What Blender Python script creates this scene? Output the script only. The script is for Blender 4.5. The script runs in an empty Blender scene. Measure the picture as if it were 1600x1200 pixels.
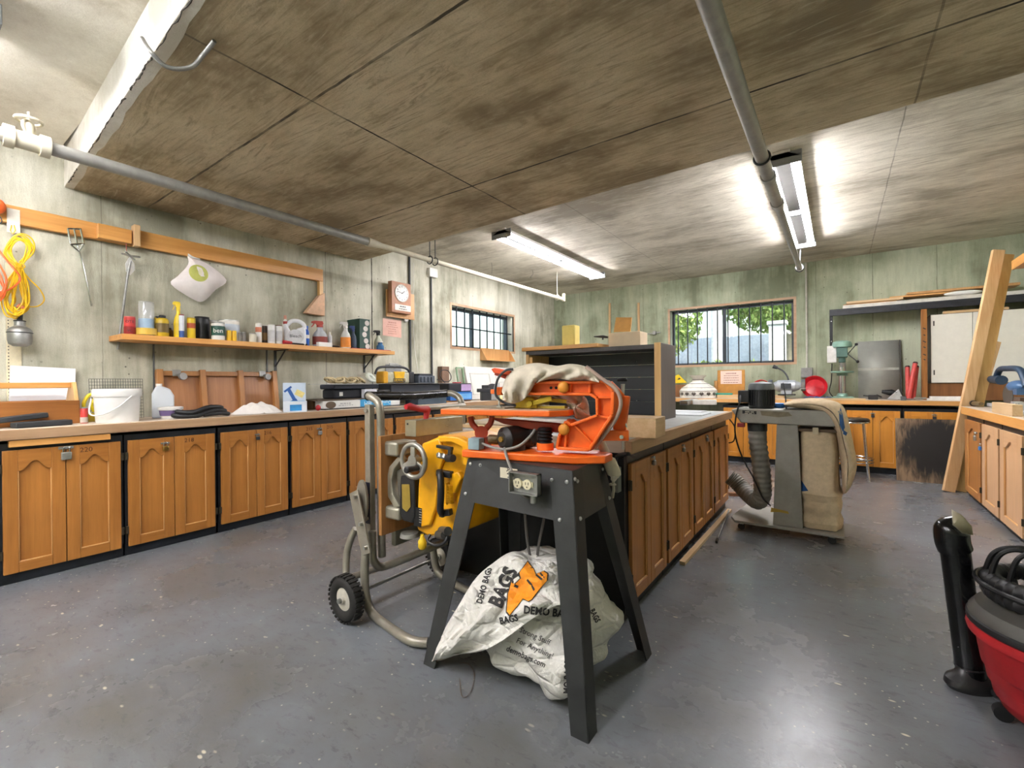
import bpy, bmesh, math, random
from mathutils import Vector, Matrix, Euler
random.seed(7)
SC = bpy.context.scene
COL = SC.collection
R = math.radians
# ---------------------------------------------------------------- camera
F, CAMH = 715.0, 1.16
def cam_basis(yaw, pitch, roll):
    f = Vector((-math.sin(yaw)*math.cos(pitch), math.cos(yaw)*math.cos(pitch), math.sin(pitch)))
    r = Vector((math.cos(yaw), math.sin(yaw), 0)); u = r.cross(f)
    c, s = math.cos(roll), math.sin(roll)
    return c*r+s*u, -s*r+c*u, f
CR, CU, CF = cam_basis(R(35.447), R(-.118), R(-.54))
cd = bpy.data.cameras.new('camera'); cam = bpy.data.objects.new('camera', cd); COL.objects.link(cam)
cam.matrix_world = Matrix(((CR.x, CU.x, -CF.x, 0), (CR.y, CU.y, -CF.y, 0), (CR.z, CU.z, -CF.z, CAMH), (0, 0, 0, 1)))
cd.sensor_width = 36; cd.lens = F/1600*36; cd.clip_start = .05
SC.camera = cam
def A(px, py, X=None, Y=None, Z=None):
    """a measured point of the room: pixel of the photograph on the plane X=, Y= or Z="""
    d = CR*((px-800)/F) + CU*(-(py-600)/F) + CF
    t = X/d.x if X is not None else Y/d.y if Y is not None else (Z-CAMH)/d.z
    return Vector((0, 0, CAMH)) + d*t
# ---------------------------------------------------------------- world, exposure
w = bpy.data.worlds.new('World'); SC.world = w; w.use_nodes = True
nt = w.node_tree; bg = nt.nodes['Background']
sky = nt.nodes.new('ShaderNodeTexSky'); sky.sky_type = 'NISHITA'; sky.sun_disc = False
sky.sun_elevation = R(50); sky.sun_rotation = R(120); sky.air_density = 1.4; sky.dust_density = 3
nt.links.new(sky.outputs[0], bg.inputs[0]); bg.inputs[1].default_value = .2
SUN = bpy.data.lights.new('sun', 'SUN'); SUN.energy = .8; SUN.angle = R(1); SUN.color = (1, .95, .86)
so = bpy.data.objects.new('sun', SUN); COL.objects.link(so); so.rotation_euler = (R(38), R(-12), R(20))
vs = SC.view_settings; vs.view_transform = 'Standard'; vs.look = 'None'; vs.gamma = 1; vs.use_curve_mapping = False
vs.exposure = 1.92
TUBE_POWER = 38.0
# ---------------------------------------------------------------- materials
def lin(h):
    h = h.lstrip('#'); o = []
    for i in (0, 2, 4):
        c = int(h[i:i+2], 16)/255; o.append(c/12.92 if c <= .04045 else ((c+.055)/1.055)**2.4)
    return (*o, 1)
class NT:
    def __init__(s, name):
        s.m = bpy.data.materials.new(name); s.m.use_nodes = True; s.t = s.m.node_tree; s.b = s.t.nodes['Principled BSDF']
        s.co = s.t.nodes.new('ShaderNodeTexCoord').outputs['Object']
    def n(s, typ, **k):
        nd = s.t.nodes.new('ShaderNode'+typ)
        for a, v in k.items():
            if a.startswith('i_'): s.set(nd.inputs[a[2:].replace('_', ' ')], v)
            else: setattr(nd, a, v)
        return nd
    def set(s, sock, v):
        if hasattr(v, 'is_output'): s.t.links.new(v, sock)
        else: sock.default_value = v
    def math(s, op, a, b=0.0, c=None):
        nd = s.t.nodes.new('ShaderNodeMath'); nd.operation = op; s.set(nd.inputs[0], a); s.set(nd.inputs[1], b)
        if c is not None: s.set(nd.inputs[2], c)
        return nd.outputs[0]
    def scl(s, x, y, z, src=None, rot=(0, 0, 0)):
        nd = s.n('Mapping'); nd.inputs['Scale'].default_value = (x, y, z); nd.inputs['Rotation'].default_value = rot
        s.t.links.new(src or s.co, nd.inputs[0]); return nd.outputs[0]
    def noise(s, vec, scale, detail=4, rough=.55, dist=0):
        return s.n('TexNoise', i_Vector=vec, i_Scale=scale, i_Detail=detail, i_Roughness=rough, i_Distortion=dist).outputs[0]
    def ramp(s, fac, stops):
        nd = s.n('ValToRGB'); s.set(nd.inputs[0], fac); e = nd.color_ramp.elements
        while len(e) < len(stops): e.new(.5)
        for el, (p, c) in zip(e, stops): el.position = p; el.color = lin(c) if isinstance(c, str) else (c, c, c, 1)
        return nd.outputs[0]
    def mix(s, fac, a, b, mode='MIX'):
        nd = s.t.nodes.new('ShaderNodeMix'); nd.data_type = 'RGBA'; nd.blend_type = mode
        s.set(nd.inputs[0], fac)
        for i, v in ((6, a), (7, b)): s.set(nd.inputs[i], lin(v) if isinstance(v, str) else v)
        return nd.outputs[2]
    def sep(s):
        nd = s.n('SeparateXYZ', i_Vector=s.co); return nd.outputs
    def line(s, coord, pos, width):
        return s.math('LESS_THAN', s.math('ABSOLUTE', s.math('SUBTRACT', coord, pos)), width)
    def bump(s, h, strength=.3, dist=.01):
        s.t.links.new(s.n('Bump', i_Strength=strength, i_Distance=dist, i_Height=h).outputs[0], s.b.inputs['Normal'])
    def out(s, col, rough=.5, metal=0):
        s.set(s.b.inputs['Base Color'], col); s.set(s.b.inputs['Roughness'], rough); s.set(s.b.inputs['Metallic'], metal); return s.m
_mc = {}
def P(hexc, rough=.5, metal=0.0, var=.12, scale=14, name=None):
    """painted / plastic / metal surface with slight procedural wear"""
    k = (hexc, rough, metal, var, scale)
    if k in _mc: return _mc[k]
    g = NT(name or 'surface_'+hexc.strip('#')); c = lin(hexc)
    n = g.noise(g.co, scale, 5, .65)
    dk = (c[0]*(1-var*1.6), c[1]*(1-var*1.6), c[2]*(1-var*1.6), 1); lt = tuple(min(1, x*(1+var)) for x in c[:3])+(1,)
    f = g.ramp(n, [(.3, 0.), (.7, 1.)])
    m = g.out(g.mix(f, dk, lt), g.math('MULTIPLY_ADD', n, .25, max(.03, rough-.12)), metal)
    _mc[k] = m; return m
def wood(name, light, dark, axis='z', rough=.42, knots=False, fine=60, spread=.5):
    g = NT(name); st = {'x': (.06, 1, 1), 'y': (1, .06, 1), 'z': (1, 1, .06)}[axis]
    v = g.scl(*st)
    n1 = g.noise(v, 9, 5, .6, 1.2); n2 = g.noise(v, fine, 3, .6, .3)
    n3 = g.noise(g.co, 2.2, 2, .5)
    f = g.math('ADD', g.math('MULTIPLY', n1, .55), g.math('MULTIPLY', n2, .3)); f = g.math('ADD', f, g.math('MULTIPLY', n3, .25))
    c = g.mix(g.ramp(f, [(.5-spread*.35, 0.), (.5+spread*.35, 1.)]), dark, light)
    if knots:
        vo = g.n('TexVoronoi', i_Vector=g.scl(*{'x': (1.5, 5, 5), 'y': (5, 1.5, 5), 'z': (5, 5, 1.5)}[axis]), i_Scale=1.6, i_Randomness=1.0).outputs[0]
        c = g.mix(g.ramp(vo, [(.05, .85), (.11, 0.)]), c, '#6e3d16')
    g.bump(n2, .12, .003)
    return g.out(c, g.math('MULTIPLY_ADD', n1, .2, rough-.1))
def concrete(name, base, dark, light, streak=(1, 1, .16), lines=(), pits=True, grain=None, rough=.85):
    g = NT(name); x, y, z = g.sep()
    a = g.noise(g.scl(*streak), 2.6, 7, .68, .25); b = g.noise(g.co, 1.1, 5, .62); c3 = g.noise(g.scl(*[s*1.0 for s in streak]), 26, 4, .7)
    f = g.math('ADD', g.math('MULTIPLY', a, .5), g.math('MULTIPLY', b, .5))
    c = g.ramp(f, [(.41, dark), (.5, base), (.58, light)])
    c = g.mix(g.ramp(c3, [(.3, .22), (.62, 0.)]), c, dark)
    if grain:
        wv = g.noise(g.scl(*grain), 9, 7, .72, 3.5)
        c = g.mix(g.ramp(wv, [(.34, .75), (.5, 0.)]), c, dark)
        c = g.mix(g.ramp(wv, [(.55, 0.), (.68, .55)]), c, light)
    fine = g.noise(g.co, 120, 3, .7)
    c = g.mix(g.ramp(fine, [(.3, .25), (.55, 0.)]), c, dark)
    if pits:
        vo = g.n('TexVoronoi', i_Vector=g.co, i_Scale=13.0).outputs[0]
        pm = g.math('MULTIPLY', g.ramp(vo, [(.06, 1.), (.11, 0.)]), g.ramp(g.noise(g.co, 2.5, 2, .5), [(.45, 0.), (.62, .8)]))
        c = g.mix(pm, c, '#3c3a33')
    for ax, p, wd, st in lines:
        wob = g.math('MULTIPLY_ADD', g.noise(g.co, 6, 2, .5), .012, -.006)
        co = g.math('ADD', {'x': x, 'y': y, 'z': z}[ax], wob)
        k = g.math('MULTIPLY', g.line(co, p, wd), g.ramp(g.noise(g.co, 3.3, 3, .6), [(.3, st*.35), (.55, st)]))
        c = g.mix(k, c, '#2e2921')
    g.bump(g.math('ADD', fine, g.math('MULTIPLY', c3, 1.5)), .35, .006)
    return g.out(c, rough)
OAK = wood('oak_honey', '#b27634', '#86511a', 'z'); OAKX = wood('oak_honey_rail', '#b27634', '#86511a', 'x')
OAKR = wood('oak_dark', '#b5793e', '#8a5a2a', 'z'); OAKRX = wood('oak_dark_rail', '#b5793e', '#8a5a2a', 'x')
PINE = wood('pine', '#dca35c', '#bb7c38', 'y', knots=True); PINEX = wood('pine_across', '#dba766', '#bf853f', 'x', knots=True)
PINEZ = wood('pine_upright', '#e0b878', '#c3904c', 'z', knots=True); LUMZ = wood('lumber_upright', '#dcb98a', '#b98a54', 'z')
LUMX = wood('lumber_across', '#dbbd92', '#b8905f', 'x'); LUMY = wood('lumber_along', '#d9bd94', '#b58f60', 'y')
PLY = wood('plywood', '#cfa069', '#ab7941', 'z'); BENCH = wood('worn_worktop', '#cfc0ad', '#9f8a74', 'y', rough=.6)
BENCHX = wood('worn_worktop_across', '#cfc0ad', '#9f8a74', 'x', rough=.6); BENCHE = wood('worktop_edge', '#b2906c', '#82603f', 'y', rough=.6)
BROWN = wood('brown_plywood', '#96643a', '#6b4424', 'z'); DARKW = wood('dark_stained_wood', '#6b625c', '#4a423d', 'z', rough=.55)
BLACK = P('#0b0c0e', .5); BLACKG = P('#0b0c0d', .25); KICK = P('#1b2027', .4, 0, .5, 9); WHITE = P('#e8e6e0', .45, 0, .04)
STEEL = P('#b8b9b6', .32, .9); CHROME = P('#d8d9da', .15, 1, .04); GALV = P('#9a9a96', .45, .7, .18); DKSTEEL = P('#4b4d4e', .45, .7)
BRASS = P('#b8944a', .3, .9); RED = P('#b3202a', .45); YELLOW = P('#e6b80f', .42, 0, .07); ORANGE = P('#ef6a1a', .4, 0, .06)
PINK = P('#eec0b0', .8, 0, .04); PAPER = P('#e9e7e0', .8, 0, .03); INK = P('#3a3536', .8); BLUE = P('#2f6fb5', .45); CANVAS = P('#cbb697', .95, 0, .1, 30)
GREENT = P('#7fa291', .4); DKGREEN = P('#28493f', .6); CREAM = P('#d9cfae', .55); GREY = P('#8b8f90', .45, .2)
def mat_glass(name, tint='#ffffff', refl=.08, rough=.02, opac=0.0, body='#ffffff'):
    g = NT(name); t = g.t; o = t.nodes['Material Output']
    tr = t.nodes.new('ShaderNodeBsdfTransparent'); tr.inputs[0].default_value = lin(tint)
    gl = t.nodes.new('ShaderNodeBsdfGlossy'); gl.inputs['Roughness'].default_value = rough
    mx = t.nodes.new('ShaderNodeMixShader'); mx.inputs[0].default_value = refl
    t.links.new(tr.outputs[0], mx.inputs[1]); t.links.new(gl.outputs[0], mx.inputs[2]); res = mx
    if opac:
        df = g.b; df.inputs['Base Color'].default_value = lin(body); df.inputs['Roughness'].default_value = .4
        m2 = t.nodes.new('ShaderNodeMixShader'); m2.inputs[0].default_value = opac
        t.links.new(mx.outputs[0], m2.inputs[1]); t.links.new(df.outputs[0], m2.inputs[2]); res = m2
    t.links.new(res.outputs[0], o.inputs[0]); return g.m
PANE = mat_glass('window_pane', '#f4f8f6', .06); CLEARP = mat_glass('clear_plastic', '#f2f4f4', .1, .1, .28); MILKY = mat_glass('milky_plastic', '#e8eef2', .06, .3, .72, '#dfe6ea')
def emit(name, col, s):
    g = NT(name); g.b.inputs['Base Color'].default_value = lin(col); g.b.inputs['Emission Color'].default_value = lin(col); g.b.inputs['Emission Strength'].default_value = s; return g.m
TUBE = emit('fluorescent_tube', '#fbf9ff', TUBE_POWER); TUBE_DIM = emit('dimmed_fluorescent_tube', '#fbf9ff', TUBE_POWER*.62)  # second tube set turned down so the nearby left wall does not overexpose
# ---------------------------------------------------------------- mesh building
class MB:
    def __init__(s): s.v = []; s.f = []; s.m = []
    def add(s, vs, fs, m=0):
        o = len(s.v); s.v += [Vector(v) for v in vs]; s.f += [tuple(i+o for i in f) for f in fs]; s.m += [m]*len(fs); return s
    def box(s, x0, x1, y0, y1, z0, z1, m=0):
        return s.add([(x, y, z) for x in (x0, x1) for y in (y0, y1) for z in (z0, z1)], [(0, 1, 3, 2), (4, 6, 7, 5), (0, 4, 5, 1), (2, 3, 7, 6), (0, 2, 6, 4), (1, 5, 7, 3)], m)
    def ob(s, c, size, rot=(0, 0, 0), m=0):
        q = rot if isinstance(rot, Matrix) else Euler(rot).to_matrix(); c = Vector(c); h = Vector(size)/2
        return s.add([c+q@Vector((x*h.x, y*h.y, z*h.z)) for x in (-1, 1) for y in (-1, 1) for z in (-1, 1)], [(0, 1, 3, 2), (4, 6, 7, 5), (0, 4, 5, 1), (2, 3, 7, 6), (0, 2, 6, 4), (1, 5, 7, 3)], m)
    def bar(s, p0, p1, wd, th, up=(0, 0, 1), m=0):
        """rectangular bar from p0 to p1, wd across, th along up"""
        p0, p1 = Vector(p0), Vector(p1); d = (p1-p0).normalized(); x = d.cross(Vector(up)).normalized(); u = x.cross(d)
        q = Matrix((d, x, u)).transposed(); return s.ob((p0+p1)/2, ((p1-p0).length, wd, th), q, m)
    def tube(s, pts, r, n=10, m=0, closed=False, caps=True):
        pts = [Vector(p) for p in pts]; N = len(pts); rs = r if isinstance(r, (list, tuple)) else [r]*N
        vs = []; prev = None
        for i, p in enumerate(pts):
            a = pts[i-1] if (i or closed) else p; b = pts[(i+1) % N] if (i < N-1 or closed) else p
            t = (b-a).normalized() if (b-a).length > 1e-9 else Vector((0, 0, 1))
            if prev is None:
                u = t.cross(Vector((0, 0, 1)));
                if u.length < 1e-3: u = t.cross(Vector((0, 1, 0)))
            else: u = prev - t*prev.dot(t)
            u.normalize(); prev = u; w_ = t.cross(u)
            vs += [p + rs[i]*(math.cos(k*2*math.pi/n)*u + math.sin(k*2*math.pi/n)*w_) for k in range(n)]
        fs = []
        for i in range(N if closed else N-1):
            j = (i+1) % N
            for k in range(n): fs.append((i*n+k, i*n+(k+1) % n, j*n+(k+1) % n, j*n+k))
        if caps and not closed: fs += [tuple(range(n))[::-1], tuple((N-1)*n+k for k in range(n))]
        return s.add(vs, fs, m)
    def cyl(s, p0, p1, r0, r1=None, n=18, m=0): return s.tube([p0, p1], [r0, r0 if r1 is None else r1], n, m)
    def lathe(s, prof, c=(0, 0, 0), n=24, m=0, q=None, sx=1, sy=1):
        c = Vector(c); q = q or Matrix.Identity(3); vs = []; N = len(prof)
        for r, z in prof: vs += [c+q@Vector((sx*r*math.cos(k*2*math.pi/n), sy*r*math.sin(k*2*math.pi/n), z)) for k in range(n)]
        fs = [(i*n+k, i*n+(k+1) % n, (i+1)*n+(k+1) % n, (i+1)*n+k) for i in range(N-1) for k in range(n)]
        fs += [tuple(range(n))[::-1], tuple((N-1)*n+k for k in range(n))]
        return s.add(vs, fs, m)
    def prism(s, poly, ax, a, b, m=0):
        n = len(poly); mk = {'x': lambda p, t: (t, p[0], p[1]), 'y': lambda p, t: (p[0], t, p[1]), 'z': lambda p, t: (p[0], p[1], t)}[ax]
        vs = [mk(p, a) for p in poly]+[mk(p, b) for p in poly]
        return s.add(vs, [tuple(range(n)), tuple(range(n, 2*n))[::-1]]+[(i, i+n, (i+1) % n+n, (i+1) % n) for i in range(n)], m)
    def ell(s, c, r, m=0, nu=16, nv=10, q=None):
        prof = [(math.sin(math.pi*i/nv), -math.cos(math.pi*i/nv)) for i in range(nv+1)]
        prof[0] = (.02, -1); prof[-1] = (.02, 1); q = q or Matrix.Identity(3)
        r = Vector((r, r, r)) if isinstance(r, (int, float)) else Vector(r)
        return s.lathe(prof, c, nu, m, q@Matrix.Diagonal(r))
    def grid(s, fn, nu, nv, m=0):
        vs = [fn(i/(nu-1), j/(nv-1)) for i in range(nu) for j in range(nv)]
        return s.add(vs, [(i*nv+j, (i+1)*nv+j, (i+1)*nv+j+1, i*nv+j+1) for i in range(nu-1) for j in range(nv-1)], m)
    def torus(s, c, Rr, r, q=None, n=28, k=8, m=0):
        q = q or Matrix.Identity(3); c = Vector(c)
        return s.tube([c+q@Vector((Rr*math.cos(i*2*math.pi/n), Rr*math.sin(i*2*math.pi/n), 0)) for i in range(n)], r, k, m, closed=True)
    def xf(s, M4, start=0):
        for i in range(start, len(s.v)): s.v[i] = M4@s.v[i]
        return s
def basis(o):
    Mx = o.matrix_basis.copy()
    while o.parent: o = o.parent; Mx = o.matrix_basis@Mx
    return Mx
def part(name, mb, mats, parent=None, bevel=0, solid=0, sub=0, local=False, smooth=True, org=None, label=None):
    me = bpy.data.meshes.new(name)
    vs = mb.v; inv = None
    if parent is not None and not local: inv = basis(parent).inverted()
    if org is not None: inv = Matrix.Translation(-Vector(org))
    me.from_pydata([tuple(inv@v) if inv else tuple(v) for v in vs], [], mb.f)
    for m in (mats if isinstance(mats, (list, tuple)) else [mats]): me.materials.append(m)
    me.polygons.foreach_set('material_index', mb.m)
    bm = bmesh.new(); bm.from_mesh(me); bmesh.ops.recalc_face_normals(bm, faces=bm.faces); bm.to_mesh(me); bm.free()
    if smooth:
        me.polygons.foreach_set('use_smooth', [True]*len(me.polygons)); me.set_sharp_from_angle(angle=R(38))
    o = bpy.data.objects.new(name, me); COL.objects.link(o)
    if parent is not None: o.parent = parent
    if org is not None: o.location = org
    if solid: md = o.modifiers.new('thick', 'SOLIDIFY'); md.thickness = solid; md.offset = 0
    if sub: md = o.modifiers.new('sub', 'SUBSURF'); md.levels = sub; md.render_levels = sub
    if bevel: md = o.modifiers.new('bevel', 'BEVEL'); md.width = bevel; md.segments = 2; md.limit_method = 'ANGLE'; md.angle_limit = R(40)
    if label: o['label'] = label
    return o
def tag(o, label, cat, group=None, kind=None):
    o['label'] = label; o['category'] = cat
    if group: o['group'] = group
    if kind: o['kind'] = kind
    return o
def thing(name, label, cat, loc=(0, 0, 0), rz=0, group=None, rot=None):
    o = bpy.data.objects.new(name, None); COL.objects.link(o); o.location = loc
    o.rotation_euler = rot or (0, 0, rz); o.empty_display_size = .05
    return tag(o, label, cat, group)
def single(name, mb, mats, label, cat, group=None, **k):
    lo = Vector([min(v[i] for v in mb.v) for i in range(3)]); hi = Vector([max(v[i] for v in mb.v) for i in range(3)])
    return tag(part(name, mb, mats, org=((lo.x+hi.x)/2, (lo.y+hi.y)/2, lo.z), **k), label, cat, group)
def struct(name, mb, mats, **k):
    o = part(name, mb, mats, **k)
    if o.parent is None: o['kind'] = 'structure'
    return o
def lettering(txt, size, loc, xdir, ydir, mat, parent, name='lettering', bold=0, depth=.0006, align='CENTER'):
    cu = bpy.data.curves.new('t', 'FONT'); cu.body = txt; cu.size = size; cu.align_x = align; cu.align_y = 'CENTER'; cu.extrude = depth; cu.offset = bold; cu.resolution_u = 3
    to = bpy.data.objects.new('t', cu); COL.objects.link(to)
    me = bpy.data.meshes.new_from_object(to.evaluated_get(bpy.context.evaluated_depsgraph_get())); bpy.data.objects.remove(to); bpy.data.curves.remove(cu)
    X = Vector(xdir).normalized(); Y = Vector(ydir); Y = (Y-X*Y.dot(X)).normalized(); Z = X.cross(Y)
    M4 = Matrix((X, Y, Z)).transposed().to_4x4(); M4.translation = Vector(loc)
    if parent is not None: M4 = basis(parent).inverted()@M4
    me.transform(M4); me.materials.clear(); me.materials.append(mat); me.name = name
    o = bpy.data.objects.new(name, me); COL.objects.link(o); o.parent = parent; return o
def print_rows(c, xd, w_, rows, dz, h, mat, parent, seed=1, hx=None):
    """rows of print too small to read: broken dashes centred under one another"""
    rnd = random.Random(seed); b = MB(); X = Vector(xd).normalized(); n = X.cross(Vector((0, 0, 1))); q = Matrix((X, n, Vector((0, 0, 1)))).transposed()
    for i in range(rows):
        L_ = w_*rnd.uniform(.55, 1); x_ = -L_/2
        while x_ < L_/2-.004:
            d = min(rnd.uniform(.012, .035), L_/2-x_); b.ob(Vector(c)+X*(x_+d/2)-Vector((0, 0, dz*i)), (d, .0006, h*(1.5 if i == 0 else 1)), q); x_ += d+.007
    return part('printed_lines', b, mat, parent, smooth=False)
def arc(c, r, a0, a1, n, plane='xz', y=0):
    o = []
    for i in range(n+1):
        a = R(a0+(a1-a0)*i/n); u, v = c[0]+r*math.cos(a), c[1]+r*math.sin(a)
        o.append({'xz': (u, y, v), 'yz': (y, u, v), 'xy': (u, v, y)}[plane])
    return o
def smooth_path(pts, n=8, closed=False):
    """Catmull-Rom through pts"""
    p = [Vector(q) for q in pts]; out = []; N = len(p); rng = range(N if closed else N-1)
    for i in rng:
        g = (lambda k: p[k % N]) if closed else (lambda k: p[max(0, min(N-1, k))])
        a, b, c, d = g(i-1), g(i), g(i+1), g(i+2)
        for k in range(n):
            t = k/n; out.append(.5*((2*b)+(c-a)*t+(2*a-5*b+4*c-d)*t*t+(3*b-a-3*c+d)*t**3))
    if not closed: out.append(p[-1])
    return out
WL, WB, WR, WN = -4.55, 7.85, 1.85, -2.6      # left, back, right, near walls
ZC, ZB = 2.86, 2.61                            # ceiling, underside of the dropped band
# ---------------------------------------------------------------- the setting
wl_lines = [('y', A(159, 420, X=WL).y, .003, .5), ('y', A(509, 480, X=WL).y, .004, .6), ('y', A(581, 480, X=WL).y, .008, 1), ('y', A(694, 450, X=WL).y, .003, .45), ('y', A(738, 460, X=WL).y, .003, .45), ('y', A(778, 450, X=WL).y, .003, .4), ('y', A(812, 470, X=WL).y, .004, .5), ('y', A(841, 500, X=WL).y, .004, .5), ('y', .1, .004, .5)]
CW_L = concrete('concrete_wall_left', '#c0beaa', '#8f8d79', '#d9d7c6', (1, 1, .15), wl_lines)
CW_B = concrete('concrete_wall_back', '#a9b196', '#7b8168', '#c2c8ae', (1, 1, .13), [('x', A(906, 500, Y=WB).x, .003, .45), ('x', A(1005, 480, Y=WB).x, .003, .5), ('x', A(1275, 500, Y=WB).x, .003, .5), ('x', A(1364, 500, Y=WB).x, .004, .6), ('x', A(1464, 430, Y=WB).x, .004, .6), ('x', A(955, 490, Y=WB).x, .003, .4)])
CEIL = concrete('concrete_ceiling', '#cfc9b8', '#9d9584', '#e2dccc', (.35, 1, 1), [('x', .36, .004, .5), ('y', 4.4, .003, .5), ('y', 6.0, .003, .35), ('x', -2.1, .004, .4)], False, (.16, 1.3, 1))
BAND = concrete('concrete_band', '#c6b596', '#8a7a5e', '#dacbae', (.35, 1, 1), [('x', -2.18, .006, 1), ('y', 1.32, .007, .9), ('y', 2.58, .007, 1), ('x', .34, .005, .5), ('x', -4.3, .004, .3)], False, (.16, 1.5, 1))
WPAINT = concrete('painted_concrete', '#e6e3da', '#c6c0b2', '#f2f0ea', (1, 1, .5), [], False)
NEARC = concrete('concrete_ceiling_near', '#e6e1d4', '#c4bcaa', '#efebdf', (1, 1, 1), [], False)
g = NT('floor_paint')
x, y, z = g.sep()
n1 = g.noise(g.co, 1.3, 6, .62); n2 = g.noise(g.scl(1, 3.2, 1, rot=(0, 0, .7)), 4, 5, .65, .5); n3 = g.noise(g.co, 45, 4, .7)
c = g.ramp(n1, [(.32, '#61605c'), (.5, '#6b6e72'), (.66, '#757a80')])
c = g.mix(g.ramp(n2, [(.6, 0.), (.78, .2)]), c, '#919598'); c = g.mix(g.ramp(n2, [(.24, .35), (.38, 0.)]), c, '#4e4c46')
vo = g.n('TexVoronoi', i_Vector=g.scl(1, 2.2, 1, rot=(0, 0, .5)), i_Scale=7.0).outputs[0]
sp = g.math('MULTIPLY', g.ramp(vo, [(.06, 1.), (.1, 0.)]), g.ramp(g.noise(g.co, 3, 3, .6), [(.46, 0.), (.56, 1.)]))
c = g.mix(sp, c, '#cfc8b4')
vo2 = g.n('TexVoronoi', i_Vector=g.scl(1, 1, 1), i_Scale=24.0).outputs[0]
c = g.mix(g.math('MULTIPLY', g.ramp(vo2, [(.07, .8), (.11, 0.)]), g.ramp(n1, [(.42, 0.), (.54, 1.)])), c, '#c4bfb0')
st = g.noise(g.scl(1, 1, 1), .9, 4, .6, .6)
c = g.mix(g.ramp(st, [(.54, 0.), (.8, .4)]), c, '#6e6550')
# chipped dark scuffs in the aisle right of the island
sc = g.noise(g.scl(1, 2.4, 1, rot=(0, 0, -.5)), 13, 6, .75, .4)
am = g.math('MULTIPLY', g.ramp(g.math('ABSOLUTE', g.math('ADD', x, .15)), [(.35, 1.), (.75, 0.)]), g.ramp(g.math('MULTIPLY', y, .1), [(.22, 1.), (.42, 0.)]))
c = g.mix(g.math('MULTIPLY', g.ramp(sc, [(.37, .85), (.45, 0.)]), g.ramp(n1, [(.4, 1.), (.55, .4)])), c, '#4f5052')
g.bump(g.math('ADD', n3, n2), .12, .004)
FLOOR = g.out(c, g.ramp(n1, [(.3, .32), (.7, .2)]))
struct('floor', MB().box(WL-.25, WR+.25, WN-.2, WB+.25, -.15, 0), FLOOR)
def wall(name, axis, a0, a1, t0, t1, z1, holes, mat):
    b = MB(); B = (lambda u0, u1, za, zb: b.box(t0, t1, u0, u1, za, zb)) if axis == 'y' else (lambda u0, u1, za, zb: b.box(u0, u1, t0, t1, za, zb))
    cur = a0
    for h0, h1, hz0, hz1 in holes:
        B(cur, h0, 0, z1); B(h0, h1, 0, hz0); B(h0, h1, hz1, z1); cur = h1
    B(cur, a1, 0, z1); return struct(name, b, mat, smooth=False)
W1 = (4.9, 6.45, 1.70, 2.30); W2 = (-2.30, -.52, 1.43, 2.35)
wall('wall_left', 'y', WN-.2, WB+.25, WL-.25, WL, 3.1, [W1], CW_L)
wall('wall_back', 'x', WL, WR, WB, WB+.25, 3.1, [W2], CW_B)
struct('wall_right', MB().box(WR, WR+.25, WN-.2, WB+.25, 0, 3.1), CW_B, smooth=False)
struct('wall_near', MB().box(WL, WR, WN-.2, WN, 0, 3.1), CW_B, smooth=False)
struct('ceiling', MB().box(WL, WR, 3.3, WB, ZC, ZC+.22), CEIL, smooth=False)
struct('ceiling.001', MB().box(WL, WR, WN, .8, ZC, ZC+.22), NEARC, smooth=False)
# dropped band: underside and far riser bare, near riser and a ragged strip of the underside painted white
y0 = lambda X: .722+(-2.341-X)*.0483
b = MB().prism([(WL, y0(WL)), (WR, y0(WR)), (WR, 3.16), (.3, 3.2), (WL, 3.36)], 'z', ZB, ZC+.2)
b.m[-2] = 1
for i, f in enumerate(b.f):
    ys = [b.v[k].y for k in f]
    b.m[i] = 1 if max(ys) < 1.2 else 0
struct('trim_1', b, [BAND, WPAINT], smooth=False)
e = []; N = 60
for i in range(N+1):
    X = WL+(WR-WL)*i/N; e.append((X, y0(X)+.047+.006*math.sin(i*.7)+.004*math.sin(i*2.1+1)+random.uniform(-.003, .003)))
struct('trim_2', MB().prism([(WL, y0(WL)+.001), (WR, y0(WR)+.001)]+e[::-1], 'z', ZB-.0025, ZB+.002), WPAINT, smooth=False)
# crack along the painted edge
b = MB()
for xa, xb in ((-4.42, -4.1), (-3.75, -2.9), (-2.8, -2.45), (-2.38, -1.5)):
    n = 24
    b.tube([(xa+(xb-xa)*i/n, y0(xa+(xb-xa)*i/n)+.004+random.uniform(-.004, .004), ZB-.0025) for i in range(n+1)], [random.uniform(.0008, .0045) for _ in range(n+1)], 5)
struct('trim_3', b, P('#3a352c', .9))
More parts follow.
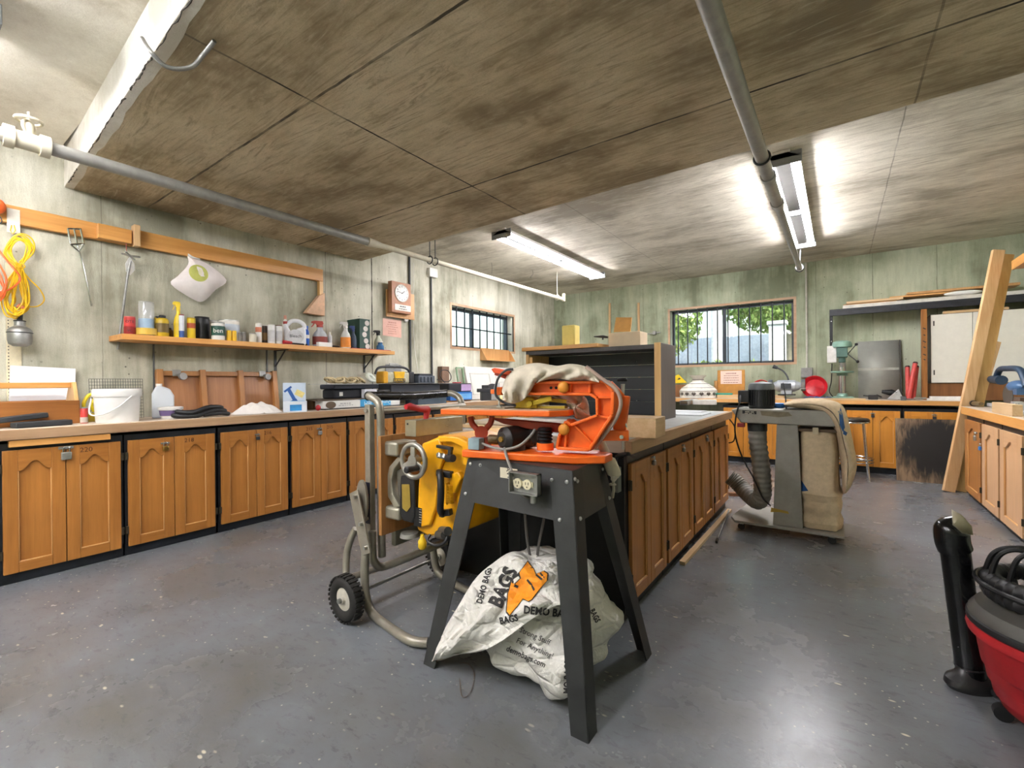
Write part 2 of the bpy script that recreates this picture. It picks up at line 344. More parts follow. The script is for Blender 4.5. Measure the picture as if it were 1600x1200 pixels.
# ---------------------------------------------------------------- windows
FRAME = P('#4b5056', .4, .3); WF = wood('window_surround', '#c9a583', '#a68163', 'x')
def window(n, axis, h, wallc, sgn, nb, cross, pc):
    u0, u1, z0, z1 = h
    def bx(b, ua, ub, ta, tb, za, zb, m=0):
        ta, tb = sorted((wallc+sgn*ta, wallc+sgn*tb))
        return b.box(ta, tb, ua, ub, za, zb, m) if axis == 'y' else b.box(ua, ub, ta, tb, za, zb, m)
    b = MB()
    for q in ((u0, u1, z0, z0+.035), (u0, u1, z1-.04, z1), (u0, u0+.035, z0, z1), (u1-.035, u1, z0, z1)): bx(b, q[0], q[1], .13, .19, q[2], q[3])
    mid = u0+(u1-u0)*pc; bx(b, mid-.025, mid+.025, .125, .185, z0, z1)
    o = struct('window_%d' % n, b, FRAME, bevel=.004)
    b = MB()
    bx(b, u0+.03, mid, .155, .159, z0+.03, z1-.035); bx(b, mid, u1-.03, .165, .169, z0+.03, z1-.035)
    struct('pane', b, PANE, parent=o)
    b = MB(); t = .035
    for q in ((u0-t, u1+t, z1, z1+t), (u0-t, u1+t, z0-t, z0), (u0-t, u0, z0, z1), (u1, u1+t, z0, z1)): bx(b, q[0], q[1], -.006, .02, q[2], q[3])
    struct('surround', b, WF, parent=o)
    g0 = MB()
    for i in range(nb):
        u = u0+(u1-u0)*(i+.8)/(nb+.6); bx(g0, u-.008, u+.008, .03, .046, z0-.02, z1+.01)
    if cross: bx(g0, u0, u1, .046, .056, z0+(z1-z0)*.5-.01, z0+(z1-z0)*.5+.01)
    struct('security_bars', g0, P('#2c3036', .4, .5), parent=o)
    return o
window(1, 'y', W1, WL, -1, 8, True, .4)
window(2, 'x', W2, WB, 1, 11, False, .46)
# ---------------------------------------------------------------- outside
def foliage(mb, c, r, n, s):
    for i in range(n):
        d = Vector((random.gauss(0, 1), random.gauss(0, 1), random.gauss(0, 1))).normalized()
        p = Vector(c)+Vector((d.x*r[0], d.y*r[1], d.z*r[2]))*random.uniform(.55, 1)
        q = Euler((random.uniform(0, 6), random.uniform(0, 6), random.uniform(0, 6))).to_matrix()
        k = s*random.uniform(.6, 1.4)
        mb.add([p+q@Vector(v)*k for v in ((-1, 0, 0), (0, -.5, .12), (1.3, 0, 0), (0, .5, .12))], [(0, 1, 2, 3)], random.randint(0, 1))
LEAF = [P('#7f9a4a', .6), P('#a3b765', .6)]; BARK = P('#8d8069', .9)
struct('ground', MB().box(-14, 14, WB+.3, 40, .6, 1.0), P('#868c93', .9))  # outdoor haze is painted into this blue-grey
struct('ground.001', MB().box(-14, WL-.3, -4, WB+.3, .9, 1.25), P('#b7b8b2', .9))
def tree(c, r, n, h, label):
    t = thing('tree', label, 'tree', (c[0], c[1], 1.0))
    part('trunk', MB().tube(smooth_path([(c[0], c[1], 1.0), (c[0]+.06, c[1], 1+h*.5), (c[0], c[1], c[2])], 5), [.14-.006*i for i in range(11)], 10), BARK, t)
    b = MB(); foliage(b, c, r, n*3, .06); part('foliage', b, LEAF, t, smooth=False)
tree((-4.4, 13.3, 2.9), (1.35, 1.1, 1.15), 2600, 1.3, 'round bushy tree seen through left half of back window')
tree((-1.0, 13.2, 3.4), (1.7, 1.2, 1.1), 3400, 2.2, 'wide leafy tree seen through right half of back window')
single('garden_wall', MB().box(-12, 4, 15.5, 15.8, 1.0, 2.55), P('#a4afc0', .9), 'long low wall with haze tinted into its grey behind the trees outside back window', 'wall')  # bluish base colour stands in for haze in the distance
t = thing('gate_pillar', 'pale square pillar outside right half of back window', 'pillar', (-1.02, 10.6, 1))
part('shaft', MB().box(-1.12, -.84, 10.45, 10.75, 1, 2.28), P('#dcdad4', .9), t); part('cap', MB().box(-1.15, -.81, 10.42, 10.78, 2.28, 2.35), P('#cfcdc6', .9), t)
single('utility_pole', MB().cyl((-2.2, 11, 1), (-2.2, 11, 5), .12, .1), P('#e2ded6', .8), 'pale upright pole outside middle of back window', 'pole')
b = MB()
foliage(b, (-2.2, 10.2, 1.3), (.5, .3, .3), 240, .08); foliage(b, (-1.3, 10.1, 1.25), (.5, .3, .3), 260, .08)
tag(part('shrubs', b, LEAF, smooth=False), 'low green shrubs growing outside just below the back window', 'shrub', kind='stuff')
t = thing('house', 'pale house with sloped roof seen through small left window', 'house', (-13, 6.5, 1.2))
part('wall', MB().box(-15, -12.2, 2, 12, 1.2, 3.1), P('#e6e4de', .9), t)
part('roof', MB().prism([(-15.4, 3.05), (-11.7, 3.05), (-11.7, 3.2), (-13.5, 4.2), (-15.4, 3.2)], 'y', 1.6, 12.4), P('#9b9a98', .9), t)
part('window', MB().box(-12.2, -12.15, 6.2, 7.6, 2.1, 2.9), P('#7d8a94', .2), t)
b = MB(); foliage(b, (-9.5, 8.6, 1.6), (.6, 1.4, .5), 500, .1); foliage(b, (-9.5, 6.2, 1.5), (.5, .8, .4), 240, .1)
tag(part('hedge', b, LEAF, smooth=False), 'green hedge in front of house outside small left window', 'hedge', kind='stuff')
# ---------------------------------------------------------------- ceiling lights
def light(x, y0_, y1_, label, zc=ZC, tm=TUBE):
    t = thing('fluorescent_light', label, 'light', (x, (y0_+y1_)/2, zc-.1), group='fluorescent ceiling lights')
    b = MB(); b.box(x-.055, x+.055, y0_, y1_, zc-.06, zc-.002); b.prism([(x-.118, zc-.064), (x-.055, zc-.03), (x+.055, zc-.03), (x+.118, zc-.064), (x+.116, zc-.067), (x+.05, zc-.06), (x-.05, zc-.06), (x-.116, zc-.067)], 'y', y0_, y1_)
    part('housing', b, WHITE, t)
    ym = (y0_+y1_)/2
    for yy in (y0_, y1_-.012): part('end_plate', MB().box(x-.13, x+.13, yy, yy+.012, zc-.11, zc-.02), GREY, t, bevel=.003)
    part('socket_bracket', MB().box(x-.1, x+.1, ym-.02, ym+.02, zc-.105, zc-.055), GREY, t, bevel=.003)
    for s in (-1, 1):
        for ya, yb in ((y0_+.02, ym-.025), (ym+.025, y1_-.02)):
            part('tube', MB().cyl((x+s*.072, ya, zc-.087), (x+s*.072, yb, zc-.087), .0165, n=12), tm, t)
light(-3.0, 4.03, 6.5, 'long twin-tube fluorescent light nearer the left wall', tm=TUBE_DIM)
light(-.33, 3.92, 6.52, 'long twin-tube fluorescent light beside the bare pipe near middle of ceiling')
light(-3.1, -2.0, .35, 'twin-tube fluorescent light on pale near ceiling left of the camera')
light(-1.4, -2.2, .1, 'twin-tube fluorescent light on pale near ceiling above the camera')
# ---------------------------------------------------------------- pipes
PIPE = P('#a3a29c', .5, .35, .12); PIPEL = P('#cfc8b2', .6, 0, .08)
zp = 2.47
p0, p1 = A(0, 212, Z=zp), A(885, 468, Z=zp); XL = (p0.x+p1.x)/2
t = thing('sprinkler_pipe', 'long pale pipe slung along left wall, valve at near end', 'pipe', (XL, 3.2, zp))
ys = A(585, 382, X=XL).y
part('pipe', MB().cyl((XL, -2.5, zp), (XL, ys, zp), .036), PIPE, t)
part('thin_pipe', MB().cyl((XL, ys-.05, zp), (XL, 6.35, zp), .026).cyl((XL, 6.35, zp-.03), (XL, 6.35, zp+.09), .026).cyl((XL, ys-.08, zp), (XL, ys+.06, zp), .044, .03), PIPEL, t, label='narrower cream painted far length')
yv = A(45, 212, X=XL).y
b = MB()
for dy in (-.075, .06): b.cyl((XL, yv+dy-.02, zp), (XL, yv+dy+.02, zp), .058)
b.cyl((XL, yv-.08, zp), (XL, yv+.07, zp), .046).cyl((XL, yv, zp+.03), (XL, yv, zp+.1), .02)
v = part('valve', b, PIPEL, t)
part('valve_wheel', MB().torus((XL, yv, zp+.115), .05, .008).cyl((XL, yv, zp+.1), (XL, yv, zp+.16), .006).torus((XL, yv, zp+.08), .034, .007, Euler((0, R(90), R(40))).to_matrix()), PIPEL, v)
for pxx, zz in ((640, ZC), (585+95, ZC), (870, ZC)):
    yy = A(pxx, 405, X=XL).y
    if zz == ZC and yy < 3.4: yy = 3.45
    part('hanger', MB().cyl((XL, yy, zp+.03), (XL, yy, zz), .005, n=8).torus((XL, yy, zp), .04, .006, Euler((R(90), 0, 0)).to_matrix()), DKSTEEL if pxx < 800 else PIPEL, t)
p0, p1 = A(1122, 66, Z=zp), A(1252, 420, Z=zp); XR = (p0.x+p1.x)/2
t = thing('sprinkler_pipe', 'bare grey pipe slung across ceiling above the dust collector', 'pipe', (XR, 3, zp))
part('pipe', MB().cyl((XR, -2.5, zp), (XR, 4.0, zp), .036), PIPE, t)
part('thin_pipe', MB().cyl((XR, 3.95, zp), (XR, 6.3, zp), .028).cyl((XR, 6.28, zp), (XR, 6.36, zp), .04), PIPE, t)
for yy in (3.36, 3.9): part('coupling', MB().cyl((XR, yy-.03, zp), (XR, yy+.03, zp), .044), PIPE, t)
for yy, zz, dy in ((3.05, ZB, 0), (6.3, ZC, .34)):
    part('hanger', MB().cyl((XR, yy, zp+.03), (XR, yy+dy, zz), .006, n=8).torus((XR, yy, zp), .042, .006, Euler((R(90), 0, 0)).to_matrix()), DKSTEEL, t)
# flexible metal conduit looping below the painted edge
t = single('flexible_conduit', MB().tube(smooth_path([A(222, 60, Z=2.56), A(235, 80, Z=2.5), A(262, 105, Z=2.47), A(298, 105, Z=2.5), A(318, 85, Z=2.56), A(335, 64, Z=2.59)], 10), .009, 10), GALV, 'spiral metal conduit looping below white painted ceiling edge', 'conduit')
# wall conduits
single('wall_wire', MB().tube(smooth_path([(WL+.03, A(644, 430, X=WL).y, 2.75), (WL+.03, A(643, 470, X=WL).y, 2.3), (WL+.03, A(644, 520, X=WL).y, 1.8), (WL+.03, A(650, 570, X=WL).y, 1.35), (WL+.03, A(654, 590, X=WL).y, 1.2)], 6), .004, 6), P('#d6d3ca', .5), 'thin pale wire running down left wall beside the clock conduit', 'wire')
def conduit(px, ztop, zbot, label, y=None, wide=.012):
    yy = A(px, 480, X=WL+.02).y
    single('wall_conduit', MB().cyl((WL+.02, yy, zbot), (WL+.02, yy, ztop), wide, n=10), DKSTEEL, label, 'conduit')
    return yy
yc1 = conduit(640.5, 2.84, 1.1, 'dark conduit running up left wall behind the wooden clock', wide=.014)
yc2 = conduit(674, 2.62, 1.0, 'dark conduit up left wall below small white box', wide=.012)
single('junction_box', MB().box(WL+.002, WL+.06, yc2-.06, yc2+.09, 2.62, 2.74), WHITE, 'small white electrical box high on left wall under the pipe', 'box', bevel=.004)
xc = A(1260, 480, Y=WB-.02).x
t = thing('wall_conduit', 'pale conduit from ceiling to outlet box on back wall', 'conduit', (xc, WB-.02, 1.1))
part('tube', MB().cyl((xc, WB-.02, 1.32), (xc, WB-.02, 2.85), .012, n=10), P('#c9c7bb', .5), t)
part('outlet_box', MB().box(xc-.07, xc+.07, WB-.07, WB-.003, 1.2, 1.34), GALV, t, bevel=.004)
# ---------------------------------------------------------------- cabinets
BEAD = wood('worn_bead', '#d7a76c', '#b98248', 'z')
def door(name, w_, h, parent, x0, z0, wide=.065, mats=(OAK, OAKX), marks=None, arch=.055, markx=.5, hinge=None, y=0):
    """door in cabinet-local coordinates: front face toward -y, lower left corner x0,z0"""
    b = MB(); th = .02; ya, yb = y-th, y
    b.box(x0, x0+wide, ya, yb, z0, z0+h); b.box(x0+w_-wide, x0+w_, ya, yb, z0, z0+h)
    b.box(x0+wide, x0+w_-wide, ya, yb, z0, z0+.06, 1)
    n = 20; zt = z0+h-.125; poly = [(x0+wide, z0+h)]
    for i in range(n+1):
        t = i/n; k = abs(2*t-1); e = 0 if k > .86 else .5+.5*math.cos(math.pi*k/.86)
        poly.append((x0+wide+(w_-2*wide)*t, zt+arch*e))
    poly.append((x0+w_-wide, z0+h)); b.prism(poly, 'y', ya, yb, 1)
    b.box(x0+wide-.006, x0+w_-wide+.006, ya+.013, yb-.001, z0+.05, z0+h-.05)
    bw = .005; x1_, x2_, z1_ = x0+wide, x0+w_-wide, z0+.06; yq = ya+.002
    b.box(x1_, x1_+bw, yq, ya+.012, z1_, zt, 2); b.box(x2_-bw, x2_, yq, ya+.012, z1_, zt, 2); b.box(x1_+bw, x2_-bw, yq, ya+.012, z1_, z1_+bw, 2)
    d = part(name, b, list(mats)+[BEAD], parent, local=True, bevel=.0022)
    if hinge is not None:
        for zz in (z0+.09, z0+h-.13):
            hx = x0+w_+.006 if hinge > 0 else x0-.006
            part('hinge', MB().box(hx-.011, hx+.011, ya+.002, ya+.012, zz, zz+.05).cyl((hx, ya-.001, zz), (hx, ya-.001, zz+.05), .005, n=8), P('#4a4234', .5, .6), d, local=True)
    if marks:
        Mx = basis(parent); loc = Mx@Vector((x0+w_*markx, ya-.0008, z0+h-.035)); q = Mx.to_3x3()
        lettering(marks, .042, loc, q@Vector((1, 0, 0)), (0, 0, 1), P('#4f2c12', .8), d, 'pencilled_number')
    return d
def cabinet(label, loc, rz, w_, depth, zb, zt, body_top, group, mats=(OAK, OAKX), marks=(None, None), two=True, wide=.062, kick=True, dw=None, front_gap=.015):
    c = thing('base_cabinet', label, 'cabinet', loc, rz, group)
    b = MB(); b.box(0, w_, .001, depth, .09, body_top); part('body', b, KICK, c, local=True)
    part('kickboard', MB().box(0, w_, .012, .03, 0, .09), KICK, c, local=True)
    n = 2 if two else 1; g_ = front_gap; ww = (w_-2*g_-.004*(n-1))/n
    for i in range(n):
        door('door', ww, zt-zb, c, g_+i*(ww+.004), zb, wide, mats, marks[i], hinge=(1 if i == n-1 else -1), markx=.35 if i else .6)
    return c
def padlock(loc, nrm, label, mat=STEEL, s=1.0, hasp=True):
    s *= .78
    """padlock hanging on a hasp; nrm points out of the door"""
    n = Vector(nrm); t_ = Vector((0, 0, 1)).cross(n).normalized(); q = Matrix((t_, n, Vector((0, 0, 1)))).transposed()
    t = thing('padlock', label, 'padlock', Vector(loc)-Vector((0, 0, .05*s)), group='padlocks on cabinet doors')
    T = Matrix.Translation(Vector(loc)+n*.012)@q.to_4x4()
    b = MB().box(-.021*s, .021*s, -.009, .009, -.055*s, -.014*s); part('body', b.xf(T), mat, t, bevel=.005)
    part('shackle', MB().tube([(-.013*s, 0, -.016*s)]+[(.013*s*math.cos(a), 0, .004+.013*s*math.sin(a)) for a in [math.pi*(1-i/8) for i in range(9)]]+[(.013*s, 0, -.016*s)], .0035*s, 8).xf(T), CHROME, t)
    if hasp: part('hasp', MB().box(-.03*s, .03*s, -.011, -.007, .002*s, .016*s).cyl((.0, -.009, .011*s), (0, .006, .011*s), .006*s, n=10).xf(T), GALV, t)
    return t
XF = -3.98                       # front of left-hand cabinets
LC = [(-.16, .415), (.43, 1.0), (1.01, 1.575), (1.59, 2.155), (2.165, 2.745), (2.755, 3.33), (3.345, 3.92), (3.93, 4.51), (4.52, 5.1), (5.11, 5.69), (5.7, 6.28), (6.29, 6.87)]
lc_txt = ['oak base cabinet left of the one marked 220, half out of frame', 'oak base cabinet with 220 pencilled on its right door, nearest on left', 'second oak base cabinet from the left, brass padlock on chunky chain', 'third oak base cabinet from the left, round black knob lock', 'fourth oak base cabinet from the left, wide silver hasp', 'fifth oak base cabinet from the left, beside the folded table saw']
mk = [(None, None), (None, '220'), (None, '218'), (None, '216'), ('215', '215'), (None, None)]
for i, (a, b_) in enumerate(LC):
    cabinet(lc_txt[i] if i < 6 else ['sixth', 'seventh', 'eighth', 'ninth', 'tenth', 'eleventh'][i-6]+' oak base cabinet along the left wall, counting from the frame edge', (XF, a, 0), R(90), b_-a, .55, .065, .79, .83, 'oak base cabinets along the left wall', marks=mk[i] if i < 6 else (None, None))
# dark toe rail and worktop
WTL = .915
b = MB().box(WL+.003, -3.935, -.3, 7.1, WTL-.064, WTL); b.m = [0, 1, 0, 0, 0, 0]
b.m = [1 if all(abs(b.v[k].x+3.935) < 1e-4 for k in f) else 0 for f in b.f]
single('worktop', b, [BENCH, BENCHE], 'long worn pale wooden worktop over the left-hand cabinets', 'worktop', bevel=.005)
single('filler_board', MB().box(-3.978, -3.945, .47, .93, WTL-.105, WTL-.066), PINE, 'strip of bare wood under left worktop edge above cabinet 220', 'board', bevel=.002)
padlock(A(103, 702, X=XF+.02), (1, 0, 0), 'silver padlock on the nearest left-hand cabinet beside 220', STEEL, 1.5)
padlock(A(258, 694, X=XF+.02), (1, 0, 0), 'brass padlock on second left-hand cabinet', BRASS, 1.15)
padlock(A(402, 680, X=XF+.02), (1, 0, 0), 'small dark padlock on third left-hand cabinet', DKSTEEL, .9)
padlock(A(499, 671, X=XF+.02), (1, 0, 0), 'grey padlock on fourth left-hand cabinet', GALV, 1.15)
padlock(A(579, 660, X=XF+.02), (1, 0, 0), 'grey padlock on fifth left-hand cabinet near saw handle', GALV, 1.1)
# island
XI = -.85; IC = [(2.16, 2.745), (2.755, 3.365), (3.375, 4.01), (4.02, 4.62)]
itxt = ['nearest island cabinet with tall dark oak doors', 'second island cabinet from the near end', 'third island cabinet from the near end', 'farthest island cabinet, next to the dust collector hose']
for (a, b_), s in zip(IC, itxt):
    cabinet(s, (XI, a, 0), R(90), b_-a, .55, .07, .755, .80, 'island cabinets facing the aisle', (OAKR, OAKRX), wide=.055)
WTI = .878; XI0 = -2.05
single('island_back_cabinets', MB().box(XI0, XI-.56, 2.16, 4.62, .0, .80), BLACK, 'black painted rear half of the island under the worktop', 'cabinet')
single('island_end_panel', MB().box(XI0, XI, 2.125, 2.155, 0, .80), BLACK, 'black panel closing the near end of the island', 'panel')
single('island_support_strip', MB().box(XI0+.02, XI+.01, 2.13, 4.6, .802, .815), BLACK, 'thin black strip between the island cabinets and their worktop', 'strip')
LAM = P('#b9bbbc', .4, 0, .14, 8)
t = thing('island_worktop', 'grey island worktop with wood edging under the black box', 'worktop', (-1.4, 3.3, WTI))
part('top', MB().box(XI0, -.83, 2.12, 4.6, WTI-.062, WTI), LAM, t)
for nm, q, mt in (('edging', (-.83, -.795, 2.09, 4.625, WTI-.062, WTI+.001), BENCHE), ('edging', (XI0, -.83, 2.09, 2.12, WTI-.062, WTI+.001), BENCHX), ('edging', (XI0, -.83, 4.6, 4.625, WTI-.062, WTI+.001), BENCHX)):
    part(nm, MB().box(*q), mt, t, bevel=.004)
for i, (px, py) in enumerate(((1019, 716), (1066, 697), (1103, 682))):
    padlock(A(px, py, X=XI+.02), (1, 0, 0), ['small padlock on nearest island cabinet', 'small padlock on second island cabinet', 'small padlock on third island cabinet'][i], GALV, .85)
# back counter
BY = 7.22; BC = [(-4.0+.0, -3.42), (-2.6, -2.02), (-2.01, -1.43), (-1.42, -.84), (-.83, -.25), (-.24, .335-.22)]
bc = [(-1.37, -.83), (-.82, -.28), (-.27, .065), (.075, .625), (.635, 1.19)]
btxt = ['bright oak cabinet on back wall behind the island corner', 'bright oak cabinet on back wall behind the dust collector hose', 'narrow oak cabinet on back wall behind the canvas bag', 'bright oak cabinet on back wall behind the bar stool', 'bright oak cabinet on back wall behind black stained board']
OAKB = wood('oak_bright', '#d69238', '#ae6c1c', 'z'); OAKBX = wood('oak_bright_rail', '#d69238', '#ae6c1c', 'x')
for (a, b_), s in zip(bc, btxt):
    cabinet(s, (a, BY, 0), 0, b_-a, .6, .08, .775, .81, 'oak cabinets along the back wall', (OAKB, OAKBX), two=(b_-a) > .4)
b = MB().box(-3.9, 1.25, 7.17, WB-.003, .85, .905); b.m = [1 if all(abs(b.v[k].y-7.17) < 1e-4 for k in f) else 0 for f in b.f]
single('worktop', b, [BENCHX, PINEX], 'wooden worktop along back wall under the large window', 'worktop', bevel=.004)
padlock((.35, BY-.02, .735), (0, -1, 0), 'small black padlock on back cabinet behind the stool', DKSTEEL, 1)
padlock((.915, BY-.02, .735), (0, -1, 0), 'small black padlock on back cabinet above the black board', DKSTEEL, 1)
# right-hand run
OAKP = wood('oak_pale', '#d4aa80', '#b58a62', 'z'); OAKPX = wood('oak_pale_rail', '#d4aa80', '#b58a62', 'x')
XRF = 1.05
for (a, b_), s in zip([(5.73, 6.36), (5.17, 5.7), (4.59, 5.15), (4.0, 4.57)], ['pale oak cabinet farthest along right side, reddish door', 'middle pale oak cabinet on right side with padlock', 'pale oak cabinet on right side nearest the frame edge', 'pale oak cabinet on right side just beyond the frame edge']):
    cabinet(s, (XRF, b_, 0), R(-90), b_-a, .6, .05, .76, .80, 'pale oak cabinets on the right side', (OAKP, OAKPX) if a < 5.7 else (OAKR, OAKRX), two=False, wide=.1)
b = MB().box(1.02, WR-.003, 3.95, 6.45, .805, .88); b.m = [1 if all(abs(b.v[k].x-1.02) < 1e-4 for k in f) else 0 for f in b.f]
single('worktop', b, [BENCH, PINE], 'pale wooden worktop on right side under the blue saw', 'worktop', bevel=.004)
padlock(A(1526, 678, X=XRF-.02), (-1, 0, 0), 'silver padlock hanging on right-hand cabinet beside leaning timber', STEEL, 1.5)
padlock(A(1534, 699, X=XRF-.02)+Vector((0, 0, .02)), (-1, 0, 0), 'blue-bodied padlock on right-hand cabinet below silver one', BLUE, 1.1, hasp=False)
# ---------------------------------------------------------------- left wall: rail board and what hangs on it
XB = WL+.045
t = thing('rail_board', 'long pine board screwed along left wall with triangular drop end', 'board', (XB-.02, 1.5, 2.3))
ya, yb = -.6, A(215, 360, X=XB).y
def pz(px, py): v = A(px, py, X=XB); return v.y, v.z
part('plank', MB().box(WL+.002, XB, -.6, A(212, 360, X=XB).y, 2.265, 2.385), PINE, t, bevel=.004)
y1_ = A(505, 430, X=XB).y
part('plank', MB().box(WL+.002, XB, A(216, 370, X=XB).y, y1_, 2.27, 2.40), PINE, t, bevel=.004)
part('joint_block', MB().box(XB, XB+.05, A(150, 355, X=XB).y, A(203, 365, X=XB).y, 2.268, 2.375), PINE, t, bevel=.004)
part('joint_strap', MB().box(XB, XB+.07, A(205, 365, X=XB).y, A(215, 365, X=XB).y, 2.255, 2.42), LUMZ, t, bevel=.003)
part('drop_leg', MB().box(WL+.002, XB, y1_-.045, y1_, 2.0, 2.27), PINEZ, t, bevel=.003)
q0, q1, q2, q3 = pz(476, 489), pz(506, 494), pz(506, 458), pz(498, 462)
part('gusset', MB().prism([q0, q1, q2, q3], 'x', WL+.002, XB+.02), P('#d9b08e', .6), t, bevel=.002)
# yellow extension cord hung in a bundle, pale hanging strip, bulb lamp
def wcoil(loops, mat, r, x=WL+.06):
    b = MB()
    for pts in loops: b.tube(smooth_path([A(px, py, X=x+dx) for px, py, dx in pts], 8), r, 7)
    return b
random.seed(3)
L = []
for i in range(8):   # upper loop round (33,385), gathered at (30,415)
    j = lambda s=3.4: random.uniform(-s, s)
    w_ = 3+3.4*i; h_ = 10-i*1.4
    L.append([(28+j(), 416+j(), random.uniform(0, .04)), (18-w_*.4+j(), 392+j(), .02), (25+j(), 367+h_+j(), .05), (36+w_*.5+j(), 372+h_+j(), .05), (40+w_*.45+j(3), 392+j(), .04), (33+j(), 412+j(), .02)])
for i in range(14):  # lower, longer loops
    j = lambda s=4.5: random.uniform(-s, s)
    f = .25+.75*((i*5) % 14)/13; g_ = random.uniform(0, .06)
    L.append([(29+j(), 414+j(), g_), (28-14*f+j(), 445+j(), g_), (28-24*f+j(), 470+j(), g_), (27-14*f+j(), 478+12*f+j(), g_+.02), (30+j(), 482+14*f+j(), g_+.02), (31+15*f+j(), 476+j(5), g_+.01), (30+12*f+j(), 448+j(), g_), (31+j(), 417+j(), g_)])
L.append([(33, 420, .03), (46, 436, .04), (62, 452, .05), (69, 468, .05), (60, 478, .05), (44, 479, .05), (32, 474, .05)])
L.append([(22, 412, .06), (28, 417, .07), (38, 418, .06), (36, 413, .05), (24, 411, .04)])
t = thing('extension_cord', 'coiled yellow extension cord hung from rail on left wall', 'cord', A(30, 495, X=WL+.05))
part('cord', wcoil(L, None, .0041), YELLOW, t)
part('plug', MB().cyl(A(27, 477, X=WL+.12), A(40, 483, X=WL+.12), .015, .011, 10), P('#cf7a52', .5), t, label='orange plug end')
L = [[(-14, 372, .02), (2, 396, .06), (20, 418, .1), (30, 430, .1), (30, 440, .1), (15, 452, .08), (-5, 458, .05)], [(-14, 395, .02), (2, 418, .05), (10, 438, .09), (5, 458, .09), (-8, 470, .05)], [(-14, 420, .02), (0, 440, .06), (8, 455, .09), (2, 468, .07), (-14, 475, .04)], [(-14, 410, .03), (-2, 425, .06), (6, 450, .09), (-4, 462, .07), (-16, 455, .04)]]
single('extension_cord', wcoil(L, None, .0055), P('#e5672a', .45), 'orange extension cord at left frame edge crossing the yellow one', 'cord')
t = thing('orange_reel', 'orange plastic handle on rail board at left frame edge', 'hook', A(-2, 330, X=XB+.03))
part('body', MB().ell(A(-4, 322, X=XB+.05), (.03, .04, .05)), P('#e5672a', .45), t); part('wire', MB().tube(smooth_path([A(-2, 335, X=XB+.04), A(3, 345, X=XB+.04), A(0, 350, X=XB+.03)], 6), .003, 6), DKSTEEL, t)
ys = A(20, 400, X=WL+.01).y
t = thing('hanging_strip', 'perforated cream metal strip on left wall behind yellow cord', 'strip', (WL+.01, ys, 1.0))
b = MB().box(WL+.002, WL+.012, ys-.035, ys+.035, .93, 2.0); part('strip', b, CREAM, t)
part('top_plate', MB().box(XB+.001, XB+.006, ys-.03, ys+.03, 2.2, 2.36), P('#dcd8ca', .5), t)
b = MB()
for i in range(40): b.box(WL+.012, WL+.0128, ys-.028, ys-.022, .95+i*.022, .957+i*.022)
part('slots', b, INK, t); t.children[-1]['kind'] = 'stuff'
part('hook', MB().tube([A(18, 352, X=XB+.008), A(16, 360, X=XB+.02), A(20, 366, X=XB+.02), A(24, 360, X=XB+.02), A(22, 352, X=XB+.008)], .003, 6), YELLOW, t)
c = A(31, 520, X=WL+.1)
t = thing('metal_canister', 'grey metal canister with black neck hanging below yellow cord', 'canister', c)
part('body', MB().lathe([(.035, -.09), (.055, -.075), (.06, -.05), (.06, .015), (.05, .03), (.028, .045), (.028, .075)], c, 20), GALV, t)
part('neck', MB().lathe([(.03, .0), (.03, .006), (.014, .01), (.016, .05), (.01, .055)], c+Vector((0, 0, .075)), 14), BLACK, t)
part('band', MB().torus(c+Vector((0, 0, .0)), .061, .003), DKSTEEL, t)
# paint mixer, post-hole auger like rod, hanging flour bag
t = thing('mixing_paddle', 'steel mixing paddle with cage head hanging on left wall', 'paddle', A(128, 430, X=WL+.06))
x_ = WL+.075
part('shaft', MB().tube([A(121, 384, X=x_), A(128, 408, X=x_), A(143, 478, X=WL+.02)], [.006, .0075, .006], 10), CHROME, t)
b = MB()
for p, q_ in (((106, 357), (110, 381)), ((116, 358), (121, 384)), ((126, 358), (131, 382)), ((106, 357), (127, 358)), ((110, 382), (132, 381)), ((110, 382), (123, 393)), ((131, 382), (123, 393))):
    b.tube([A(*p, X=x_+.01), A(*q_, X=x_)], .0065, 8)
part('cage', b, CHROME, t)
t = thing('auger_rod', 'long steel rod with crossed top hanging left of the shelf', 'rod', A(195, 460, X=WL+.08))
x_ = WL+.09
part('rod', MB().tube([A(204, 408, X=x_), A(199, 432, X=x_), A(184, 546, X=WL+.03)], [.007, .008, .009], 10), GALV, t)
b = MB(); b.tube([A(190, 396, X=x_), A(203, 400, X=x_), A(219, 402, X=x_)], .0075, 8); b.tube([A(196, 393, X=x_+.05), A(210, 406, X=x_-.03)], .007, 8); part('cross_bar', b, STEEL, t)
part('blade', MB().prism([(A(p, q_, X=x_).y, A(p, q_, X=x_).z) for p, q_ in ((203, 400), (210, 412), (211, 422), (204, 430), (197, 424), (196, 412))], 'x', x_-.008, x_-.003), P('#c9c9c4', .4, .4), t)
part('cord', MB().tube([A(197, 380, X=XB+.05), A(198, 396, X=x_)], .003, 6), P('#a3574d', .8), t)
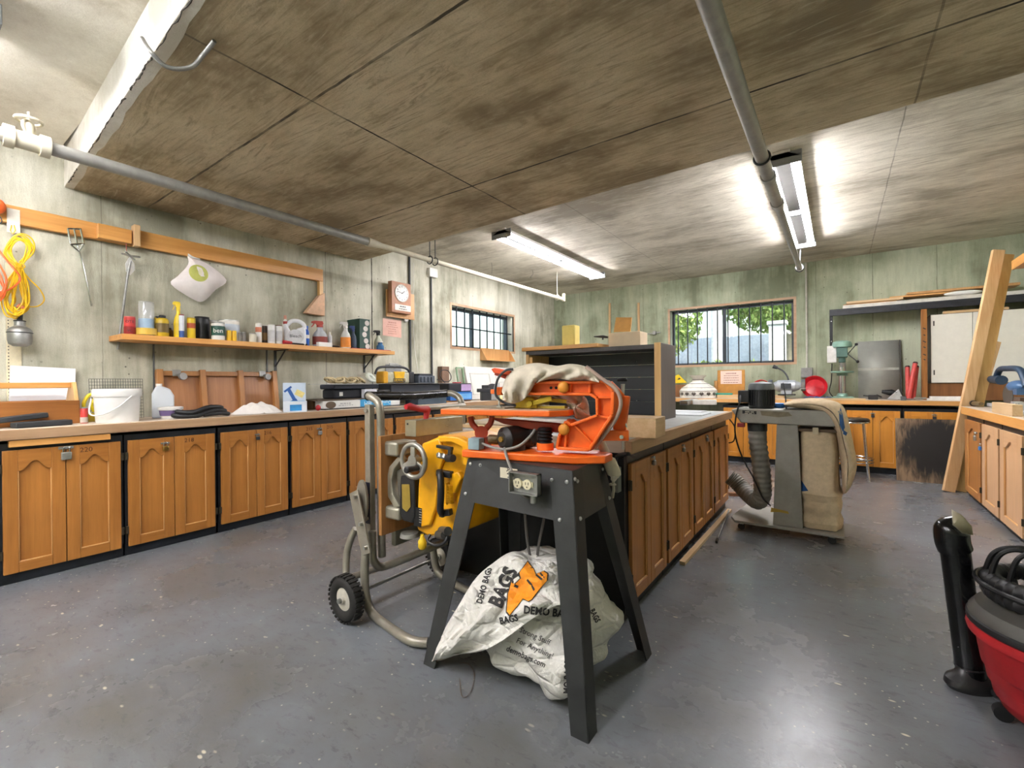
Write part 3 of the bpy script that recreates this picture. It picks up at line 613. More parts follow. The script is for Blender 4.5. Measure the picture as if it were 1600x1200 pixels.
# white flour sack
ctr = A(314, 436, X=WL+.11); Yc, Zc = ctr.y, ctr.z
out = [(A(p, q_, X=WL+.1).y, A(p, q_, X=WL+.1).z) for p, q_ in ((296, 398), (305, 401), (330, 413), (357, 437), (340, 452), (321, 470), (303, 466), (270, 443), (281, 430), (297, 412))]
def blob(outline, ctr2, n, k, depth, x0):
    o = smooth_path([(0, y_, z_) for y_, z_ in outline], n, True); N = len(o); b = MB(); rings = 6
    vs = []
    for j in range(rings+1):
        s = j/rings; d = depth*(1-s**2.6)
        for p in o:
            y_ = ctr2[0]+(p.y-ctr2[0])*s; z_ = ctr2[1]+(p.z-ctr2[1])*s
            wv = .006*math.sin(38*y_+11*z_)*math.sin(29*z_-5*y_)*(1 if s > .2 else 0)
            vs.append((x0+d+wv, y_, z_))
    for j in range(rings+1):
        s = 1-j/rings; d = depth*.55*(1-s**2.6)
        for p in o: vs.append((x0-d, ctr2[0]+(p.y-ctr2[0])*s, ctr2[1]+(p.z-ctr2[1])*s))
    M_ = 2*rings+2
    return b.add(vs, [(j*N+i, j*N+(i+1) % N, (j+1)*N+(i+1) % N, (j+1)*N+i) for j in range(M_-1) for i in range(N)])
t = thing('hanging_sack', 'plump white cloth sack with green round print, hung from rail', 'bag', ctr)
part('sack', blob(out, (Yc, Zc), 4, 0, .075, WL+.06), P('#ece4e0', .8, 0, .05), t)
part('tie', MB().tube(smooth_path([A(294, 397, X=WL+.07), A(302, 402, X=WL+.09), A(312, 405, X=WL+.08)], 5), .006, 8), WHITE, t)
gc = A(310, 427, X=WL+.125)
b = MB(); n = 24
b.lathe([(.002, 0), (.072, 0), (.072, .004), (.002, .004)], gc+Vector((.003, 0, 0)), 28, 0, Euler((0, R(84), R(0))).to_matrix(), 1, 1)
part('round_print', b, P('#b9bb62', .8), t); part('round_print_leaf', MB().lathe([(.002, 0), (.03, 0), (.03, .003), (.002, .003)], gc+Vector((.008, .01, .012)), 16, 0, Euler((0, R(84), 0)).to_matrix(), 1, .45), P('#e6e0c4', .8), t)
# ---------------------------------------------------------------- long shelf
SZ = 1.548; SX = -4.24
t = thing('wall_shelf', 'long pine wall shelf above left worktop holding cans and bottles', 'shelf', (-4.4, 2.3, SZ-.04))
sy0, sy1 = A(190, 525, X=SX).y, A(617, 552, X=SX).y
part('shelf_board', MB().box(WL+.003, SX, sy0, sy1, SZ-.042, SZ), PINE, t, bevel=.003)
for px in (434, 573):
    yy = A(px, 570, X=WL+.05).y; b = MB()
    b.box(WL+.001, WL+.008, yy-.012, yy+.012, SZ-.25, SZ-.043); b.box(WL+.001, SX-.08, yy-.012, yy+.012, SZ-.05, SZ-.043)
    b.bar((WL+.008, yy, SZ-.2), (SX-.12, yy, SZ-.05), .008, .012, (0, 0, 1)); part('bracket', b, DKSTEEL, t)
for px in (241, 418):
    yy = A(px, 560, X=WL+.02).y; part('standard', MB().box(WL+.001, WL+.014, yy-.005, yy+.005, 1.12, SZ-.043), P('#6b6e6f', .5, .6), t)
def S(px, py=530, X=-4.36): v = A(px, py, X=X); return v.y
def wrap_text(txt, size, c, rad, mat, parent):
    o = lettering(txt, size, (0, 0, 0), (1, 0, 0), (0, 0, 1), mat, None, 'printed_label'); a0 = math.atan2(-c[1], -c[0]); inv = basis(parent).inverted()
    for v in o.data.vertices:
        a = a0+v.co.x/rad; v.co = inv@Vector((c[0]+(rad-v.co.y)*math.cos(a), c[1]+(rad-v.co.y)*math.sin(a), c[2]+v.co.z))
    o.parent = parent
def CT(px): return F/math.hypot(F, px-800)
def can(px, w_, h, mat, label, top=None, x=-4.36, band=None, name='paint_can', cat='can', lid=STEEL, group='cans and bottles on the long shelf', z=SZ, txt=None, tm=None, tsz=.4):
    """w_, h in photo pixels near the shelf (1 px = d/F)"""
    y_ = S(px, X=x); d = Vector((x, y_)).length; k = 1/F*(CF.x*x+CF.y*y_); r = w_*k/2*.98*CT(px); H = h*k
    t = thing(name, label, cat, (x, y_, z), group=group)
    part('body', MB().lathe([(r*.96, 0), (r, .004), (r, H*.94), (r*.93, H*.97)], (x, y_, z), 22), mat, t)
    part('lid', MB().lathe([(r*.93, 0), (r*.97, .003), (r*.97, .008), (r*.8, .009), (r*.78, .006)], (x, y_, z+H*.965), 22), lid, t)
    if band: part('label', MB().lathe([(r*1.012, H*band[1]), (r*1.012, H*band[2])], (x, y_, z), 22), band[0], t)
    if txt: wrap_text(txt, H*tsz, (x, y_, z+H*.52), r*1.02, tm or WHITE, t)
    return t, r, H, y_
def cap_bottle(px, w_, h, mat, capm, label, x=-4.36, shoulder=.7, neck=.35, name='bottle', band=None, flat=.6, capw=None, z=SZ, group='cans and bottles on the long shelf'):
    y_ = S(px, X=x); k = 1/F*(CF.x*x+CF.y*y_); r = w_*k/2*CT(px); H = h*k; q = Euler((0, 0, math.atan2(-y_, -x)+R(90))).to_matrix()
    t = thing(name, label, 'bottle', (x, y_, z), group=group)
    part('body', MB().lathe([(r*.9, 0), (r, .006), (r, H*shoulder), (r*.85, H*(shoulder+.08)), (r*neck, H*(shoulder+.16)), (r*neck, H*.9)], (x, y_, z), 22, 0, q, 1, flat), mat, t)
    cw = capw or neck*1.25
    part('cap', MB().lathe([(r*cw, 0), (r*cw, H*.1), (r*cw*.85, H*.12)], (x, y_, z+H*.87), 16), capm, t)
    if band: part('label', MB().lathe([(r*1.012, H*band[1]), (r*1.012, H*band[2])], (x, y_, z), 22, 0, q, 1, flat), band[0], t)
    return t, r, H, y_, q
def sprayer(px, w_, h, mat, trig, label, x=-4.36, band=None, flat=.6, right=1, z=SZ, group='spray bottles on the long shelf', px_py=None):
    y_ = S(px, X=x); k = 1/F*(CF.x*x+CF.y*y_); r = w_*k/2*CT(px); H = h*k; a = math.atan2(-y_, -x)+R(90); q = Euler((0, 0, a)).to_matrix()
    t = thing('spray_bottle', label, 'bottle', (x, y_, z), group=group)
    part('body', MB().lathe([(r*.9, 0), (r, .006), (r, H*.42), (r*.8, H*.55), (r*.42, H*.66), (r*.36, H*.78)], (x, y_, z), 20, 0, q, 1, flat), mat, t)
    if band: part('label', MB().lathe([(r*1.015, H*band[1]), (r*1.015, H*band[2])], (x, y_, z), 20, 0, q, 1, flat), band[0], t)
    b = MB().cyl((0, 0, H*.76), (0, 0, H*.84), r*.45, n=12).prism([(-.45*r, H*.84), (.35*r, H*.84), (.5*r, H*.9), (.4*r, H*.99), (-.75*r, H), (-1.15*r, H*.97), (-1.15*r, H*.91), (-.6*r, H*.9)], 'y', -r*.22, r*.22)
    b.tube([(-.75*r, 0, H*.9), (-.95*r, 0, H*.82), (-1.15*r, 0, H*.76)], [r*.1, r*.1, r*.07], 6)
    part('trigger_head', b.xf(Matrix.Translation((x, y_, z))@Euler((0, 0, a+(0 if right > 0 else math.pi))).to_matrix().to_4x4()), trig, t, bevel=.002)
    return t
BK = P('#222225', .45); WL_ = P('#e9e6df', .5, 0, .04)
# left to right
can(203, 20, 13, P('#8e1f1c', .5), 'lower dark red can of two stacked at left shelf end', z=SZ, lid=RED, txt='VC', tm=BK)
_, r, H, y_ = can(203, 19, 15, P('#c8403c', .5), 'upper red can stacked at left shelf end', z=SZ+13*(CF.x*-4.36+CF.y*S(203))/F, lid=P('#d7706a', .5), txt='OTE', tm=BK)
can(229, 26, 54, CLEARP, 'tall clear plastic tub with blue and yellow label on shelf', name='plastic_tub', lid=CLEARP, band=(P('#9db8cf', .5), .03, .5))
y_ = S(229); part('label', MB().lathe([(.072, 0), (.072, .05)], (-4.36, y_, SZ+.01), 18), P('#d8b64a', .5), bpy.data.objects['plastic_tub'])
cap_bottle(247, 18, 34, P('#b89a1c', .4), BK, 'olive yellow jug behind the black-capped one on shelf', x=-4.44, shoulder=.8)
cap_bottle(254, 21, 34, P('#c9a81c', .4), BK, 'yellow flask with black cap and dark label on shelf', x=-4.32, band=(P('#6e5a2a', .5), .2, .62), shoulder=.74, neck=.42)
cap_bottle(266, 10, 17, P('#8a6a1a', .4), BK, 'small amber bottle between two yellow containers', x=-4.44)
sprayer(279, 15, 57, P('#f0cf12', .4), P('#f2d21a', .4), 'tall bright yellow spray bottle on shelf', x=-4.33, band=(P('#e9c81a', .5), .1, .4))
can(284, 9, 36, P('#d8dce2', .35), 'slim white and blue aerosol beside yellow spray bottle', x=-4.29, lid=P('#8f1f2a', .4), name='aerosol_can', band=(P('#2d4f94', .4), 0, .3))
can(299, 14, 32, P('#e0c01c', .4), 'yellow cylindrical tin with red label beside aerosol', x=-4.31, lid=P('#c9a51a', .4), band=(P('#b8522a', .5), .5, .75))
can(316, 25, 36, P('#1d1d20', .35), 'large black gallon can on shelf', x=-4.40, lid=P('#222', .3) if 0 else BK, band=(P('#101012', .4), .1, .9))
can(333, 18, 33, WL_, 'white gallon can behind the green-labelled tin', x=-4.47)
can(341, 22, 27, WL_, 'white quart tin with dark green label on shelf', x=-4.29, band=(P('#1f4d40', .5), .25, .8), txt='ben', tm=WL_, tsz=.36)
can(358, 34, 34, WL_, 'large white paint can with blue spatter label on shelf', x=-4.43, band=(P('#cfd9e4', .5), .2, .8))
can(358, 8, 15, YELLOW, 'small yellow tin, left of a pair on shelf', x=-4.28, lid=YELLOW); can(366, 8, 15, YELLOW, 'small yellow tin, right of a pair on shelf', x=-4.28, lid=YELLOW)
can(374.5, 6.5, 14, P('#6f6b63', .4), 'small grey tin, left of a pair beside yellow tins', x=-4.28); can(381, 6.5, 14, P('#6f6b63', .4), 'small grey tin, right of a pair beside yellow tins', x=-4.28)
can(395, 12, 13, P('#d8d0bc', .5), 'short cream tin on shelf in front of aerosols', x=-4.27)
can(404, 10, 31, WL_, 'white aerosol with orange label, first of row of four', name='aerosol_can', x=-4.33, lid=WL_, band=(P('#cf7a58', .5), .55, .8))
can(414, 9, 29, P('#4a3a2e', .4), 'brown aerosol with white cap, second of row of four', name='aerosol_can', x=-4.37, lid=WL_, band=(P('#8a6a3a', .5), .2, .6))
can(424, 12, 30, P('#e4e4e2', .4), 'white aerosol, third of row of four', name='aerosol_can', x=-4.3, lid=P('#b9b6a8', .5), band=(P('#c9c9c9', .5), .1, .7))
can(436, 11, 29, P('#d8d8d4', .4), 'white aerosol with brown cap, fourth of row of four', name='aerosol_can', x=-4.3, lid=P('#6b4a3a', .5), band=(P('#bfbfbf', .5), .15, .7))
# white jug with handle
y_ = S(459); x_ = -4.34; k = (CF.x*x_+CF.y*y_)/F; a = math.atan2(-y_, -x_)+R(90)
t = thing('chemical_jug', 'white plastic jug with moulded handle and round script label on shelf', 'jug', (x_, y_, SZ), group='cans and bottles on the long shelf')
T4 = Matrix.Translation((x_, y_, SZ))@Euler((0, 0, a)).to_matrix().to_4x4()
b = MB().prism([(-15*k, 0), (15*k, 0), (16*k, 4*k), (16*k, 24*k), (12*k, 29*k), (5*k, 27*k), (-4*k, 19*k), (-8*k, 26*k), (-11*k, 33*k), (-15*k, 33*k), (-16*k, 20*k)], 'y', -7*k, 7*k)
part('body', b.xf(T4), P('#e9e9ec', .4, 0, .03), t, bevel=.012)
part('handle', MB().tube(smooth_path([(-11*k, 0, 31*k), (-4*k, 0, 38*k), (6*k, 0, 38*k), (13*k, 0, 33*k), (14*k, 0, 26*k)], 6), 3.2*k, 10).xf(T4), P('#e9e9ec', .4, 0, .03), t)
part('cap', MB().cyl((-13*k, 0, 33*k), (-13*k, 0, 37*k), 3.4*k).xf(T4), P('#b0342c', .4), t)
part('label', MB().lathe([(.3*k, 0), (11.5*k, 0), (11.5*k, .001), (.3*k, .001)], T4@Vector((1*k, -7.6*k, 13*k)), 26, 0, Euler((0, 0, a)).to_matrix()@Euler((R(90), 0, 0)).to_matrix()), P('#d8d8da', .5), t)
lettering('Bleach', 6.5*k, T4@Vector((1*k, -7.9*k, 14*k)), Euler((0, 0, a)).to_matrix()@Vector((1, .0, 0)), (0, 0, 1), BK, t)
cap_bottle(446, 9, 48, WL_, P('#d99a86', .5), 'tall slim white bottle behind the white jug', x=-4.44, neck=.4)
t = thing('red_handled_tool', 'red-handled tool lying on shelf below the white jug', 'tool', A(455, 535, X=-4.25))
yy = S(455, X=-4.27); part('handle', MB().tube([(-4.262, yy-.08, SZ+.02), (-4.262, yy, SZ+.018)], [.018, .013], 10), RED, t); part('shaft', MB().tube([(-4.27, yy, SZ+.014), (-4.268, yy+.16, SZ+.01)], .008, 8), BK, t)
cap_bottle(478.5, 9.5, 32, P('#1f5fc0', .4), P('#1f5fc0', .4), 'bright blue bottle on shelf', x=-4.33, shoulder=.68, neck=.6, flat=.7, band=(WL_, .38, .55))
sprayer(500, 23, 41, P('#b9bcc0', .4), P('#b5483c', .45), 'grey spray bottle with red trigger on shelf', x=-4.35, band=(P('#8c3a30', .5), .1, .4))
single('label_box', MB().box(-4.3, -4.25, S(500, X=-4.28)-.03, S(500, X=-4.28)+.12, SZ, SZ+.045), WL_, 'small white box in front of red-trigger spray bottle', 'box', bevel=.002)
cap_bottle(515, 7.5, 25, P('#dcdcdc', .4), WL_, 'small white nozzle bottle behind white box', x=-4.36, shoulder=.7, neck=.4)
single('dark_rag', MB().ell((-4.3, S(522, X=-4.3), SZ+.012), (.05, .06, .012)), BK, 'dark crumpled scrap on shelf left of orange cleaner', 'rag')
sprayer(540, 16, 42, P('#dfe0dc', .45), WL_, 'spray bottle with orange label and white trigger on shelf', x=-4.33, band=(P('#e08a2c', .5), .05, .42))
sprayer(552, 11, 37, P('#39475a', .4), P('#3b4c86', .45), 'blue spray bottle in front of the green box', x=-4.36)
sprayer(591, 14, 33, P('#c8ccb4', .5), BK, 'pale spray bottle with black trigger right of green box', x=-4.42)
cap_bottle(594, 12, 15, P('#2f6a9a', .45), WL_, 'short blue and white bottle at right shelf end', x=-4.33, shoulder=.5, neck=.6)
# tall green box with round stickers
gy0, gy1 = S(545, X=-4.47), S(577, X=-4.4)
gy0 = S(561, X=-4.32); kk = (CF.x*-4.32+CF.y*gy0)/F
t = thing('green_box', 'tall dark green box with five round white stickers on shelf', 'box', (-4.42, gy0+.07, SZ))
part('carton', MB().box(WL+.015, -4.31, gy0, gy0+.14, SZ, SZ+.345), DKGREEN, t, bevel=.003)
b = MB()
for dz, dy in ((.30, .1), (.235, .08), (.17, .065), (.1, .085), (.04, .105)):
    part('round_sticker', MB().lathe([(.001, 0), (.03, 0), (.03, .0015), (.001, .0015)], (-4.31, gy0+dy, SZ+dz), 18, 0, Euler((0, R(90), 0)).to_matrix()), P('#d7cfc8', .6), t)
single('red_board_edge', MB().box(-4.29, -4.25, S(548, X=-4.27), sy1-.05, SZ+.0005, SZ+.008), P('#b84a3c', .6), 'thin red strip along right half of shelf edge', 'strip')
# ---------------------------------------------------------------- clock, notice, gauge, hangers
cy0, cy1 = A(612, 450, X=WL+.13).y, A(642, 450, X=WL+.13).y
cz0, cz1 = A(625, 489, X=WL+.13).z, A(625, 441, X=WL+.13).z
t = thing('wall_clock', 'wooden box clock with white round face on left wall', 'clock', (WL+.07, (cy0+cy1)/2, cz0))
part('backboard', MB().box(WL+.04, WL+.06, cy0-.02, cy1+.12, cz0-.05, cz1-.1), PLY, t)
part('case', MB().box(WL+.06, WL+.13, cy0, cy1, cz0, cz1), P('#a87350', .5), t, bevel=.004)
fc = Vector((WL+.13, (cy0+cy1)/2+.0, cz1-.135)); fr = .105
fy = Euler((0, R(90), 0)).to_matrix()
f_ = part('face', MB().lathe([(.001, 0), (fr, 0), (fr, .008), (fr*.97, .008), (.001, .006)], fc, 36, 0, fy), P('#e4e2db', .5), t)
part('rim', MB().torus(fc+Vector((.006, 0, 0)), fr, .006, fy, 36), P('#cfc7b8', .4), f_)
X3 = fc+Vector((.010, 0, 0))
for i, n_ in enumerate((12, 1, 2, 3, 4, 5, 6, 7, 8, 9, 10, 11)):
    aa = R(90-30*i); lettering(str(n_), .026, X3+Vector((0, .082*math.cos(aa), .082*math.sin(aa))), (0, 1, 0), (0, 0, 1), BK, f_, 'numeral')
for nm, ang, ln, wd in (('hour_hand', 35, .05, .007), ('minute_hand', 168, .08, .005)):
    d = Vector((0, math.cos(R(ang)), math.sin(R(ang)))); part(nm, MB().bar(X3-d*.012+Vector((.002, 0, 0)), X3+d*ln+Vector((.002, 0, 0)), wd, .002, (1, 0, 0)), BK, f_)
pl = part('plaque', MB().box(WL+.13, WL+.134, cy0+.045, cy1-.01, cz0+.03, cz0+.105), P('#d8d3c6', .5), t)
print_rows((WL+.1347, (cy0+cy1)/2+.02, cz0+.082), (0, 1, 0), .17, 2, .03, .009, BK, pl)
t = thing('wall_gauge', 'small round white dial hanging under the clock', 'gauge', A(634, 499, X=WL+.05))
gp = A(634, 499, X=WL+.03); part('body', MB().lathe([(.001, -.02), (.036, -.02), (.036, .012), (.03, .016), (.001, .014)], gp, 22, 0, fy), P('#b7b7b2', .4, .4), t); part('dial', MB().lathe([(.001, 0), (.027, 0), (.027, .002), (.001, .002)], gp+Vector((.016, 0, 0)), 20, 0, fy), WHITE, t)
def notice(p0, p1, p2, p3, X, lines, label, mat=PINK, size=.02):
    ps = [A(*p, X=X) for p in (p0, p1, p2, p3)]; c_ = sum(ps, Vector())/4
    t = thing('paper_notice', label, 'notice', c_)
    b = MB().prism([(p.y, p.z) for p in ps], 'x', X, X+.0015); sh = part('sheet', b, mat, t)
    xd = (ps[1]-ps[0]).normalized(); h = (ps[0]-ps[3]).length
    print_rows(c_+Vector((.0022, 0, h*.32)), xd, (ps[1]-ps[0]).length*.7, lines, h*.13, .007, P('#c98878', .8), sh)
    return t
notice((598, 497), (627, 501), (627, 528), (598, 524), WL+.004, 6, 'pink paper notice taped on left wall beside green box', size=.022)
t = thing('wall_box_shelf', 'small open brown tray mounted on left wall below window', 'tray', A(783, 560, X=WL+.08))
v0, v1 = A(758, 545, X=WL+.1), A(802, 549, X=WL+.1); zb_, zt_ = A(760, 563, X=WL+.1).z, v0.z
b = MB().box(WL+.002, WL+.012, v0.y, v1.y, zb_, zt_+.02).box(WL+.002, WL+.14, v0.y, v1.y, zb_, zb_+.012)
part('tray', b, PLY, t)
for yy in (v0.y, v1.y): part('side', MB().prism([(WL+.002, zb_), (WL+.14, zb_), (WL+.03, zt_), (WL+.002, zt_)], 'y', yy-.006, yy+.006), PLY, t)
single('wire_hanger', MB().tube(smooth_path([A(768, 410, Z=ZC), A(768, 410, Z=ZC)+Vector((.01, 0, -.08)), A(768, 410, Z=ZC)+Vector((0, 0, -.16))], 6), .002, 5), DKSTEEL, 'thin wire dangling from ceiling near the left light', 'wire')
single('wire_hanger', MB().tube(smooth_path([A(832, 422, Z=ZC), A(832, 422, Z=ZC)+Vector((0, .01, -.06)), A(832, 422, Z=ZC)+Vector((-.03, -.02, -.11)), A(832, 422, Z=ZC)+Vector((.0, -.02, -.12))], 6), .002, 5), DKSTEEL, 'curled wire end dangling from ceiling below left light', 'wire')
# ---------------------------------------------------------------- things on the left worktop
def k_at(x, y): return (CF.x*x+CF.y*y)/F
def vx(px, X): return A(px, 600, X=X).y
# carpenter's tote
ya, yb = A(-60, 668, Z=WTL).y, A(124, 661, Z=WTL).y; xf_ = -4.2; zt = A(60, 627, X=xf_).z; zh = A(60, 602, X=-4.33).z
t = thing('tool_tote', 'open oak tool tote with long handle bar at left end of worktop', 'tote', (-4.33, (ya+yb)/2, WTL))
part('front_panel', MB().box(xf_-.018, xf_, ya, yb, WTL, zt), BROWN if 0 else wood('tote_oak', '#a56a32', '#7c4a1e', 'y'), t, bevel=.003)
TO = bpy.data.materials['tote_oak']
part('back_panel', MB().box(-4.48, -4.462, ya, yb, WTL, zt), TO, t, bevel=.003); part('bottom', MB().box(-4.462, xf_-.018, ya, yb, WTL, WTL+.012), TO, t)
for yy in (ya, yb-.022): part('end_panel', MB().prism([(-4.46, WTL+.012), (xf_-.02, WTL+.012), (xf_-.02, zt), (-4.28, zh+.02), (-4.37, zh+.02), (-4.46, zt)], 'y', yy, yy+.022), PINEZ, t, bevel=.003)
part('handle_bar', MB().box(-4.34, -4.31, ya+.022, yb-.022, zh-.02, zh+.018), PINE, t, bevel=.004)
# white foam sheet behind it
p = [A(*q, X=-4.5) for q in ((15, 627), (118, 625), (118, 576), (17, 571))]
single('foam_sheet', MB().prism([(q.y, q.z) for q in [A(14, 650, X=-4.5), A(117, 648, X=-4.5), A(118, 576, X=-4.5), A(17, 571, X=-4.5)]], 'x', WL+.016, -4.5), P('#eceff4', .7, 0, .02), 'white ribbed foam sheet standing behind the wooden tote', 'sheet')
for i, (a, b_, z_, lab) in enumerate((((28, 663), (96, 664), WTL, 'lower black rubber block lying before the wooden tote'), ((7, 656), (78, 648), WTL+.035, 'upper black rubber block tilted across the one beneath'))):
    if i == 0: single('rubber_block', MB().bar((-4.05, .50, WTL+.018), (-4.1, .76, WTL+.018), .085, .034), P('#2b2d2f', .8), lab, 'block', 'rubber blocks on left worktop', bevel=.006)
    else: single('rubber_block', MB().bar((-4.12, .42, WTL+.045), (-4.15, .66, WTL+.07), .08, .032), P('#2b2d2f', .8), lab, 'block', 'rubber blocks on left worktop', bevel=.006)
# yellow clamp + red tin between tote and pail
c = Vector((-4.3, .90, WTL))
t = thing('spring_clamp', 'yellow plastic spring clamp standing behind white pail', 'clamp', c)
part('body', MB().tube(smooth_path([c+Vector((0, -.02, .06)), c+Vector((0, -.03, .13)), c+Vector((0, 0, .19)), c+Vector((0, .03, .17)), c+Vector((0, .01, .12)), c+Vector((0, .025, .07))], 6), .011, 8), P('#e8d21c', .4), t)
part('base', MB().box(c.x-.02, c.x+.02, c.y-.035, c.y+.035, c.z, c.z+.06), P('#a58a1a', .5), t, bevel=.004)
can(130, 13, 24, P('#c23a34', .45), 'red and white tin between tote and white pail', x=-4.16, z=WTL, group=None, band=(P('#c9beb2', .5), .05, .4))
# white pail
pc = Vector((-4.08, 1.0, WTL))
t = thing('pail', 'white plastic pail with lid and bail on left worktop', 'pail', pc)
q = Euler((0, 0, math.atan2(-pc.y, -pc.x)+R(90))).to_matrix(); k = k_at(pc.x, pc.y)
ws = 36*k*.76; hp = 52*k
part('bucket', MB().lathe([(ws*.93, 0), (ws*.95, .01), (ws*1.02, hp*.7), (ws*1.03, hp*.78)], pc, 32, 0, q, 1, .72), WHITE, t)
part('rim', MB().lathe([(ws*1.08, hp*.76), (ws*1.1, hp*.78), (ws*1.1, hp*.95), (ws*1.06, hp)], pc, 32, 0, q, 1, .72), WHITE, t)
T4 = Matrix.Translation(pc)@q.to_4x4()
part('bail', MB().tube([T4@Vector(p) for p in smooth_path([(-ws*1.1, 0, hp*.72), (-ws*1.16, -ws*.45, hp*.3), (-ws*.7, -ws*.8, hp*.25), (0, -ws*.85, hp*.45), (ws*.62, -ws*.72, hp*.78)], 8)], .005, 8), P('#dedcd6', .4), t)
part('wire_mesh', MB().box(0, .001, 0, .001, 0, .001), WHITE, t) if 0 else None
b = MB(); y0m, y1m = vx(140, -4.45), vx(224, -4.45); z0m, z1m = 1.16, A(180, 592, X=-4.45).z
for i in range(22): yy = y0m+(y1m-y0m)*i/21; b.tube([(-4.45, yy, WTL), (-4.47, yy, z1m)], .0015, 4)
for i in range(14): zz = WTL+(z1m-WTL)*i/13; b.tube([(-4.45-.02*i/13, y0m, zz), (-4.45-.02*i/13, y1m, zz)], .0015, 4)
single('wire_mesh', b, DKSTEEL, 'piece of dark wire mesh standing behind white pail', 'mesh')
# translucent jug
jc = Vector((-4.3, 1.33, WTL)); k = k_at(jc.x, jc.y)*.9; q = Euler((0, 0, math.atan2(-jc.y, -jc.x)+R(90))).to_matrix(); T4 = Matrix.Translation(jc)@q.to_4x4()
t = thing('plastic_jug', 'frosted plastic gallon jug with blue liquid behind white pail', 'jug', jc)
part('body', MB().prism([(-15*k, 0), (15*k, 0), (16*k, 4*k), (16*k, 38*k), (10*k, 50*k), (-4*k, 56*k), (-9*k, 55*k), (-15*k, 42*k)], 'y', -12*k, 12*k).xf(T4), MILKY, t, bevel=.012)
part('liquid', MB().prism([(-14*k, .5*k), (14*k, .5*k), (14*k, 14*k), (-14*k, 14*k)], 'y', -11*k, 11*k).xf(T4), P('#5a5a9a', .3), t)
part('cap', MB().cyl((-5*k, 0, 55*k), (-5*k, 0, 59*k), 4.5*k).xf(T4), WHITE, t)
tc = Vector((-4.14, 1.33, WTL)); k = k_at(tc.x, tc.y)*.8; qq = Euler((0, 0, math.atan2(-tc.y, -tc.x)+R(90))).to_matrix()
t = thing('plastic_tub', 'small white lidded tub with purple label beside jug', 'tub', tc)
part('tub', MB().lathe([(15*k, 0), (18*k, 18*k)], tc, 26, 0, qq, 1, .8), WHITE, t); part('lid', MB().lathe([(20*k, 17*k), (20.5*k, 19*k), (20.5*k, 22*k), (18*k, 23*k), (.5*k, 22.5*k)], tc, 26, 0, qq, 1, .8), WHITE, t)
part('label', MB().lathe([(16.8*k, 6*k), (18.2*k, 16*k)], tc, 26, 0, qq, 1, .8), P('#6c5a86', .5), t)
# black hose
b = MB(); random.seed(5)
pts = []
for i in range(26):
    a = i/25*2*math.pi*2.4; pts.append((-4.05+.05*math.cos(a)*(1+.1*i/25), 1.5+.2*math.sin(a)*(1-.012*i), WTL+.022+.026*int(a/(2*math.pi))+.006*math.sin(3*a)))
single('coiled_hose', b.tube(smooth_path(pts, 4), .017, 10), P('#1c1d20', .5), 'black rubber hose coiled flat on left worktop', 'hose')
# framed panel leaning on the wall
t = thing('framed_panel', 'framed brown plywood panel with two casters leaning on left wall', 'panel', (-4.46, 1.82, WTL+.005), rot=(0, R(-8), 0))
L_ = 1.0; H_ = .37; y0p = -.47
PNL = wood('panel_brown', '#a8754a', '#80512c', 'z'); FR = wood('panel_frame', '#b07a42', '#855529', 'z')
part('sheet', MB().box(-.03, -.022, y0p, y0p+L_-.02, 0, H_-.005), PNL, t, local=True)
for i, yy in enumerate((y0p, y0p+.31, y0p+.62, y0p+.93)): part('stile', MB().box(-.022, .022, yy, yy+.045, 0, H_+.012), FR, t, local=True, bevel=.003)
for i, yy in enumerate((y0p+.045, y0p+.355, y0p+.665)): part('rail', MB().box(-.022, .01, yy, yy+.265, H_-.04, H_), FR, t, local=True, bevel=.002)
for yy in (y0p+.15, y0p+.85):
    cst = part('caster_plate', MB().box(.01, .016, yy-.04, yy+.02, H_-.045, H_+.01), GALV, t, local=True)
    part('caster_wheel', MB().cyl((.03, yy+.02, H_-.05), (.052, yy+.024, H_-.05), .03, n=18).cyl((.016, yy, H_-.03), (.04, yy+.02, H_-.045), .01), P('#8a8985', .5, .3), cst, local=True)
# cloths
def heap(c, rx, ry, h, n, seed, rz=0):
    rnd = random.Random(seed); ph = [rnd.uniform(0, 6) for _ in range(6)]
    def fn(u, v):
        a = u*2*math.pi; r = v
        wob = 1+.09*math.sin(3*a+ph[0])+.06*math.sin(7*a+ph[1])
        x_, y_ = rx*r*wob*math.cos(a), ry*r*wob*math.sin(a)
        z_ = h*(1-r**2.4)*(1+.22*math.sin(5*x_/rx*2+ph[2])*math.sin(4*y_/ry*2+ph[3]))+.004*math.sin(18*y_/ry+6*x_/rx+ph[4])*(1-r)
        cc, ss = math.cos(rz), math.sin(rz)
        return (c[0]+cc*x_-ss*y_, c[1]+ss*x_+cc*y_, c[2]+.002+max(0, z_)*1.0)
    return MB().grid(fn, n, 12)
single('folded_cloth', heap((-4.16, 1.98, WTL), .13, .2, .085, 40, 2), P('#e6e2dc', .9, 0, .04), 'crumpled white cloth lying on left worktop before the framed panel', 'cloth', sub=1)
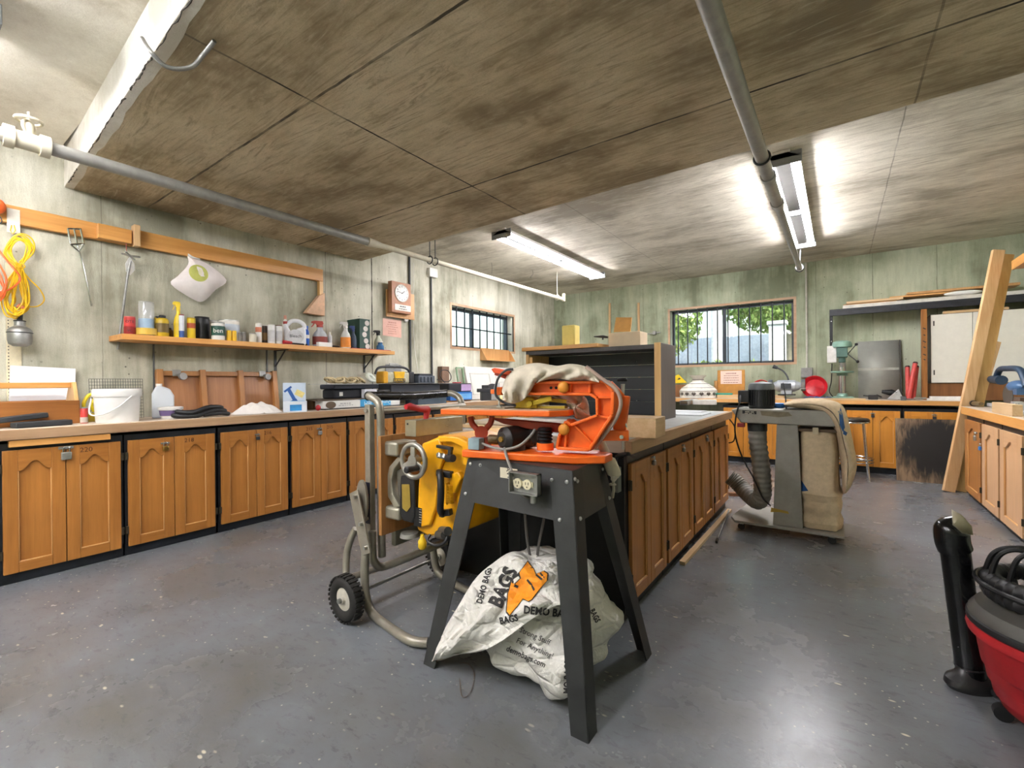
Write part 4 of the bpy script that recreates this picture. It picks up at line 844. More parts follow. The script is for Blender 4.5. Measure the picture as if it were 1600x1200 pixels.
# boxes with blue pictures
bc_ = Vector((-4.2, 2.34, WTL)); k = k_at(bc_.x, bc_.y)
t = thing('mop_carton', 'tall white carton with picture of blue mop on left worktop', 'carton', bc_, R(58))
part('carton', MB().box(-16*k, 16*k, -.035, .035, 0, 44*k), P('#cfdcea', .5, 0, .04), t, local=True, bevel=.002)
b = MB().bar((-8*k, -.0362, 34*k), (4*k, -.0362, 10*k), 5*k, .001, (0, 1, 0)); b.bar((-14*k, -.0362, 30*k), (-4*k, -.0362, 38*k), 3*k, .001, (0, 1, 0)); b.bar((-1*k, -.0362, 18*k), (6*k, -.0362, 5*k), 8*k, .001, (0, 1, 0))
part('blue_picture', b, P('#2a5da8', .5), t, local=True); part('yellow_picture', MB().bar((2*k, -.0361, 30*k), (13*k, -.0361, 24*k), 9*k, .0008, (0, 1, 0)), P('#ead98a', .5), t, local=True)
part('side_panel', MB().box(-16.2*k, -15.9*k, -.034, .034, .002, 43.5*k), P('#24355c', .5), t, local=True)
bd = Vector((-4.05, 2.27, WTL))
t = thing('wipes_box', 'low blue and white wipes box before the mop carton', 'box', bd, R(58))
part('box', MB().box(-17*k, 15*k, -.04, .03, 0, 16*k), P('#dfe6ee', .5, 0, .04), t, local=True, bevel=.002)
part('blue_front', MB().box(-8*k, 8*k, -.0415, -.04, 2*k, 11*k), P('#2f8fd0', .5), t, local=True); part('blue_top', MB().box(-8*k, 12*k, -.03, .02, 16*k, 16.4*k), P('#4aa3dc', .5), t, local=True)
single('red_ball', MB().ell((-4.02, 2.47, WTL+.028), (.022, .025, .028)), RED, 'red plastic ball on left worktop beside the long carton', 'ball')
# long carton, boards, things on the boards
def seg(px0, px1, X, z0, z1, dx, mats, m=0): return MB().box(X-dx, X, vx(px0, X), vx(px1, X), z0, z1)
Xc = -4.06; ya, yb = 2.55, 3.5
t = thing('long_carton', 'long white carton with upside-down lettering on blue end, on left worktop', 'carton', (Xc-.07, (ya+yb)/2, WTL))
part('carton', MB().box(Xc-.14, Xc, ya, yb, WTL+.012, WTL+.085), P('#dcdcd8', .55, 0, .04), t, bevel=.002)
part('blue_band', MB().box(Xc-.139, Xc+.0012, ya+.42, yb-.13, WTL+.013, WTL+.0862), P('#3aa0d6', .5), t)
lettering('Dunewest JBM', .06, (Xc+.003, ya+.645, WTL+.047), (0, -1, 0), (0, 0, -1), P('#d7ecf8', .5), t); print_rows((Xc+.001, ya+.25, WTL+.055), (0, 1, 0), .22, 2, .018, .008, P('#a5a5a5', .5), t)
part('dark_end', MB().lathe([(.001, 0), (.035, 0), (.035, .002), (.001, .002)], (Xc, ya+.08, WTL+.046), 22, 0, Euler((0, R(90), 0)).to_matrix(), 1, 1.6), P('#5d4c3a', .6), t)
single('carton_underlay', MB().box(Xc-.16, Xc+.01, ya+.02, yb+.05, WTL, WTL+.0115), P('#3c3a36', .6), 'dark thin board under the long white carton', 'board')
single('dark_board', MB().box(WL+.05, Xc-.02, 2.5, 3.7, WTL+.0862, WTL+.098), P('#57493a', .6), 'dark brown board lying on top of the long carton', 'board')
t = thing('dark_crate', 'dark open wooden crate against left wall behind carton', 'crate', (-4.42, 2.75, WTL))
part('crate', MB().box(WL+.02, -4.24, 2.55, 3.2, WTL, WTL+.085), P('#6b5236', .6), t)
SH = WTL+.098
zz = A(560, 606, X=-4.2).z
t = thing('tool_bag', 'black canvas tool bag with rolled straps on the dark board', 'bag', (-4.28, 2.98, SH))
part('body', MB().box(-4.42, -4.2, 2.76, 3.17, SH, SH+.1), P('#23252b', .7), t, bevel=.02); part('upper_tray', MB().box(-4.43, -4.17, 2.74, 3.3, SH+.1, SH+.15), P('#2f3440', .6), t, bevel=.012)
part('white_tag', MB().box(-4.2, -4.198, 2.82, 2.86, SH+.03, SH+.07), WHITE, t)
b = MB(); rnd = random.Random(4)
for i in range(9):
    yy = 2.78+.045*i; b.torus((-4.3+rnd.uniform(-.04, .04), yy, SH+.195), .045, .011, Euler((rnd.uniform(-.7, .7), rnd.uniform(-.8, .8), 0)).to_matrix(), 14, 6)
single('rolled_straps', b, P('#cdbb92', .9), 'tangle of cream straps heaped on the tool bag', 'strap')
single('masking_roll', MB().torus((-4.24, 3.24, SH+.225), .045, .022, Euler((R(0), R(50), R(20))).to_matrix(), 24, 8), P('#d3d8cc', .7), 'green and white tape roll on the tool bag', 'tape')
single('small_carton', MB().box(-4.19, -4.13, 3.08, 3.24, SH, SH+.095), P('#d9d9e2', .5, 0, .05), 'small white carton in front of the black tool bag', 'carton', bevel=.002)
t = thing('yellow_tool', 'yellow and black power tool right of the small white carton', 'tool', (-4.2, 3.33, SH))
part('body', MB().box(-4.24, -4.16, 3.27, 3.45, SH, SH+.06), P('#e0b014', .4), t, bevel=.01); part('grip', MB().box(-4.25, -4.15, 3.28, 3.44, SH+.06, SH+.085), BK, t, bevel=.008)
single('steel_rule', MB().box(-4.16, -4.12, 2.45, 4.4, SH+.1525, SH+.156), STEEL, 'long steel straightedge laid across the tool bag', 'rule')
# yellow radio-like tool case
RX = -4.25; rz = SH+.156; r0, r1 = vx(577, RX), vx(631, RX); r0, r1 = 3.42, 3.86
t = thing('jobsite_radio', 'yellow and clear tool case with black carry handle on left worktop', 'case', (RX, (r0+r1)/2, rz))
single('black_case', MB().box(-4.4, -4.16, 3.46, 4.25, SH, SH+.1515), P('#2c3038', .55), 'long black case supporting the yellow tool case', 'case', bevel=.012)
part('clear_drum', MB().box(RX-.12, RX, r0+.05, r1-.03, rz, rz+.135), P('#b8b49a', .25), t, bevel=.02)
part('yellow_plate', MB().prism([(r0+.15, rz+.14), (r1-.12, rz+.14), (r1-.15, rz+.01), (r0+.18, rz+.01)], 'x', RX, RX+.012), P('#e8b416', .4), t, bevel=.004)
part('end_cap', MB().box(RX-.13, RX+.01, r0, r0+.07, rz, rz+.14), P('#d39a18', .4), t, bevel=.012); part('end_cap', MB().box(RX-.13, RX+.01, r1-.05, r1+.03, rz, rz+.14), BK, t, bevel=.012)
part('logo_plate', MB().box(RX+.012, RX+.016, r0+.14, r1-.12, rz+.015, rz+.06), BK, t, bevel=.002)
lettering('DEWALT', .042, (RX+.0168, (r0+r1)/2+.01, rz+.038), (0, 1, 0), (0, 0, 1), P('#efc02a', .4), t)
part('carry_handle', MB().tube(smooth_path([(RX-.05, r0-.07, rz+.11), (RX-.05, r0-.03, rz+.175), (RX-.05, r0+.08, rz+.195), (RX-.05, r1-.12, rz+.195), (RX-.05, r1-.02, rz+.165), (RX-.05, r1, rz+.13)], 6), .014, 10), P('#23272e', .5), t)
t = thing('battery_charger', 'dark grey ribbed tool case right of the yellow one', 'case', (-4.28, 4.08, SH+.152))
b = MB().box(-4.38, -4.2, 3.92, 4.2, SH+.152, SH+.25)
for i in range(4): b.box(-4.2, -4.185, 3.95+.06*i, 3.98+.06*i, SH+.17, SH+.235)
part('case', b, P('#4a525c', .5), t, bevel=.006); part('lid', MB().box(-4.36, -4.22, 3.95, 4.17, SH+.25, SH+.275), P('#2c3036', .5), t, bevel=.004)
cb = A(617, 570, X=-4.5); ca0, ca1 = vx(606, -4.5), vx(630, -4.5)
t = thing('clipboard', 'grey clipboard with metal clip standing against left wall', 'clipboard', (-4.5, (ca0+ca1)/2, 1.05))
part('board', MB().box(WL+.01, WL+.016, ca0, ca1, SH+.08, A(617, 570, X=WL).z), P('#8c8d8e', .6), t); part('clip', MB().box(WL+.016, WL+.026, ca0+.05, ca1-.05, A(617, 571, X=WL).z-.035, A(617, 569, X=WL).z+.01), STEEL, t, bevel=.003)
single('dark_bin', MB().box(-4.22, -4.0, 3.72, 4.2, WTL, SH-.001), P('#3b4853', .6), 'dark blue-grey bin under the black case', 'bin', bevel=.006)
# charger, cable, blue box
cx, cy = -4.32, 4.62
single('stacked_blocks', MB().box(-4.42, -4.2, 4.42, 4.9, WTL, WTL+.02), PINE, 'pine board beneath the blue box near the second conduit', 'board', bevel=.002)
t = thing('blue_carton', 'bright blue carton lying flat below the black charger', 'carton', (-4.26, 4.66, WTL+.02))
part('carton', MB().box(-4.36, -4.16, 4.44, 4.88, WTL+.02, WTL+.13), P('#1d5fa8', .5), t, bevel=.003); part('label', MB().box(-4.16, -4.158, 4.62, 4.86, WTL+.035, WTL+.11), P('#6aa6d8', .5), t)
t = thing('car_charger', 'black battery charger with pink label and looped cable', 'charger', (-4.3, 4.68, WTL+.13))
part('case', MB().box(-4.38, -4.2, 4.46, 4.92, WTL+.13, WTL+.25), P('#26262c', .5), t, bevel=.015); part('label', MB().box(-4.2, -4.197, 4.7, 4.9, WTL+.145, WTL+.235), P('#b79ac4', .5), t); part('red_plug', MB().box(-4.33, -4.25, 4.66, 4.76, WTL+.25, WTL+.265), P('#c03048', .5), t, bevel=.004)
part('cable', MB().tube(smooth_path([(-4.3, 4.5, WTL+.25), (-4.32, 4.42, WTL+.34), (-4.34, 4.46, WTL+.42), (-4.33, 4.58, WTL+.42), (-4.33, 4.64, WTL+.33), (-4.34, 4.58, WTL+.27), (-4.36, 4.4, WTL+.3)], 8), .006, 8), BK, t)
# white door panel and green frame
t = thing('panel_door', 'white moulded panel door leaning lengthwise on left wall', 'door', (-4.38, 6.0, WTL+.009), rot=(0, R(-12), 0))
part('slab', MB().box(-.04, 0, -.9, .95, 0, .50), P('#d6d3cb', .5, 0, .03), t, local=True, bevel=.004)
for (a, b_, z0, z1) in ((-.82, -.35, .07, .4), (-.2, .8, .08, .19), (-.2, .8, .25, .42)):
    fr_ = MB().box(0, .006, a, b_, z0, z0+.014).box(0, .006, a, b_, z1-.014, z1).box(0, .006, a, a+.014, z0, z1).box(0, .006, b_-.014, b_, z0, z1); part('moulding', fr_, P('#c6c3bb', .5, 0, .03), t, local=True)
t = thing('picture_frame', 'small green painted frame leaning at left end of white door', 'frame', (-4.42, 4.99, WTL))
b = MB(); v = [Vector(q) for q in ((-4.5, 4.93, 1.39), (-4.5, 5.06, 1.39), (-4.42, 5.06, WTL+.012), (-4.42, 4.93, WTL+.012))]
for i in range(4): b.bar(v[i], v[(i+1) % 4], .02, .02, (1, 0, 0))
part('frame', b, P('#7f9a7a', .6), t); single('brown_block', MB().box(WL+.004, -4.46, 4.6, 4.74, WTL, 1.4), P('#7a5f4c', .6), 'dark brown board end standing left of the small green frame', 'board')
# bench vise-like grinder on left worktop, red-nozzle bottle
gv = Vector((-4.1, 4.95, WTL)); k = k_at(gv.x, gv.y)
gv = Vector((-4.06, 5.12, WTL))
t = thing('bench_grinder', 'black bench tool with round guard behind the saw table', 'grinder', gv, R(50))
part('body', MB().box(-.11, .11, -.06, .06, 0, .12).box(-.16, .02, -.05, .05, .12, .17).box(-.09, .0, -.04, .04, .17, .22), P('#2a2b2d', .5), t, local=True, bevel=.006)
part('guard', MB().lathe([(.001, -.02), (.1, -.02), (.1, .02), (.001, .02)], (.06, 0, .14), 24, 0, Euler((R(90), 0, 0)).to_matrix()), P('#3a3a3c', .5), t, local=True)
part('shield', MB().prism([(.06, .12), (.17, .13), (.16, .25), (.09, .24)], 'y', -.03, -.025), CLEARP, t, local=True); part('plate', MB().box(.03, .11, -.064, -.06, .01, .11), P('#a3a29e', .5, .3), t, local=True)
rb = Vector((-4.1, A(766, 612, X=-4.1).y+.22, WTL)); t = thing('glue_bottle', 'yellow bottle with red nozzle on left worktop', 'bottle', rb)
part('body', MB().lathe([(.045, 0), (.05, .01), (.045, .07), (.02, .1)], rb, 16), P('#d9d49a', .4), t); part('nozzle', MB().lathe([(.022, .1), (.022, .13), (.012, .14), (.01, .19)], rb, 12), RED, t)
for i, (x_, y_, lx, ly, h, cc, lab) in enumerate(((-4.25, 5.9, .2, .3, .05, '#e4e2dc', 'flat white tray on left worktop left of the black box'), (-4.15, 6.5, .3, .4, .03, '#d6d4d0', 'stack of white papers on left worktop near the corner'))):
    single('tray' if i == 0 else 'papers', MB().box(x_-lx/2, x_+lx/2, y_-ly/2, y_+ly/2, WTL, WTL+h), P(cc, .6), lab, 'tray' if i == 0 else 'papers', bevel=.004)
# ---------------------------------------------------------------- scroll saw on its stand
STB = P('#2b2c2c', .5, .1, .25, 9); BOLT = P('#c9c9c6', .3, .8)
ST, SF = [(-1.34, 1.545), (-.795, 1.49), (-.815, 1.80), (-1.345, 1.83)], [(-1.405, 1.325), (-.66, 1.33), (-.655, 1.925), (-1.40, 1.93)]
zt = .836
t = thing('saw_stand', 'black steel splayed-leg stand with white bolts carrying the orange saw', 'stand', (-1.05, 1.63, 0))
def quad(pts, th=.004):
    b = MB(); b.add(pts, [(0, 1, 2, 3)]); return b
def lerp(a, b_, f): return Vector(a)+(Vector(b_)-Vector(a))*f
for i in range(4):
    tp, ft = Vector((*ST[i], zt)), Vector((*SF[i], 0)); sx = 1 if i in (0, 3) else -1; sy = 1 if i in (0, 1) else -1
    b = MB(); wt, wb = (.095, .062)
    b.add([tp, tp+Vector((sx*wt, 0, 0)), ft+Vector((sx*wb, 0, 0)), ft], [(0, 1, 2, 3)])
    b.add([tp, tp+Vector((0, sy*wt*.8, 0)), ft+Vector((0, sy*wb, 0)), ft], [(0, 1, 2, 3)])
    part('leg', b, STB, t, solid=.005, smooth=False)
aps = []
for i, j in ((0, 1), (1, 2), (2, 3), (3, 0)):
    a, b_ = Vector((*ST[i], zt)), Vector((*ST[j], zt)); fa, fb = Vector((*SF[i], 0)), Vector((*SF[j], 0)); fz = .185/zt
    nrm = (b_-a).cross(Vector((0, 0, 1))).normalized()*.004
    part('apron', quad([a-nrm, b_-nrm, lerp(b_, fb, fz)-nrm, lerp(a, fa, fz)-nrm]), STB, t, solid=.004, smooth=False)
part('top_frame', MB().prism([(p[0], p[1]) for p in ST], 'z', zt-.003, zt), STB, t)
for i, offs in ((0, ((.022, .03), (.078, .03), (.03, .155))), (1, ((-.022, .04), (-.085, .04), (-.06, .175)))):
    for dx, dz in offs:
        p = lerp((*ST[i], zt), (*SF[i], 0), dz/zt)+Vector((dx, 0, 0))
        part('bolt', MB().lathe([(.001, -.002), (.0075, -.002), (.0075, .003), (.004, .006), (.001, .006)], p+Vector((0, -.003, 0)), 10, 0, Euler((R(90), 0, 0)).to_matrix()), BOLT, t)
for i, offs in ((1, ((.03, .04), (.012, .03), (.035, .17))), (2, ((-.03, .04), (-.035, .16)))):
    for dy, dz in offs:
        p = lerp((*ST[i], zt), (*SF[i], 0), dz/zt)+Vector((0, dy, 0))
        part('bolt', MB().lathe([(.001, -.002), (.0075, -.002), (.0075, .003), (.004, .006), (.001, .006)], p+Vector((.003, 0, 0)), 10, 0, Euler((0, R(90), 0)).to_matrix()), BOLT, t)
# outlet box and card on the front apron
def fa(px, py): return A(px, py, Y=1.478)
bx_ = [fa(808, 733), fa(852, 736), fa(852, 766), fa(808, 763)]
x0, x1, z0, z1 = bx_[0].x, bx_[1].x, bx_[3].z-.005, bx_[0].z
o = part('outlet_box', MB().box(x0, x1, 1.445, 1.45, z0, z1).box(x0, x0+.004, 1.42, 1.45, z0, z1).box(x1-.004, x1, 1.42, 1.45, z0, z1).box(x0, x1, 1.42, 1.45, z1-.004, z1).box(x0, x1, 1.42, 1.45, z0, z0+.004), GALV, t)
cx = (x0+x1)/2-.012; cz = (z0+z1)/2-.004
part('receptacle', MB().lathe([(.001, 0), (.019, 0), (.019, .006), (.001, .007)], (cx-.022, 1.44, cz), 20, 0, Euler((R(90), 0, 0)).to_matrix()).lathe([(.001, 0), (.019, 0), (.019, .006), (.001, .007)], (cx+.022, 1.44, cz), 20, 0, Euler((R(90), 0, 0)).to_matrix()).box(cx-.045, cx+.045, 1.439, 1.442, cz-.01, cz+.01), CREAM, o, label='ivory double receptacle')
b = MB()
for s in (-.022, .022):
    for dx in (-.006, .006): b.box(cx+s+dx-.0012, cx+s+dx+.0012, 1.4325, 1.434, cz-.001, cz+.009)
    b.box(cx+s-.002, cx+s+.002, 1.4325, 1.434, cz-.012, cz-.007)
part('slots', b, BLACK, o)
part('cable_clamp', MB().cyl((x1-.03, 1.44, z0), (x1-.03, 1.44, z0-.03), .012, n=12), GALV, o)
cd0, cd1 = fa(785, 729), fa(812, 747)
part('card', MB().box(cd0.x, cd1.x, 1.462, 1.4635, cd1.z-.004, cd0.z), P('#d6cdb4', .7), t); lettering('AW', .03, ((cd0.x+cd1.x)/2, 1.4615, (cd0.z+cd1.z)/2), (.15, 0, -1), (1, 0, 0), INK, t)
# ---- saw in its own frame: u along, v back, z up
O = Vector((-1.05, 1.655, zt)); AN = R(11)
ss = thing('scroll_saw', 'orange cast-iron scroll saw with C-shaped arm bolted on black stand', 'saw', O, AN)
U = Vector((math.cos(AN), math.sin(AN), 0)); V = Vector((-math.sin(AN), math.cos(AN), 0))
def L(px, py, v=0.0):
    d = CR*((px-800)/F)+CU*(-(py-600)/F)+CF; q0 = O+V*v
    s = (q0-Vector((0, 0, CAMH))).dot(V)/d.dot(V); p = Vector((0, 0, CAMH))+d*s-O
    return (p.dot(U), p.z)
def L3(px, py, v=0.0): u, z = L(px, py, v); return (u, v, z)
DKO = P('#a8381a', .5, 0, .1)
bl = [(u, v) for u, v in ((-.32, -.09), (-.02, -.095), (.19, -.085), (.30, -.03), (.31, .06), (.25, .12), (-.30, .12), (-.33, .05))]
part('base_plate', MB().prism(bl, 'z', 0.001, .032), ORANGE, ss, local=True, bevel=.005)
vf = -.04
out = [L(*p, vf) for p in ((812, 597), (946, 595), (960, 611), (959, 649), (921, 706), (869, 702), (872, 682), (884, 655), (893, 663), (934, 649), (933, 621), (923, 616), (812, 616))]
af = part('c_frame', MB().prism(out, 'y', -.022, .022), ORANGE, ss, local=True, bevel=.003)
def rib(p, q, w_=.012, v0=-.05, v1=.05):
    a, b_ = L(*p, vf), L(*q, vf); d = Vector((b_[0]-a[0], b_[1]-a[1])); n = Vector((-d.y, d.x)).normalized()*w_/2
    return [(a[0]+n.x, a[1]+n.y), (b_[0]+n.x, b_[1]+n.y), (b_[0]-n.x, b_[1]-n.y), (a[0]-n.x, a[1]-n.y)]
rp = [(812, 598), (946, 597), (958, 612), (957, 648), (921, 703), (871, 700), (874, 682), (885, 658), (893, 664), (934, 649), (933, 622), (923, 616), (812, 615)]
for i in range(12):
    part('flange', MB().prism(rib(rp[i], rp[i+1]), 'y', -.05, .05), ORANGE, af, local=True, bevel=.003)
for p, q in (((921, 597), (921, 615)), ((891, 597), (891, 615)), ((934, 621), (957, 621)), ((934, 650), (957, 655)), ((897, 665), (926, 694)), ((884, 678), (883, 701))):
    part('web_rib', MB().prism(rib(p, q, .009), 'y', -.04, .04), ORANGE, af, local=True, bevel=.002)
KNB = P('#d68a2a', .5)
for px, py in ((880, 605), (881, 671)): part('round_knob', MB().ell(L3(px, py, -.055), (.024, .014, .024)), KNB, ss, local=True)
for px in (861, 869): part('hole', MB().cyl(Vector(L3(px, 606, -.0225)), Vector(L3(px, 606, -.024)), .006), BLACK, af, local=True)
# rear arm, block, tension screw and lever
part('rear_arm', MB().bar(L3(975, 618, .06), L3(968, 672, .06), .05, .03, (0, 1, 0)).bar(L3(952, 600, .03), L3(972, 620, .06), .03, .03, (0, 1, 0)), ORANGE, ss, local=True, bevel=.004)
part('rear_block', MB().bar(L3(940, 680, .02), L3(982, 680, .05), .04, .042, (0, 0, 1)), ORANGE, ss, local=True, bevel=.004); part('pivot_bolt', MB().cyl(Vector(L3(971, 683, .01)), Vector(L3(971, 683, .03))+Vector((0, .03, 0)), .008), CHROME, ss, local=True)
part('tension_screw', MB().cyl(L3(973, 600, .06), L3(973, 622, .06), .009, .006).cyl(L3(972, 672, .05), L3(973, 702, .05), .004), STEEL, ss, local=True); part('tension_knob', MB().lathe([(.02, 0), (.022, .008), (.018, .014), (.01, .016)], L3(972, 596, .06), 16), BLACK, ss, local=True)
part('lever', MB().tube([L3(977, 624, .07), L3(974, 650, .05), L3(979, 668, .05)], .0045, 8), CHROME, ss, local=True)
# table
tb = [L(*p, -.1) for p in ((688, 645), (858, 650))]; zt_ = L(780, 641, -.1)[1]; zu = zt_-.024
u0, u1 = tb[0][0], tb[1][0]
part('table', MB().prism([(u0, -.1), (u1, -.1), (u1+.06, -.03), (u1+.06, .16), (u0, .19)], 'z', zu, zt_), ORANGE, ss, local=True, bevel=.004)
part('table_top', MB().prism([(u0+.004, -.096), (u1-.002, -.096), (u1+.055, -.028), (u1+.055, .155), (u0+.004, .185)], 'z', zt_, zt_+.003), P('#c7a48a', .45, .2), ss, local=True)
b = MB()
for s in (-1, 1):
    b.tube(smooth_path([L3(752+s*17, 652, .0), L3(752+s*14, 662, .0), L3(752+s*6, 671, .0), L3(752+s*3, 683, .0)], 5), [.012]*8+[.014]*8, 8) if False else b.tube(smooth_path([L3(752+s*17, 651, .0), L3(752+s*14, 662, .0), L3(752+s*6, 672, .0), L3(752+s*3, 685, .0)], 5), .014, 8)
b.cyl(L3(752, 676, -.03), L3(752, 676, .04), .03).ob(L3(752, 691, 0), (.07, .06, .05)); part('trunnion', b, DKO, ss, local=True)
lw = MB().prism([L(*p, .03) for p in ((768, 653), (800, 655), (880, 662), (880, 676), (840, 672), (790, 662))], 'y', .01, .05); part('lower_arm', lw, DKO, ss, local=True, bevel=.004)
mc = Vector(L3(803, 684, 0))
part('motor', MB().cyl(mc+Vector((-.02, -.05, 0)), mc+Vector((.04, .09, 0)), .052, n=28).cyl(mc+Vector((-.028, -.066, 0)), mc+Vector((-.02, -.05, 0)), .03, .05, 24).cyl(mc+Vector((0, 0, -.06)), mc+Vector((0, 0, 0)), .05, .05), P('#26211f', .5), ss, local=True); part('motor_shaft', MB().cyl(mc+Vector((-.03, -.075, 0)), mc+Vector((-.026, -.065, 0)), .012), BRASS, ss, local=True)
fc_ = Vector(L3(838, 684, -.0))
for i in range(4): part('fan_disc', MB().torus(fc_+Vector((-.02+.014*i, 0, 0)), .03, .005, Euler((0, R(90), R(20))).to_matrix(), 20, 6), P('#2b2523', .5), ss, local=True)
bc0 = Vector(L3(852, 699, -.02))
b = MB(); pr_ = []
for i in range(5): pr_ += [(.033, .02+i*.014), (.026, .027+i*.014)]
part('bellows', MB().lathe(pr_, bc0, 20), BLACK, ss, local=True); part('bellows_base', MB().lathe([(.036, -.01), (.036, .02)], bc0, 20), ORANGE, ss, local=True)
sb0 = Vector(L3(744, 693, -.06)); part('switch_box', MB().ob(sb0, (.055, .05, .05)), P('#8ba0a6', .5), ss, local=True, bevel=.003)
part('capacitor', MB().cyl(Vector(L3(765, 686, -.03)), Vector(L3(780, 687, -.03)), .02).ell(Vector(L3(772, 686, -.047)), (.018, .006, .012)), P('#5a4420', .5), ss, local=True)
part('power_cord', MB().tube(smooth_path([L3(753, 693, -.06), L3(770, 699, -.07), L3(790, 702, -.075), L3(812, 696, -.07), L3(828, 682, -.05), L3(836, 671, -.03)], 6), .006, 8), P('#8d8a84', .6), ss, local=True)
pts = [L3(788, 700, -.075), L3(792, 715, -.115), L3(800, 738, -.2), L3(806, 760, -.21), L3(818, 774, -.2), L3(829, 778, -.17), L3(834, 772, -.15)]
part('drop_cord', MB().tube([O+U*p[0]+V*p[1]+Vector((0, 0, p[2])) for p in smooth_path(pts, 8)], .006, 8), P('#8d8a84', .6), t)
for p in ([L3(818, 778, -.14), L3(820, 800, -.1), L3(824, 845, -.06), L3(830, 878, -.04)], [L3(856, 775, -.12), L3(850, 810, -.06), L3(842, 850, -.04), L3(838, 880, -.03)]):
    part('hanging_cord', MB().tube([O+U*q_[0]+V*q_[1]+Vector((0, 0, q_[2])) for q_ in smooth_path(p, 6)], .006, 8), P('#5c5855', .6), t)
# blade clamp, hold-down, air hoses
part('blade_holder', MB().bar(L3(779, 614, -.03), L3(780, 634, -.03), .006, .006, (0, 1, 0)).bar(L3(780, 634, -.03), L3(780, 640, -.03), .02, .012, (0, 1, 0)), STEEL, ss, local=True); part('blade_head', MB().ob(L3(780, 611, -.03), (.034, .03, .035)).ob(L3(771, 612, -.03), (.02, .02, .02)), ORANGE, ss, local=True, bevel=.003)
part('upper_tip', MB().prism([L(*p, -.02) for p in ((771, 577), (776, 575), (802, 580), (800, 586), (775, 583))], 'y', -.045, .0), P('#d8501c', .45), ss, local=True, bevel=.003)
part('upper_arm', MB().prism([L(*p, 0) for p in ((776, 577), (830, 590), (900, 597), (900, 610), (830, 606), (776, 586))], 'y', -.0215, .02), DKO, ss, local=True)
part('air_hose', MB().tube(smooth_path([L3(802, 577, -.05), L3(790, 579, -.06), L3(778, 592, -.06), L3(774, 612, -.06), L3(778, 622, -.06), L3(790, 630, -.05), L3(806, 634, -.04)], 7), .0055, 8), P('#35373a', .5), ss, local=True)
part('grey_hose', MB().tube(smooth_path([L3(916, 573, -.05), L3(938, 590, -.055), L3(962, 608, -.05), L3(970, 630, -.04), L3(962, 655, -.03), L3(944, 680, -.02), L3(930, 700, -.0)], 8), .0075, 10), P('#b39a8c', .6), ss, local=True)
part('table_dust', MB().box(0, .001, 0, .001, 0, .001), BLACK, ss) if 0 else None
# yellow jig on the table
t = thing('yellow_jig', 'yellow metal clamping jig lying on the orange saw table', 'jig', O+U*0+Vector((0, 0, zt_+.004)), AN)
def J(px, py, v=0.02): u, z = L(px, py, v); return (u, v, z-zt_-.004)
part('block', MB().prism([(J(803, 0)[0], .001), (J(838, 0)[0], .001), (J(838, 0)[0], .03), (J(830, 0)[0], .05), (J(806, 0)[0], .05)], 'y', -.02, .05), P('#c9ab22', .45), t, local=True, bevel=.004)
part('link_arm', MB().bar((J(826, 0)[0], -.025, .018), (J(862, 0)[0], -.025, .045), .012, .02, (0, 0, 1)).cyl((J(829, 0)[0], -.04, .022), (J(829, 0)[0], -.02, .022), .014).bar((J(838, 0)[0], .0, .04), (J(880, 0)[0], .02, .03), .012, .016, (0, 0, 1)), P('#bfa51e', .45), t, local=True, bevel=.002)
part('rail', MB().box(J(836, 0)[0], J(880, 0)[0], -.01, .03, .001, .012), P('#a88f1c', .5), t, local=True)
t = single('cardboard_scrap', MB().prism([(L(700, 0, 0)[0] if 0 else u0+.05, -.02), (u0+.30, -.06), (u0+.34, .08), (u0+.06, .12)], 'z', zt_+.004, zt_+.008).xf(Matrix.Translation(O)@Matrix.Rotation(AN, 4, 'Z')), P('#8a7a62', .8), 'thin dark cardboard scrap on the orange saw table', 'cardboard')
# ---------------------------------------------------------------- draped canvas over the saw arm
t = thing('canvas_sheet', 'cream canvas dust bag draped over orange saw arm', 'cloth', O+Vector((0, 0, .3)), AN)
def Lq(px, py, v): u, z = L(px, py, v); return Vector((u, v, z-.3))
top = [(784, 612), (789, 594), (798, 580), (815, 571), (838, 567), (858, 570), (872, 572), (890, 569), (908, 571), (918, 576), (930, 586), (936, 596)]
bot = [(792, 628), (800, 630), (806, 630), (818, 625), (828, 612), (834, 602), (850, 594), (870, 592), (888, 594), (905, 594), (920, 594), (936, 597)]
T_, B_ = smooth_path([(*p, 0) for p in top], 5), smooth_path([(*p, 0) for p in bot], 5); N = len(T_)
def drape(side):
    def fn(u, w_):
        i = min(N-1, int(round(u*(N-1)))); a, c_ = T_[i], B_[i]
        s = w_; px = a.x+(c_.x-a.x)*s; py = a.y+(c_.y-a.y)*s
        bulge = math.sin(math.pi*min(1, s*.9+.05)); v = side*(.035+.045*bulge) if side < 0 else .03+.05*bulge
        if s == 0: v = -.02
        fold = .02*math.sin(u*30+s*5)*s+.012*math.sin(u*57-s*9)*s
        p = Lq(px, py, v-side*0+fold*(-1 if side < 0 else 1)); return p
    return fn
b = MB().grid(drape(-1), N, 12)
def back(u, w_):
    p = drape(-1)(u, w_); q_ = p.copy(); q_.y = -.02+(.12)*math.sin(math.pi/2*min(1, w_*1.3)); return q_
b.grid(back, N, 12)
CANV = P('#d3c9b6', .95, 0, .1, 24)
part('drape', b, CANV, t, local=True, solid=.006, sub=1)
ip = [(846, 612), (872, 615), (908, 618), (918, 628), (921, 648), (923, 652), (902, 655), (893, 640), (880, 625), (862, 617)]
o_ = smooth_path([(*p, 0) for p in ip], 4, True); cc = (900, 635)
b = MB(); vs = []; n = len(o_)
for j in range(6):
    s = j/5; vs += [Lq(cc[0]+(p.x-cc[0])*s, cc[1]+(p.y-cc[1])*s, .075-.05*(1-s*s)+.022*math.sin(k*.8+s*4)) for k, p in enumerate(o_)]
